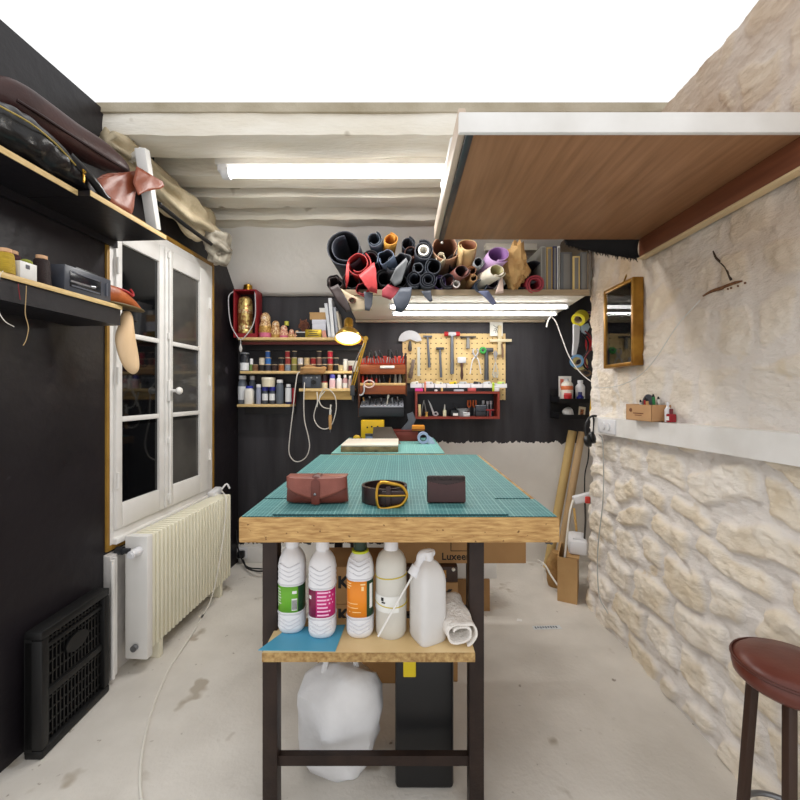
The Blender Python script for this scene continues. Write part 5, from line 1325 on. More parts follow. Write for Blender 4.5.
g = G(); g.prism([(-.02, 0, .12), (.0, 0, .09), (.028, 0, .02), (.016, 0, .012)], (0, 0, 0), (0, .006, 0)); g.build('blade', C(196, 198, 202, .3), t)
g = G(); g.tube([(.016, .003, .020), (.04, .003, .03), (.05, .003, .012), (.03, .003, .006)], .005, seg=8, closed=True); g.build('handle', C(200, 200, 204, .3), t)
t = inbox('brass_spool', 'small yellowish spool in the red box', 'thread', 426.5, 2.83); g = G(); g.lathe([(.001, 0), (.012, 0), (.012, .003), (.008, .004), (.008, .028), (.012, .029), (.012, .032), (.001, .032)], 14); g.build('spool', C(196, 160, 80, .5), t)
t = inbox('glue_bottle', 'small cream glue bottle with pointed nozzle in the red box', 'bottle', 445); g = G(); g.lathe([(.001, 0), (.013, 0), (.013, .04), (.006, .05), (.001, .05)], 16); g.build('body', C(216, 212, 180, .4), t); g = G(); g.lathe([(.001, .0505), (.006, .0505), (.003, .085), (.001, .086)], 12); g.build('nozzle', C(214, 214, 210, .4), t)
t = inbox('label_printer', 'black gadget with white strip in the middle of the red box', 'device', 454.5); g = G(); g.box2((-.028, -.03, 0), (.028, .03, .045), .006); g.build('body', BLACKPL, t); g = G(); g.box((.006, -.031, .015), (.036, .002, .018)); g.build('paper_strip', LWHITE, t)
t = inbox('metal_tin', 'grey round metal tin with lid in the red box', 'tin', 463, 2.86); g = G(); g.lathe([(.001, .0), (.03, 0), (.042, .05), (.044, .055), (.001, .055)], 24); g.build('bowl', C(160, 164, 168, .35), t); g = G(); g.tube([(-.04, 0, .058), (-.055, 0, .075), (-.06, 0, .078)], .006, seg=8); g.build('spout', DSTEEL, t)
t = inbox('steel_clamp', 'pale steel clamp lying in front of the metal tin', 'clamp', 466, 2.815); g = G(); g.box2((-.024, -.01, 0), (.024, .01, .018), .003); g.cyl((-.024, 0, .024), (.024, 0, .024), .006, seg=10); g.build('clamp', C(206, 206, 208, .3), t)
for px, lb in ((470.5, 'left orange-handled pliers standing in the red box'), (476, 'right orange-handled pliers standing in the red box')):
    t = inbox('small_pliers', lb, 'pliers', px, 2.885)
    g = G(); g.cyl((0, 0, 0), (0, 0, .06), .007, seg=8); g.build('jaws', STEEL, t)
    for s in (-1, 1):
        g = G(); g.tube([(0, 0, .06), (s * .010, 0, .08), (s * .008, 0, .115)], .0055, seg=8); g.build('grip', C(206, 96, 36, .4), t)
t = inbox('stacked_cases', 'dark grey stacked boxes at the right of the red box', 'box', 481, 2.855); g = G(); g.box2((-.038, -.03, 0), (.038, .03, .036), .003); g.build('lower_case', C(38, 40, 46, .4), t); g = G(); g.box2((-.036, -.028, .0365), (.036, .028, .074), .003); g.build('upper_case', C(62, 66, 76, .4), t); g = G(); g.box2((-.035, -.027, .0745), (.035, .027, .080), .001); g.build('lid', C(140, 146, 156, .4), t)
for px, h, lb in ((485, .112, 'steel needle tool at the right of the red box'), (489.5, .108, 'steel needle tool second from the right end'), (493, .11, 'steel needle tool nearest the right end of the red box')):
    t = inbox('needle_tool', lb, 'tool', px, 2.895); g = G(); g.lathe([(.001, 0), (.005, 0), (.005, h * .75), (.010, h * .8), (.010, h), (.001, h)], 10); g.build('tool', C(196, 198, 204, .3), t)
t = inbox('red_knife', 'folded red-handled knife on the right of the red box', 'knife', 490, 2.825); g = G(); g.box((0, 0, .045), (.06, .012, .012), bev=.004); g.box((0, 0, .02), (.012, .010, .04)); g.build('handle', C(140, 36, 40, .4), t)
zt_ = o_.z + hh + .0005
for px, w, h, c, lb in ((419, 8, 3, (226, 60, 150), 'pink eraser lying on top of the red box'), (425.2, 1.8, 10, (226, 130, 100), 'orange marker standing on the red box'), (436, 3, 2, (240, 240, 240), 'white bead on top of the red box'), (442, 2, 3.6, (222, 190, 120), 'tan peg on top of the red box'), (459, 10, 2, (190, 196, 206), 'grey strip lying on the red box'), (472, 8, 3.5, (196, 90, 90), 'dull red block on the red box'), (493.6, 2, 9, (190, 220, 60), 'lime green marker standing on the red box'), (497, 5, 5, (226, 226, 226), 'white cap on the right end of the red box')):
    t = thing('small_item', lb, 'tool', (XF(px, 2.82), 2.83, zt_), (0, 0, 0)); kk = 2.82 / 400
    g = G(); g.box2((-w * kk / 2, -.01, 0), (w * kk / 2, .01, h * kk), .004); g.build('body', C(*c, .45), t)
    g = G(); g.box2((-w * kk / 2 - .0004, -.0104, h * kk * .72), (w * kk / 2 + .0004, .0104, h * kk * .8)); g.build('band', C(*[int(v * .8) for v in c], .45), t)

# ================================================================== SECOND BENCH THINGS
ZM = .9305
Dm = 2.2
t = thing('marble_slab', 'white marble slab on a worn wooden base on the second workbench', 'slab', (XF(369.5, 2.16), 2.31, ZM))
hx = 28.7 * 2.16 / 400
g = G(); g.box2((-hx, -.15, 0), (hx, .15, .030), .002); g.build('wooden_base', mat('mossy_wood', (150, 132, 92), .7, col2=(80, 66, 44), scale=20, bump=.4), t)
g = G(); g.box2((-hx, -.15, .0305), (hx, .15, .040), .003); g.build('marble_top', mat('white_marble', (236, 228, 214), .35, col2=(224, 214, 198), scale=4), t)
ZS = ZM + .0405
t = thing('steel_plate', 'dark brownish steel plate propped at the back of the marble slab', 'plate', (XF(384, 2.5), 2.52, ZM + .0005))
g = G(); a = .075; g.prism([(-a, -.02, 0), (a + .03, -.02, 0), (a * .6, .10, .095), (-a, .10, .095)], (0, 0, 0), (0, .02, 0)); g.build('plate', mat('brown_steel', (82, 76, 68), .4, metal=.3, var=.2), t)
t = thing('yellow_case', 'yellow plastic case with holes behind the marble slab', 'case', (XF(372.5, 2.72), 2.74, ZM))
hx = 11.6 * 2.72 / 400; hz = 20 * 2.72 / 400
g = G(); g.box2((-hx, -.02, 0), (hx, .02, hz), .006); g.build('case_body', C(222, 178, 14, .4), t)
for x, z in ((-.035, hz - .05), (-.005, hz - .045), (.035, hz - .045)):
    g = G(); g.cyl((x, -.021, z), (x, -.0235, z), .006, seg=12); g.build('hole', INK, t)
t = thing('glass_jar', 'small blue-grey jar beside the steel plate', 'jar', (XF(369, 2.55), 2.55, ZM)); g = G(); g.lathe([(.001, 0), (.024, 0), (.024, .04), (.022, .046), (.001, .046)], 20); g.build('body', C(120, 134, 160, .25), t); g = G(); g.lathe([(.001, .0463), (.0245, .0463), (.0245, .060), (.001, .060)], 20); g.build('lid', C(60, 66, 76, .4), t)
t = thing('brass_tape_measure', 'yellow and black tape measure at the left of the second workbench', 'tape measure', (XF(357, 2.6), 2.60, ZM)); g = G(); g.box2((-.036, -.02, 0), (.036, .02, .03), .008); g.build('case', C(40, 36, 30, .4), t); g = G(); g.ball((0, -.012, .03), (.024, .014, .018)); g.build('yellow_shell', C(212, 172, 44, .4), t); g = G(); g.box((-.02, -.026, .006), (.05, .008, .010)); g.build('blade', C(190, 186, 170, .4), t)
t = thing('wooden_chest', 'reddish brown flat wooden box behind the marble slab', 'box', (XF(405, 2.66), 2.72, ZM)); hx = 13 * 2.62 / 400
g = G(); g.box2((-hx, -.07, 0), (hx, .07, .062), .002); g.build('box_body', C(120, 44, 30, .45), t); g = G(); g.box2((-hx - .002, -.072, .0625), (hx + .002, .072, .070), .001); g.build('lid', C(104, 40, 30, .45), t)
t = thing('funnel', 'grey plastic scoop standing on the wooden box', 'scoop', (XF(408.5, 2.70), 2.72, ZM + .0705)); g = G(); g.prism([(-.05, 0, 0), (.02, 0, .0), (.05, 0, .07), (.03, 0, .12), (-.01, 0, .105), (0, 0, .06)], (0, 0, 0), (0, .03, 0)); g.build('scoop', C(92, 98, 108, .35), t)
t = thing('sanding_block', 'orange sanding block on the right end of the wooden box', 'block', (XF(418.5, 2.62), 2.66, ZM + .0705)); g = G(); g.box2((-.042, -.025, .0), (.042, .025, .036), .006); g.build('block', C(224, 144, 40, .6), t); g = G(); g.box2((-.043, -.026, .004), (.043, .026, .012)); g.build('grit_strip', C(150, 84, 34, .8), t)
t = thing('tape_roll', 'roll of pale blue tape standing on edge on the second workbench', 'tape', (XF(423.5, 2.5), 2.53, ZM + .037))
g = G(); R0, r0 = .0365, .022
rr = []
for i in range(37):
    a = 2 * PI * i / 36
    rr.append([(math.cos(a) * r_, y, math.sin(a) * r_) for r_, y in ((r0, -.022), (R0, -.022), (R0, .022), (r0, .022))])
g.rings(rr, cap=False); g.build('tape', C(168, 182, 214, .4), t)
g = G(); g.tube([(math.cos(a) * .0215, 0, math.sin(a) * .0215) for a in [2 * PI * k / 14 for k in range(14)]], .003, seg=6, closed=True); g.build('core', C(30, 36, 70, .5), t)
g = G(); g.prism([(.03, -.02, -.036), (.075, -.02, -.036), (.06, -.02, -.005), (.034, -.02, .012)], (0, 0, 0), (0, .04, 0)); g.build('loose_end', C(186, 198, 224, .4), t)
# ================================================================== ROLL SHELF WITH LED TUBES
rs = thing('roll_shelf', 'long pale shelf under the ceiling carrying leather rolls', 'shelf', (.375, 2.96, 1.82))
o_ = rs.location
SH = mat('pale_shelf', (240, 234, 224), .55, col2=(226, 218, 204), scale=4, bump=.1)
X0, X1 = -.325, 1.085
g = G(); g.prism([(X0 - o_.x, -.66, .0), (X0 - o_.x, -.005, -.030), (X0 - o_.x, -.005, -.010), (X0 - o_.x, -.66, .018)], (0, 0, 0), (X1 - X0, 0, 0)); g.build('shelf_board', SH, rs)
g = G(); g.box2((X0 - o_.x, -.675, -.012), (X1 - o_.x, -.66, .022), .002); g.build('front_lip', WOODRAW if False else mat('grey_oak', (172, 152, 124), .6, col2=(140, 120, 94), scale=6, stretch=(.6, 6, 6)), rs)
g = G(); g.box2((X0 - o_.x, -.03, -.050), (X1 - .02 - o_.x, -.003, -.032), .002); g.build('rear_rail', mat('rail_wood', (196, 180, 156), .6), rs)
g = G(); g.box2((X1 - .006 - o_.x, -.66, .02), (X1 - o_.x, -.02, .44), .002); g.build('end_panel', C(120, 104, 84, .5), rs)
LED = mat('led_tube', (255, 253, 250), .4, var=0, emis=8)
for dd, px0, px1, lb in ((2.50, 389, 569, 'front lit tube of the pair under the roll shelf'), (2.68, 392, 560, 'rear lit tube of the pair under the roll shelf')):
    zt_ = 1.82 - .030 * (dd - 2.30) / .655 - .006
    x0, x1 = XF(px0, dd), min(XF(px1, dd), 1.05)
    t = thing('led_light', lb, 'light', (x0, dd, zt_))
    g = G(); g.box2((-.0, -.014, -.008), (x1 - x0, .014, .002), .002); g.build('housing', WHITEPL, t)
    g = G(); g.cyl((.012, 0, -.017), (x1 - x0 - .012, 0, -.017), .011, seg=12); g.build('tube', LED, t)
    for xa in (.0, x1 - x0 - .012):
        g = G(); g.cyl((xa, 0, -.017), (xa + .012, 0, -.017), .013, seg=12); g.build('end_cap', WHITEPL, t)

# rolled hides and papers: (px, py, front depth, radius px, length, outer colour, inner colour, yaw, pitch, turns, label)
def roll(px, py, d, rp, ln, col, yaw, pitch, turns, label, inner=None, th=.0028, tip=0.0, wob=.10, name='leather_roll', seed=None, cat='roll', core=None):
    r = 1.12 * rp * d / 400
    seed = seed if seed is not None else px * .37
    ax = Vector((math.sin(R(yaw)) * math.cos(R(pitch)), math.cos(R(yaw)) * math.cos(R(pitch)), -math.sin(R(pitch))))    # front to back
    x, y, a = frame_from(ax)
    t = thing(name, label, cat, P(px, py, d))
    g = G(); n = int(30 * turns); start = PI * .5 + seed
    inner_r = max(.34, 1 - .24 * turns)
    def f(u, v):
        an = start + u * turns * 2 * PI
        rr_ = r * (1 - (1 - inner_r) * u)
        w_ = 1 + wob * noise.noise(Vector((math.cos(an) * 1.3, math.sin(an) * 1.3, seed + v * 1.4)))
        end = (1 - min(1, v * 6)) * tip * math.cos(an - .6) * r + (1 - min(1, v * 8)) * .25 * wob * r * math.sin(an * 3 + seed)
        p = x * math.cos(an) * rr_ * w_ + y * math.sin(an) * rr_ * w_ + a * (ln * v + end)
        return p
    g.grid(n, 9, f)
    m = mat('hide_%d_%d_%d' % col, col, .5, var=.22, scale=9, bump=.12, bscale=50)
    o = g.build('sheet', m, t, solid=th, offset=0, sharp=180)
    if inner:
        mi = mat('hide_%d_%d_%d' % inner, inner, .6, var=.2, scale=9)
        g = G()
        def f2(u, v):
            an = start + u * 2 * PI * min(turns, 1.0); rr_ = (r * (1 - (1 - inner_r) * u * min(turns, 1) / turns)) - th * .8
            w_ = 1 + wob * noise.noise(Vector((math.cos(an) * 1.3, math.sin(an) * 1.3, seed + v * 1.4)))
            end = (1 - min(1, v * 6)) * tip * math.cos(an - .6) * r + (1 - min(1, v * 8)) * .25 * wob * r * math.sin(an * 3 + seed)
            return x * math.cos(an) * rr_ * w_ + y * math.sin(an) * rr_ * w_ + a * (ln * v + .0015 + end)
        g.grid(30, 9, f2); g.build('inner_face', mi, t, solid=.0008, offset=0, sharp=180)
    if core:
        g = G(); rc, cc = core
        rc = rc * d / 400
        g.rings([[a * s + (x * math.cos(q) + y * math.sin(q)) * k_ for q in [2 * PI * i / 20 for i in range(20)]] for s, k_ in ((ln * .9, rc * .72), (-.004, rc * .72), (-.004, rc), (ln * .9, rc))], cap=False)
        g.build('card_core', C(*cc, .6), t)
    return t
CH = (44, 46, 54); SL = (62, 68, 80); BK = (24, 24, 28)
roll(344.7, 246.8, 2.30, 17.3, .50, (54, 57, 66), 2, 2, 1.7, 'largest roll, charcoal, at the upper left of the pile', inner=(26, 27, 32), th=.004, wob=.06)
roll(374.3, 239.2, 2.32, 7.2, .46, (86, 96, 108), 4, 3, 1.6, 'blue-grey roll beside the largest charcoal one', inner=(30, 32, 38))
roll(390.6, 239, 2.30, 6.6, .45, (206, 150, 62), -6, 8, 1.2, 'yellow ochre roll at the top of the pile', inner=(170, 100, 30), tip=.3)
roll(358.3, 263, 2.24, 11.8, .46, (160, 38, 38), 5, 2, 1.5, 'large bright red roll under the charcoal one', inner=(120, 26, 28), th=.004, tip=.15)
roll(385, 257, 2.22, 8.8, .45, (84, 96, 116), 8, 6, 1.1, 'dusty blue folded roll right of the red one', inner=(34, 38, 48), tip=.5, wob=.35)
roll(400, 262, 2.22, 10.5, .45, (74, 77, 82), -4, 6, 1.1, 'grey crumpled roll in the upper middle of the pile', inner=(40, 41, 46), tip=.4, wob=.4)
roll(423.5, 250.3, 2.26, 9.2, .48, CH, 0, 2, 1.6, 'dark roll with a white cardboard core', th=.006, core=(5.4, (226, 222, 214)))
roll(418.3, 268, 2.25, 5.0, .46, (92, 97, 106), 0, 1, 1.2, 'slim grey roll under the white-cored one', inner=(24, 24, 28))
roll(414.6, 279, 2.24, 7.4, .46, (52, 57, 68), 2, 0, 1.7, 'dark slate roll low in the middle, left of the spiral one', inner=(22, 23, 28))
roll(433.6, 266.7, 2.25, 7.9, .46, (60, 66, 76), -2, 1, 1.4, 'slate roll with a dark opening, right of the slim grey roll', inner=(16, 16, 20))
roll(428, 279.5, 2.22, 7.9, .46, (50, 54, 64), 0, 0, 2.6, 'dark spiral roll low in the middle of the pile')
roll(334.5, 283, 2.24, 7.4, .42, (48, 36, 34), 6, 0, 1.5, 'dark brown crumpled roll at the far left', wob=.5, inner=(26, 20, 20))
roll(362.6, 289, 2.22, 5.8, .44, (176, 40, 48), 4, -8, 1.3, 'small crimson roll under the large red one', inner=(50, 14, 20), wob=.3)
roll(351.8, 300.5, 2.20, 2.8, .42, (110, 66, 52), 3, -12, 1.3, 'thin brown roll lowest at the left of the pile', inner=(40, 22, 20))
roll(351.4, 281, 2.28, 8.2, .42, (30, 27, 29), 4, -4, 1.4, 'black roll behind the red flap', inner=(14, 13, 15))
roll(384.6, 278, 2.27, 8.4, .44, (30, 29, 32), 0, 0, 1.5, 'black roll under the dusty blue one', inner=(14, 13, 16))
roll(400, 281, 2.29, 7.0, .42, (34, 35, 40), 0, 0, 1.4, 'black roll under the grey crumpled one', inner=(16, 16, 18))
roll(440, 257.5, 2.26, 4.6, .42, (206, 194, 164), 3, 4, 1.2, 'cream crumpled roll beside the white-cored one', wob=.5, tip=.6, inner=(120, 106, 84))
roll(446, 247, 2.28, 13.0, .44, (180, 140, 110), 0, 8, 1.1, 'wide tan roll half hidden by the overhead board', inner=(110, 70, 52), th=.004)
roll(468.4, 245, 2.24, 8.8, .30, (204, 172, 122), 0, 34, 1.2, 'cream-tan roll tilted upward in the middle right', inner=(130, 78, 50), th=.004)
roll(478.7, 262, 2.24, 4.8, .42, (150, 154, 156), 0, 3, 1.3, 'small light grey roll beside the cream-tan one', inner=(34, 34, 38))
roll(499.5, 254, 2.20, 9.4, .44, (196, 160, 204), -14, 12, 1.15, 'lilac roll on the right side of the pile', inner=(150, 104, 166), tip=.45)
roll(497.5, 270.5, 2.18, 7.0, .44, (226, 216, 198), -20, 4, 1.3, 'ivory roll under the lilac one', inner=(190, 180, 130), tip=.35)
roll(462.2, 270.9, 2.22, 6.6, .42, (112, 66, 58), -14, 2, 1.2, 'reddish brown roll left of the ivory one', inner=(38, 20, 20), tip=.4)
roll(472, 270.5, 2.25, 4.0, .42, (150, 96, 58), 0, 0, 1.3, 'small orange-brown roll beside the reddish brown one', inner=(70, 36, 22))
roll(473.6, 278, 2.22, 3.4, .42, (196, 148, 100), 0, 0, 1.2, 'small tan roll left of the navy one', inner=(60, 36, 24))
roll(456.2, 284, 2.27, 4.4, .42, (120, 82, 76), -6, 0, 1.2, 'small roll with a white rim low in the middle', inner=(36, 26, 28), core=(3.8, (226, 220, 214)))
roll(481.5, 285.4, 2.27, 6.4, .44, (96, 108, 128), -4, -5, 1.5, 'blue-grey roll low at the right with a hanging flap', inner=(26, 28, 40))
roll(439.5, 282.5, 2.28, 6.2, .42, (78, 60, 104), 0, 0, 1.3, 'dark purple roll low right of the spiral one', inner=(36, 28, 50), wob=.3)
roll(448, 280.5, 2.26, 7.0, .42, (40, 38, 46), 0, 0, 1.4, 'black roll between the purple and white-rimmed ones', inner=(18, 17, 20))
roll(492, 282, 2.28, 5.6, .42, (66, 56, 70), 0, 0, 1.3, 'dark plum roll under the ivory one', inner=(30, 24, 32))
roll(523, 280, 2.29, 8.6, .42, (26, 25, 28), 0, 0, 1.4, 'black roll under the crumpled kraft paper', inner=(12, 12, 14))
roll(534.5, 270, 2.32, 10.0, .42, (96, 98, 104), 0, 0, 1.2, 'grey roll behind the crumpled paper', inner=(40, 40, 46))
roll(535.8, 284.0, 2.28, 8.2, .42, (170, 56, 68), 0, -5, 1.9, 'rose red thick roll at the right end of the pile', inner=(60, 18, 26), th=.008)
roll(411, 252, 2.34, 6.2, .42, (96, 58, 46), 0, 4, 1.3, 'brown roll behind the grey crumpled one', inner=(48, 28, 24))
roll(371, 258, 2.34, 7.5, .40, (40, 38, 42), 3, 2, 1.4, 'black roll wedged between the red and dusty blue ones', inner=(16, 16, 18))
roll(408, 243.5, 2.36, 6.6, .40, (66, 70, 80), 0, 5, 1.3, 'dark grey roll at the top, left of the white-cored one', inner=(24, 24, 28))
roll(455, 262, 2.34, 7.0, .40, (52, 46, 48), 0, 3, 1.4, 'dark brown-grey roll below the cream-tan one', inner=(20, 18, 20))
roll(487, 268, 2.36, 6.0, .40, (70, 50, 44), 0, 2, 1.4, 'dark brown roll behind the ivory one', inner=(26, 20, 20))
# flaps hanging off the rolls
def flap_piece(poly, d, label, col, fold=.02):
    bm = bmesh.new()
    bm.faces.new([bm.verts.new(P(p[0], p[1], d + (p[2] if len(p) > 2 else 0))) for p in poly])
    bmesh.ops.triangulate(bm, faces=bm.faces[:]); bmesh.ops.subdivide_edges(bm, edges=bm.edges[:], cuts=4, use_grid_fill=True)
    for v in bm.verts: v.co.y += noise.noise(v.co * 13) * fold
    g = G(); g.bm.free(); g.bm = bm
    return tag(g.build('leather_flap', mat('hide_%d_%d_%d' % col, col, .5, var=.22, scale=9, bump=.12, bscale=50), solid=.003, offset=0, sharp=80), label, 'leather')
flap_piece([(359, 276), (374, 262), (376, 270), (377, 284), (377, 293.5), (370, 291.5), (365, 286), (362, 280)], 2.205, 'bright red leather flap hanging from the large red roll', (172, 48, 50))
flap_piece([(346.5, 264), (349, 262), (349, 280), (346, 289), (345.5, 278)], 2.21, 'narrow red leather edge hanging at the left of the red roll', (164, 42, 40))
flap_piece([(382, 290), (388, 284), (399.5, 288), (396, 294), (391, 300), (382, 297)], 2.20, 'crimson leather corner hanging in front of the pile', (140, 36, 48))
flap_piece([(364, 292), (373, 293), (372, 304), (369.5, 311), (365, 310.5)], 2.215, 'grey leather strip hanging below the crimson roll', (74, 76, 84))
flap_piece([(396, 268), (406, 258), (408, 262), (404, 274), (401, 283), (395, 286), (390, 280)], 2.19, 'grey leather fold hanging in front of the grey roll', (92, 94, 96))
flap_piece([(393, 299), (400, 288), (412, 287), (411, 297), (407, 308), (401, 313), (396, 311)], 2.20, 'slate leather flap hanging over the lit tube', (66, 72, 84))
flap_piece([(421, 291), (431, 290), (432.5, 301), (430, 302), (425, 297)], 2.20, 'short dark flap hanging under the spiral roll', (58, 62, 72))
flap_piece([(478, 291.5), (488, 291), (493, 297), (496.5, 303), (493, 306), (487, 300)], 2.19, 'blue-grey flap hanging from the low right roll', (104, 110, 140))
flap_piece([(495, 294), (500, 279), (502, 277), (503.5, 293)], 2.2, 'pale pinkish leather corner beside the plum roll', (206, 180, 166))
flap_piece([(329, 288), (338, 284), (349, 303), (352, 311), (346, 312), (338, 303)], 2.23, 'dark brown leather flap hanging at the far left of the pile', (50, 36, 34))
flap_piece([(340, 288), (352, 295), (367, 300), (372, 310), (352, 311.5)], 2.24, 'beige card sheet under the left end of the pile', (190, 170, 140), .004)
# crumpled kraft paper
rc_ = random.Random(12)
t = G(); t.ball((0, 0, 0), (.068, .085, .112), 22); 
for v in t.bm.verts:
    q_ = v.co.copy()
    d_, p_ = noise.voronoi(q_ * 24)
    d2_, p2_ = noise.voronoi(q_ * 48 + Vector((3, 1, 2)))
    n_ = (d_[1] - d_[0]) * -.05 + .02 + rc_.uniform(-.016, .016) + noise.noise(q_ * 10 + Vector((5, 2, 0))) * .05
    v.co += q_.normalized() * n_
t.move(Matrix.Translation(P(516.5, 266, 2.30)))
tag(t.build('crumpled_paper', mat('kraft_crumple', (214, 174, 116), .7, col2=(184, 140, 86), scale=14, bump=.2), sharp=8), 'crumpled brown kraft paper between the lilac and rose rolls', 'paper')
# upright folders and files at the right end
def folder(px0, px1, py0, py1, d, dep, label, m, name='folder', lean=0):
    z0_ = 1.8395
    t = thing(name, label, 'folder', (XF((px0 + px1) / 2, d), d, z0_), (0, R(lean), 0))
    hw = (px1 - px0) / 2 * d / 400; h = ZF(py0, d) - z0_
    g = G(); g.box2((-hw, 0, 0), (hw, dep, h), .002); g.build('cover', m, t)
    g = G(); g.box2((-hw * .55, -.0015, .01), (hw * .55, 0, h - .01), .0005); g.build('spine_strip', mat('spine_tone', (120, 116, 110), .6), t)
    return t
folder(541, 546.2, 246, 295, 2.31, .28, 'grey board standing beside the rose roll', C(150, 148, 140, .6), 'board')
folder(546.6, 552.6, 247, 295, 2.31, .28, 'tan folder standing right of the grey board', C(172, 142, 84, .6))
folder(553, 557, 246, 295, 2.31, .28, 'navy folder between the tan one and the white one', C(40, 46, 84, .5))
folder(557.4, 560.2, 246, 295, 2.31, .28, 'thin white folder beside the navy one', C(226, 224, 218, .5))
folder(561, 572.4, 252, 295, 2.31, .28, 'grey file box, left of the yellow strip', C(92, 92, 92, .5), 'file_box')
folder(573, 580, 256, 295, 2.305, .28, 'yellowish wooden strip standing between the grey file boxes', C(206, 178, 116, .5), 'board')
folder(580.6, 588, 252, 295, 2.31, .28, 'grey file box at the right end of the shelf', C(104, 104, 104, .5), 'file_box')
t = thing('board', 'long pale beam offcut lying behind the rolls near the ceiling', 'board', (XF(512, 2.62), 2.66, ZF(246, 2.62)))
g = G(); g.box((0, 0, 0), (.34, .06, .045), bev=.004); g.build('offcut', BEAM, t)
t = thing('board', 'tan leaning board behind the grey roll', 'board', (XF(538, 2.48), 2.5, 1.832)); t.rotation_euler = (0, R(18), 0)
g = G(); g.box2((-.05, 0, .012), (.05, .02, .30), .001); g.build('panel', C(172, 152, 116, .6), t)

# white cable from the tubes down to the stone wall
g = G(); g.tube([P(552, 317, 2.74), P(556, 322, 2.72), P(562, 338, 2.66), P(569, 356, 2.58), P(579, 371, 2.48), P(589, 380, 2.40), P(596, 384.5, 2.30), Vector((1.078, 2.2, ZF(387.5, 2.2))), Vector((1.075, 1.98, ZF(386, 1.98))), Vector((1.075, 1.80, ZF(376, 1.80))), Vector((1.075, 1.68, ZF(358, 1.68))), Vector((1.08, 1.56, ZF(326, 1.56))), Vector((1.088, 1.45, ZF(300, 1.45)))], lambda t: .0042 - .0022 * min(1, t * 1.6), seg=7)
tag(g.build('power_cable', mat('grey_white_cable', (204, 200, 194), .5, var=.06)), 'white cable sagging from the lit tubes across the stone wall', 'cable')
wire([(551, 316, 2.73), (548, 321), (546.5, 327)], 2.73, .005, 'short white cable end hanging below the lit tubes', CREAM)
wire([(489, 308, 2.50), (505, 313), (525, 315), (545, 313), (553, 311)], 2.50, .0035, 'thin white lead sagging along the lit tubes', CREAM)

# ================================================================== RIGHT CORNER
DC = 2.78
og = thing('wall_tray', 'black two-tier wall tray on the right end of the black wall', 'tray', P(574, 419, DC))
o_ = og.location; k = DC / 400
def two(z): 
    g = G(); g.box2((-15 * k, 0, z), (15 * k, .16, z + .006)); g.box2((-15 * k, -.004, z), (15 * k, 0, z + .030)); g.box2((-15 * k, 0, z), (-15 * k + .005, .16, z + .045)); return g
two(0).build('lower_tray', BLACKPL, og); two(16 * k).build('upper_tray', BLACKPL, og)
g = G(); g.box2((-15 * k, .155, 0), (15 * k, .165, 30 * k)); g.build('back_plate', BLACKPL, og)
zA = o_.z + 16 * k + .0065; zB = o_.z + .0065
t = thing('spray_can', 'white and orange spray can on the upper black tray', 'can', (XF(567, DC + .06), DC + .06, zA))
g = G(); g.lathe([(.001, 0), (.038, 0), (.040, .004), (.040, .125), (.030, .14), (.018, .146), (.001, .146)], 24); g.build('can', C(226, 220, 208, .35), t)
g = G(); g.lathe([(.001, .1463), (.012, .1463), (.011, .165), (.001, .166)], 16); g.build('nozzle', C(196, 198, 200, .35), t)
g = G(); g.lathe([(.0403, .085), (.0408, .086), (.0408, .112), (.0403, .113)], 24); g.build('orange_band', C(222, 120, 72, .4), t)
t = thing('red_pot', 'small red pot in front of the spray can', 'pot', (XF(568, DC + .018), DC + .02, zA)); g = G(); g.lathe([(.001, 0), (.014, 0), (.017, .05), (.001, .05)], 22, sx=1.7); g.build('pot', C(196, 34, 40, .35), t); g = G(); g.lathe([(.001, .0503), (.0165, .0503), (.0165, .062), (.001, .062)], 22, sx=1.6); g.build('lid', C(222, 80, 76, .4), t)
t = thing('white_jug', 'white plastic bottle on the upper black tray beside the stone corner', 'bottle', (XF(581.5, DC + .08), DC + .10, zA)); g = G(); g.lathe([(.001, 0), (.030, 0), (.032, .01), (.032, .11), (.018, .13), (.014, .135), (.001, .135)], 20); g.build('body', C(232, 232, 234, .35), t); g = G(); g.lathe([(.001, .1353), (.019, .1353), (.018, .155), (.001, .156)], 18); g.build('cap', WHITEPL, t)
t = thing('ink_bottle', 'small dark blue bottle on the upper black tray', 'bottle', (XF(580.5, DC + .03), DC + .035, zA)); g = G(); g.lathe([(.001, 0), (.024, 0), (.024, .036), (.012, .05), (.001, .05)], 20); g.build('body', C(30, 34, 110, .2), t); g = G(); g.lathe([(.001, .0503), (.013, .0503), (.013, .07), (.001, .07)], 16); g.build('cap', C(40, 44, 100, .3), t)
t = thing('white_card_sheet', 'white printed card behind the spray can', 'card', (XF(564.5, DC + .12), DC + .125, zA)); g = G(); g.box2((-.04, -.003, 0), (.05, .003, .185)); g.build('card', C(232, 228, 222), t)
g = G(); g.box2((-.030, -.0036, .10), (-.006, -.003, .165)); g.box2((.02, -.0036, .12), (.04, -.003, .15)); g.build('red_print', C(212, 110, 90), t)
t = thing('cleaning_rag', 'crumpled white rag in the lower black tray', 'cloth', (XF(569.5, DC + .04), DC + .06, zB + .032)); g = G(); g.ball((0, 0, 0), (.036, .04, .034), 20); g.wob(.016, 24, 2); g.build('rag', C(226, 224, 220, .9), t)
t = thing('playing_card', 'pale card with brown picture standing in the lower black tray', 'card', (XF(582, DC + .02), DC + .03, zB), (R(-6), R(8), 0)); g = G(); g.box2((-.024, -.001, .003), (.024, .001, .078), .0004); g.build('card', C(226, 210, 178, .5), t); g = G(); g.box2((-.012, -.0018, .02), (.012, -.001, .06)); g.build('picture', mat('card_print', (176, 100, 60), .6, col2=(90, 60, 40), scale=60, sharp=True), t)
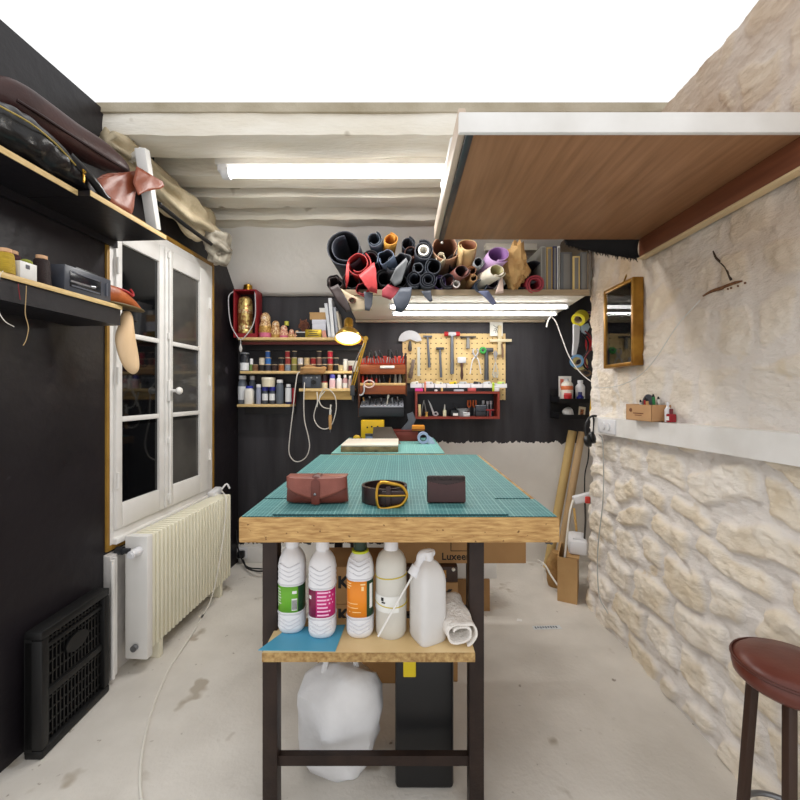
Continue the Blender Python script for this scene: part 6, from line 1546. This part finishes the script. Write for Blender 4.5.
t = thing('yellow_level', 'yellow strip standing against the stone corner', 'ruler', P(591.5, 417, 2.62)); g = G(); g.box((0, 0, .075), (.016, .012, .15), rot=(0, R(4), 0), bev=.002); g.build('strip', C(226, 176, 30, .4), t)
# things hanging in the corner above
def hang(poly, d, label, col, nm, cat='tool', th=.02):
    g = G(); g.prism([P(p[0], p[1], d) for p in poly], (0, 0, 0), (0, th, 0)); return tag(g.build(nm, C(*col, .4)), label, cat)
def ring(px, py, d, ro, ri, th, tilt, label, col):
    t = thing('tape_roll', label, 'tape', P(px, py, d), tilt); rr = []
    for i in range(29):
        a = 2 * PI * i / 28; rr.append([(math.cos(a) * r_, y, math.sin(a) * r_) for r_, y in ((ri, -th), (ro, -th), (ro, th), (ri, th))])
    g = G(); g.rings(rr, cap=False); g.build('tape', C(*col, .4), t)
    rr = [[(math.cos(2 * PI * i / 28) * r_, y, math.sin(2 * PI * i / 28) * r_) for r_, y in ((ri - .004, -th * .9), (ri, -th * .9), (ri, th * .9), (ri - .004, th * .9))] for i in range(29)]
    g = G(); g.rings(rr, cap=False); g.build('core', C(180, 160, 130), t)
ring(580, 318, 2.56, .044, .026, .030, (R(30), 0, R(-50)), 'yellow tape roll hanging high in the right corner', (214, 200, 46))
ring(589, 316, 2.58, .030, .018, .012, (R(20), 0, R(-40)), 'small violet tape roll beside the yellow one', (96, 60, 104))
ring(577, 361, 2.57, .042, .028, .016, (R(10), 0, R(-30)), 'blue tape roll hanging lowest in the right corner', (104, 150, 190))
ring(580, 363, 2.60, .046, .028, .014, (R(10), 0, R(-30)), 'yellowish masking tape roll behind the blue one', (220, 206, 130))
hang([(574, 324), (580, 326), (579, 342), (576, 356), (573, 355), (574, 340)], 2.56, 'long pale grey plastic tool hanging under the yellow tape', (206, 206, 210), 'hanging_tool')
hang([(581, 326), (588, 323), (590, 327), (586, 334), (582, 332)], 2.56, 'pale blue clip hanging beside the grey tool', (186, 206, 220), 'hanging_clip')
hang([(579, 330), (583, 331), (582, 342), (580, 347), (579, 340)], 2.57, 'black file hanging behind the pale tool', (50, 48, 54), 'file_tool')
hang([(587, 336), (592, 341), (592, 350), (588, 352), (586.5, 345)], 2.56, 'red plastic cutter hanging at the stone corner', (200, 40, 48), 'red_cutter')
wire([(585, 331, 2.54), (590, 336), (593, 343), (590, 350), (586, 356), (585, 362), (588, 368)], 2.54, .005, 'dark red cable hanging at the stone corner', C(120, 32, 42, .4))
wire([(583, 334, 2.55), (588, 342), (587, 352), (583, 358), (584, 366), (588, 370)], 2.55, .006, 'black cable tangle hanging at the stone corner', BLACKPL)
wire([(580, 372, 2.57), (586, 370), (591, 373), (586, 376), (582, 373)], 2.56, .006, 'bronze chain loop under the hanging cables', C(120, 96, 70, .4))
# cardboard tubes leaning on the back wall
def ctube(p0, p1, r, label, col):
    t = thing('cardboard_tube', label, 'tube', p0); b = p1 - p0; ax = b.normalized(); x, y, a = frame_from(ax); L_ = b.length
    g = G(); g.rings([[a * s + (x * math.cos(q) + y * math.sin(q)) * k_ for q in [2 * PI * i / 24 for i in range(24)]] for s, k_ in ((0.0, r * .86), (0, r), (L_, r), (L_, r * .86), (0.0, r * .86))], cap=False); g.build('tube', mat('tube_card_%d' % col[0], col, .6, col2=tuple(int(v * .9) for v in col), scale=3), t)
ctube(P(547.5, 568, 2.80), P(572.5, 431, 2.90), .030, 'yellowish cardboard tube leaning on the back wall, left of two', (206, 176, 116))
ctube(P(557, 574, 2.74), P(582, 432, 2.85), .025, 'beige cardboard tube leaning on the back wall, right of two', (196, 164, 122))
# box, bag, white block, strip
t = thing('carton', 'open kraft carton on the floor at the foot of the stone corner', 'box', P(568.5, 590, 2.50).xy.to_3d(), (0, 0, R(-26)))
g = G(); H = .265
for a, b in (((-.055, -.13, 0), (-.05, .13, H)), ((.05, -.13, 0), (.055, .13, H)), ((-.05, -.13, 0), (.05, -.125, H)), ((-.05, .125, 0), (.05, .13, H)), ((-.05, -.125, 0), (.05, .125, .005))): g.box2(a, b)
g.build('box_body', KRAFT2, t)
g = G(); g.box((.03, -.02, H + .003), (.07, .2, .004)); g.build('flap', KRAFT2, t)
t = thing('foam_block', 'white foam packing block lying on the open carton', 'block', P(577, 560, 2.50).xy.to_3d() + Vector((0, 0, .2705)), (0, 0, R(-20)))
g = G(); g.box2((-.055, -.10, 0), (.055, .10, .085), .018); g.build('block', WHITEPL, t); g = G(); g.box2((-.03, -.07, .0855), (.03, .07, .092), .006); g.build('raised_rim', WHITEPL, t)
t = thing('paper_bag', 'crumpled kraft paper bag between the tubes and the carton', 'bag', P(555, 575, 2.60).xy.to_3d() + Vector((.005, 0, 0)))
g = G(); rr = []
for j in range(14):
    v = j / 13; rr.append([(math.cos(a) * (.046 + .02 * math.sin(PI * v)) * (1 - .3 * v ** 3), math.sin(a) * .045 * (1 - .2 * v), v * .22) for a in [2 * PI * i / 24 for i in range(24)]])
g.rings(rr); g.wob(.012, 18, 3)
for v in g.bm.verts: v.co.z = max(v.co.z, .001)
g.build('bag', mat('kraft_bag', (176, 140, 88), .8, col2=(146, 110, 64), scale=10, bump=.4), t, sharp=30)
t = thing('power_strip', 'white power strip hanging at the stone corner', 'power strip', P(583, 498, 2.47)); g = G(); g.box((0, 0, 0), (.12, .04, .05), rot=(0, R(-14), 0), bev=.008); g.build('strip', WHITEPL, t)
g = G(); g.box((.018, -.022, -.006), (.030, .02, .042), bev=.006); g.build('red_switch', C(214, 70, 60, .4), t)
wire([(573, 500, 2.46), (570, 512), (567, 535), (565, 556), (563, 575), (561, 588), (552, 577, 2.5), (545, 565, 2.6), (538, 560, 2.75)], 2.42, .006, 'white cord looping from the power strip to the floor', CREAM)
wire([(589, 447, 2.45), (588, 460), (585, 474), (584.5, 492)], 2.45, .004, 'thin black cord above the power strip', BLACKPL)
wire([(585, 503, 2.47), (585.5, 520), (584.5, 538), (585, 548)], 2.46, .006, 'grey-black cord below the power strip', C(70, 66, 64, .5))
t = thing('wood_stick', 'short pale wooden stick leaning behind the foam block', 'stick', P(577, 536, 2.62)); g = G(); g.bar((0, 0, 0), P(574, 508, 2.68) - t.location, .012, .012, .001); g.build('stick', WOODRAW, t)
# headphones hanging on the trunking end
t = thing('headphones', 'black headphones hanging at the end of the white trunking', 'headphones', P(590.5, 428, 2.18))
k = 2.18 / 400
g = G(); g.tube([(-4 * k, 0, -10 * k), (-5.5 * k, 0, 0), (-2 * k, .0, 9 * k), (2 * k, 0, 12 * k), (6 * k, 0, 12 * k)], .006, seg=8); g.tube([(4 * k, .02, -10 * k), (5 * k, .02, 0), (4 * k, .01, 9 * k), (2 * k, 0, 12 * k)], .005, seg=8); g.build('headband', BLACKPL, t)
for x, y, z in ((-2.5 * k, -.0, -13 * k), (3.5 * k, .02, -10 * k)):
    g = G(); g.lathe([(.001, -.014), (.026, -.014), (.033, -.006), (.033, .008), (.020, .014), (.001, .014)], 22, at=(x, y, z), axis=(.7, -.6, .25)); g.build('ear_cup', BLACKPL, t)
# things on the trunking
t = thing('pen_box', 'small kraft box of pens on the white trunking', 'box', (1.083, 1.735, 1.1305), (0, 0, R(8)))
g = G(); hx, hy, h = .055, .075, .070
for a, b in (((-hx, -hy, 0), (-hx + .003, hy, h)), ((hx - .003, -hy, 0), (hx, hy, h)), ((-hx, -hy, 0), (hx, -hy + .003, h)), ((-hx, hy - .003, 0), (hx, hy, h)), ((-hx, -hy, 0), (hx, hy, .003))): g.box2(a, b)
g.build('box_body', mat('box_tan', (196, 152, 108), .7, var=.1), t)
g = G(); g.box2((-hx - .0008, -.03, .03), (-hx, .03, .034)); g.box2((-hx - .0008, -.02, .022), (-hx, .02, .025)); g.cyl((-hx - .0008, .045, .045), (-hx, .045, .045), .009, seg=12); g.build('printed_mark', C(120, 74, 50), t)
o_ = t.location
pens = [((-.01, .03), .075, (226, 226, 226), 'white pen'), ((.005, -.03), .10, (40, 130, 70), 'green pen'), ((-.02, -.005), .085, (170, 40, 46), 'red marker'), ((.02, -.045), .09, (226, 222, 214), 'ivory pen'), ((-.028, -.045), .082, (196, 150, 90), 'wooden pencil'), ((.01, .055), .07, (60, 62, 70), 'grey pen')]
for (x, y), h, c, lb in pens:
    p = thing('pen', '%s standing in the kraft pen box' % lb, 'pen', o_ + Vector((x, y, .0035)), (R(random.uniform(-12, 12)), R(random.uniform(-8, 8)), 0))
    g = G(); g.cyl((0, 0, .003), (0, 0, h), .006, seg=10); g.build('barrel', C(*c, .4), p)
    g = G(); g.cyl((0, 0, h + .0003), (0, 0, h + .012), .0055, .003, seg=10); g.build('tip', INK, p)
p = thing('protractor', 'dark half-round disc standing in the kraft pen box', 'disc', o_ + Vector((0, .012, .062)))
g = G(); g.prism([(0, math.cos(a) * .045, math.sin(a) * .052) for a in [PI * i / 16 for i in range(17)]], (0, 0, 0), (.005, 0, 0)); g.build('disc', C(66, 70, 78, .4), p)
t = thing('nail_polish', 'little dark red bottle with white cap on the trunking beside the pen box', 'bottle', (1.085, 1.60, 1.1325))
g = G(); g.box2((-.014, -.012, 0), (.014, .012, .034), .004); g.build('body', C(150, 24, 36, .25), t); g = G(); g.box((-.0145, 0, .016), (.001, .016, .016)); g.build('label', LWHITE, t); g = G(); g.cyl((0, 0, .0343), (0, 0, .054), .007, seg=12); g.build('cap', C(110, 24, 32, .3), t)
t = thing('white_bottle', 'small white bottle behind the red one on the trunking', 'bottle', (1.098, 1.64, 1.1322)); g = G(); g.lathe([(.001, 0), (.012, 0), (.012, .05), (.006, .06), (.001, .06)], 16); g.build('body', WHITEPL, t); g = G(); g.cyl((0, 0, .0605), (0, 0, .08), .005, seg=10); g.build('cap', WHITEPL, t)
# grey wire down the stone
g = G(); g.tube([(1.055, 2.12, 1.03), (1.075, 2.12, .98), (1.072, 2.11, .70), (1.068, 2.16, .40), (1.060, 2.13, .18), (1.066, 2.05, .12)], .003, seg=6); tag(g.build('thin_wire', C(176, 176, 172, .5)), 'thin grey wire hanging down the stone from the socket', 'wire')
# gilt framed glass case
t = thing('picture_frame', 'gilt-framed glazed picture on the stone wall', 'picture', (1.102, 1.97, 1.577), (0, 0, R(0)))
Y0, Y1, Za, Zb = -.13, .14, -.199, .209
g = G()
for a, b in (((-.03, Y0, Za), (.02, Y0 + .018, Zb)), ((-.03, Y1 - .018, Za), (.02, Y1, Zb)), ((-.03, Y0 + .018, Za), (.02, Y1 - .018, Za + .018)), ((-.03, Y0 + .018, Zb - .018), (.02, Y1 - .018, Zb))): g.box2(a, b, .003)
g.build('gilt_frame', mat('gilt', (176, 130, 52), .35, metal=.6, col2=(130, 88, 28), scale=12), t)
g = G(); g.box2((.0, Y0 + .018, Za + .018), (.006, Y1 - .018, Zb - .018)); g.build('dark_backing', C(36, 38, 48, .5), t)
g = G(); rnd = random.Random(4)
for k in range(16):
    y = rnd.uniform(Y0 + .05, Y1 - .05); z = rnd.uniform(Za + .24, Zb - .04); g.tube([(-.003, y, z), (-.004, y + rnd.uniform(-.02, .02), z - .02), (-.003, y + rnd.uniform(-.03, .03), z - .04)], .0025, seg=5, n=3)
g.build('gold_ornaments', C(206, 180, 110, .4), t)
g = G(); g.box2((-.003, Y0 + .03, Za + .10), (-.0005, Y1 - .03, Za + .17)); g.build('tan_panel', mat('tan_print', (196, 166, 116), .6, col2=(170, 136, 86), scale=30), t)
g = G()
for k in range(9): y = Y0 + .04 + k * .026; g.box((-.003, y, Za + .065), (.003, .012, rnd.uniform(.03, .07)))
g.build('dark_motifs', C(30, 44, 40, .5), t)
gm = bpy.data.materials.new('clear_glass'); gm.use_nodes = True; nt = gm.node_tree; N = nt.nodes; L = nt.links
for n in list(N): N.remove(n)
out = N.new('ShaderNodeOutputMaterial'); mx = N.new('ShaderNodeMixShader'); tr = N.new('ShaderNodeBsdfTransparent'); gl = N.new('ShaderNodeBsdfGlossy'); gl.inputs['Roughness'].default_value = .02
fr_ = N.new('ShaderNodeFresnel'); fr_.inputs['IOR'].default_value = 1.5
L.new(fr_.outputs[0], mx.inputs[0]); L.new(tr.outputs[0], mx.inputs[1]); L.new(gl.outputs[0], mx.inputs[2]); L.new(mx.outputs[0], out.inputs[0])
g = G(); g.box2((-.024, Y0 + .016, Za + .016), (-.022, Y1 - .016, Zb - .016)); g.build('glass_pane', gm, t)
g = G(); g.cyl((.0, .01, Zb), (.02, .01, Zb + .05), .004, seg=8); g.build('hook', BRASS, t)
# floor slip and stool
t = thing('paper_slip', 'printed paper slip lying on the concrete floor', 'paper', P(547, 627, 2.13).xy.to_3d() + Vector((0, 0, .001)), (0, 0, R(3))); g = G(); g.box2((-.075, -.016, 0), (.075, .016, .0012)); g.build('slip', C(222, 226, 228, .6), t)
g = G()
for k in range(9): g.box2((-.065 + k * .014, -.009 + .004 * (k % 2), .0013), (-.058 + k * .014, .009, .0018))
g.build('print', C(70, 86, 104, .6), t)
t = thing('floor_scrap', 'small white paper scrap on the floor right of the bench', 'paper', P(519, 622, 2.2).xy.to_3d() + Vector((0, 0, .001))); g = G(); g.prism([(-.016, -.01, 0), (.012, -.014, 0), (.018, .006, 0), (-.006, .014, 0)], (0, 0, 0), (0, 0, .0015)); g.build('scrap', WHITEP, t)
t = thing('stool', 'round stool with reddish brown padded seat near the stone wall', 'stool', (.975, 1.0, 0))
t.scale = (.86, .86, 1)
g = G(); g.lathe([(.001, .520), (.118, .520), (.130, .530), (.134, .548), (.130, .566), (.112, .580), (.06, .586), (.001, .587)], 48); g.build('seat', mat('stool_leather', (104, 52, 40), .35, col2=(84, 40, 32), scale=8, bump=.06), t)
g = G(); g.tube([(math.cos(a) * .1335, math.sin(a) * .1335, .566) for a in [2 * PI * i / 24 for i in range(24)]], .004, seg=6, closed=True, n=3); g.build('piping', C(80, 38, 30, .4), t)
for a in (45, 135, 225, 315):
    c, s = math.cos(R(a)), math.sin(R(a)); g = G(); g.bar((c * .08, s * .08, .52), (c * .115, s * .115, 0), .024, .024, .003); g.build('leg', mat('stool_leg', (58, 38, 28), .5), t)
g = G(); g.tube([(math.cos(a) * .105, math.sin(a) * .105, .16) for a in [2 * PI * i / 24 for i in range(24)]], .007, seg=8, closed=True, n=3); g.build('foot_ring', STEEL, t)
# socket and plug low in the back-left corner
t = thing('wall_plug', 'black plug in a low white socket at the back left corner', 'plug', (XF(242, 2.93), 2.944, .075)); g = G(); g.box((0, -.006, 0), (.08, .012, .08), bev=.004); g.build('socket', WHITEPL, t); g = G(); g.box((.0, -.032, 0), (.05, .04, .05), bev=.01); g.build('plug', BLACKPL, t)
wire([(243, 560, 2.88), (247, 568, 2.80), (256, 571, 2.72), (264, 571, 2.70)], 2.7, .006, 'black lead running from the low plug under the bench', BLACKPL)
wire([(238, 545, 2.92), (236, 530), (238, 548), (246, 566, 2.86), (262, 569, 2.75)], 2.9, .005, 'thin black cable in the back left corner', C(36, 36, 38, .5))
t = thing('table_hook', 'small dark metal bracket under the right edge of the workbench', 'hook', (.405, 1.10, .8595)); g = G(); g.box2((-.008, -.01, -.022), (.008, .02, 0), .003); g.build('bracket', DSTEEL, t); g = G(); g.cyl((0, -.012, -.012), (0, -.03, -.012), .004, seg=8); g.build('pin', DSTEEL, t)

# ================================================================== LIGHT, SKY, CAMERA
w = bpy.data.worlds.new('world'); SC.world = w; w.use_nodes = True
bg = w.node_tree.nodes['Background']; bg.inputs['Color'].default_value = (1, 1, 1, 1); bg.inputs['Strength'].default_value = 1.0
def area(name, loc, rot, sx, sy, e, col=(1, .985, .965)):
    l = bpy.data.lights.new(name, 'AREA'); l.shape = 'RECTANGLE'; l.size = sx; l.size_y = sy; l.energy = e; l.color = col
    o = bpy.data.objects.new(name, l); COL.objects.link(o); o.location = loc; o.rotation_euler = rot; return o
area('ceiling_tube_glow', (-.31, 1.99, 2.29), (0, 0, 0), 1.15, .06, 13)
area('led_glow', (.44, 2.62, 1.77), (0, 0, 0), 1.0, .05, 4.2, (1, .98, .96))
l = bpy.data.lights.new('lamp_glow', 'POINT'); l.energy = 1.6; l.color = (1, .86, .62); l.shadow_soft_size = .03
o = bpy.data.objects.new('lamp_glow', l); COL.objects.link(o); o.location = P(348.5, 329, 2.62) + Vector((0, -.02, -.10))
cam = bpy.data.cameras.new('camera'); co = bpy.data.objects.new('camera', cam); COL.objects.link(co)
co.location = (0, 0, CZ); co.rotation_euler = (R(90), 0, 0); cam.sensor_width = 36; cam.lens = 18; cam.shift_y = -7 / 800; cam.clip_start = .02
SC.camera = co
SC.view_settings.view_transform = 'Standard'; SC.view_settings.look = 'None'; SC.view_settings.exposure = 0.2; SC.view_settings.gamma = 1
SC.cycles.max_bounces = 10; SC.cycles.diffuse_bounces = 5
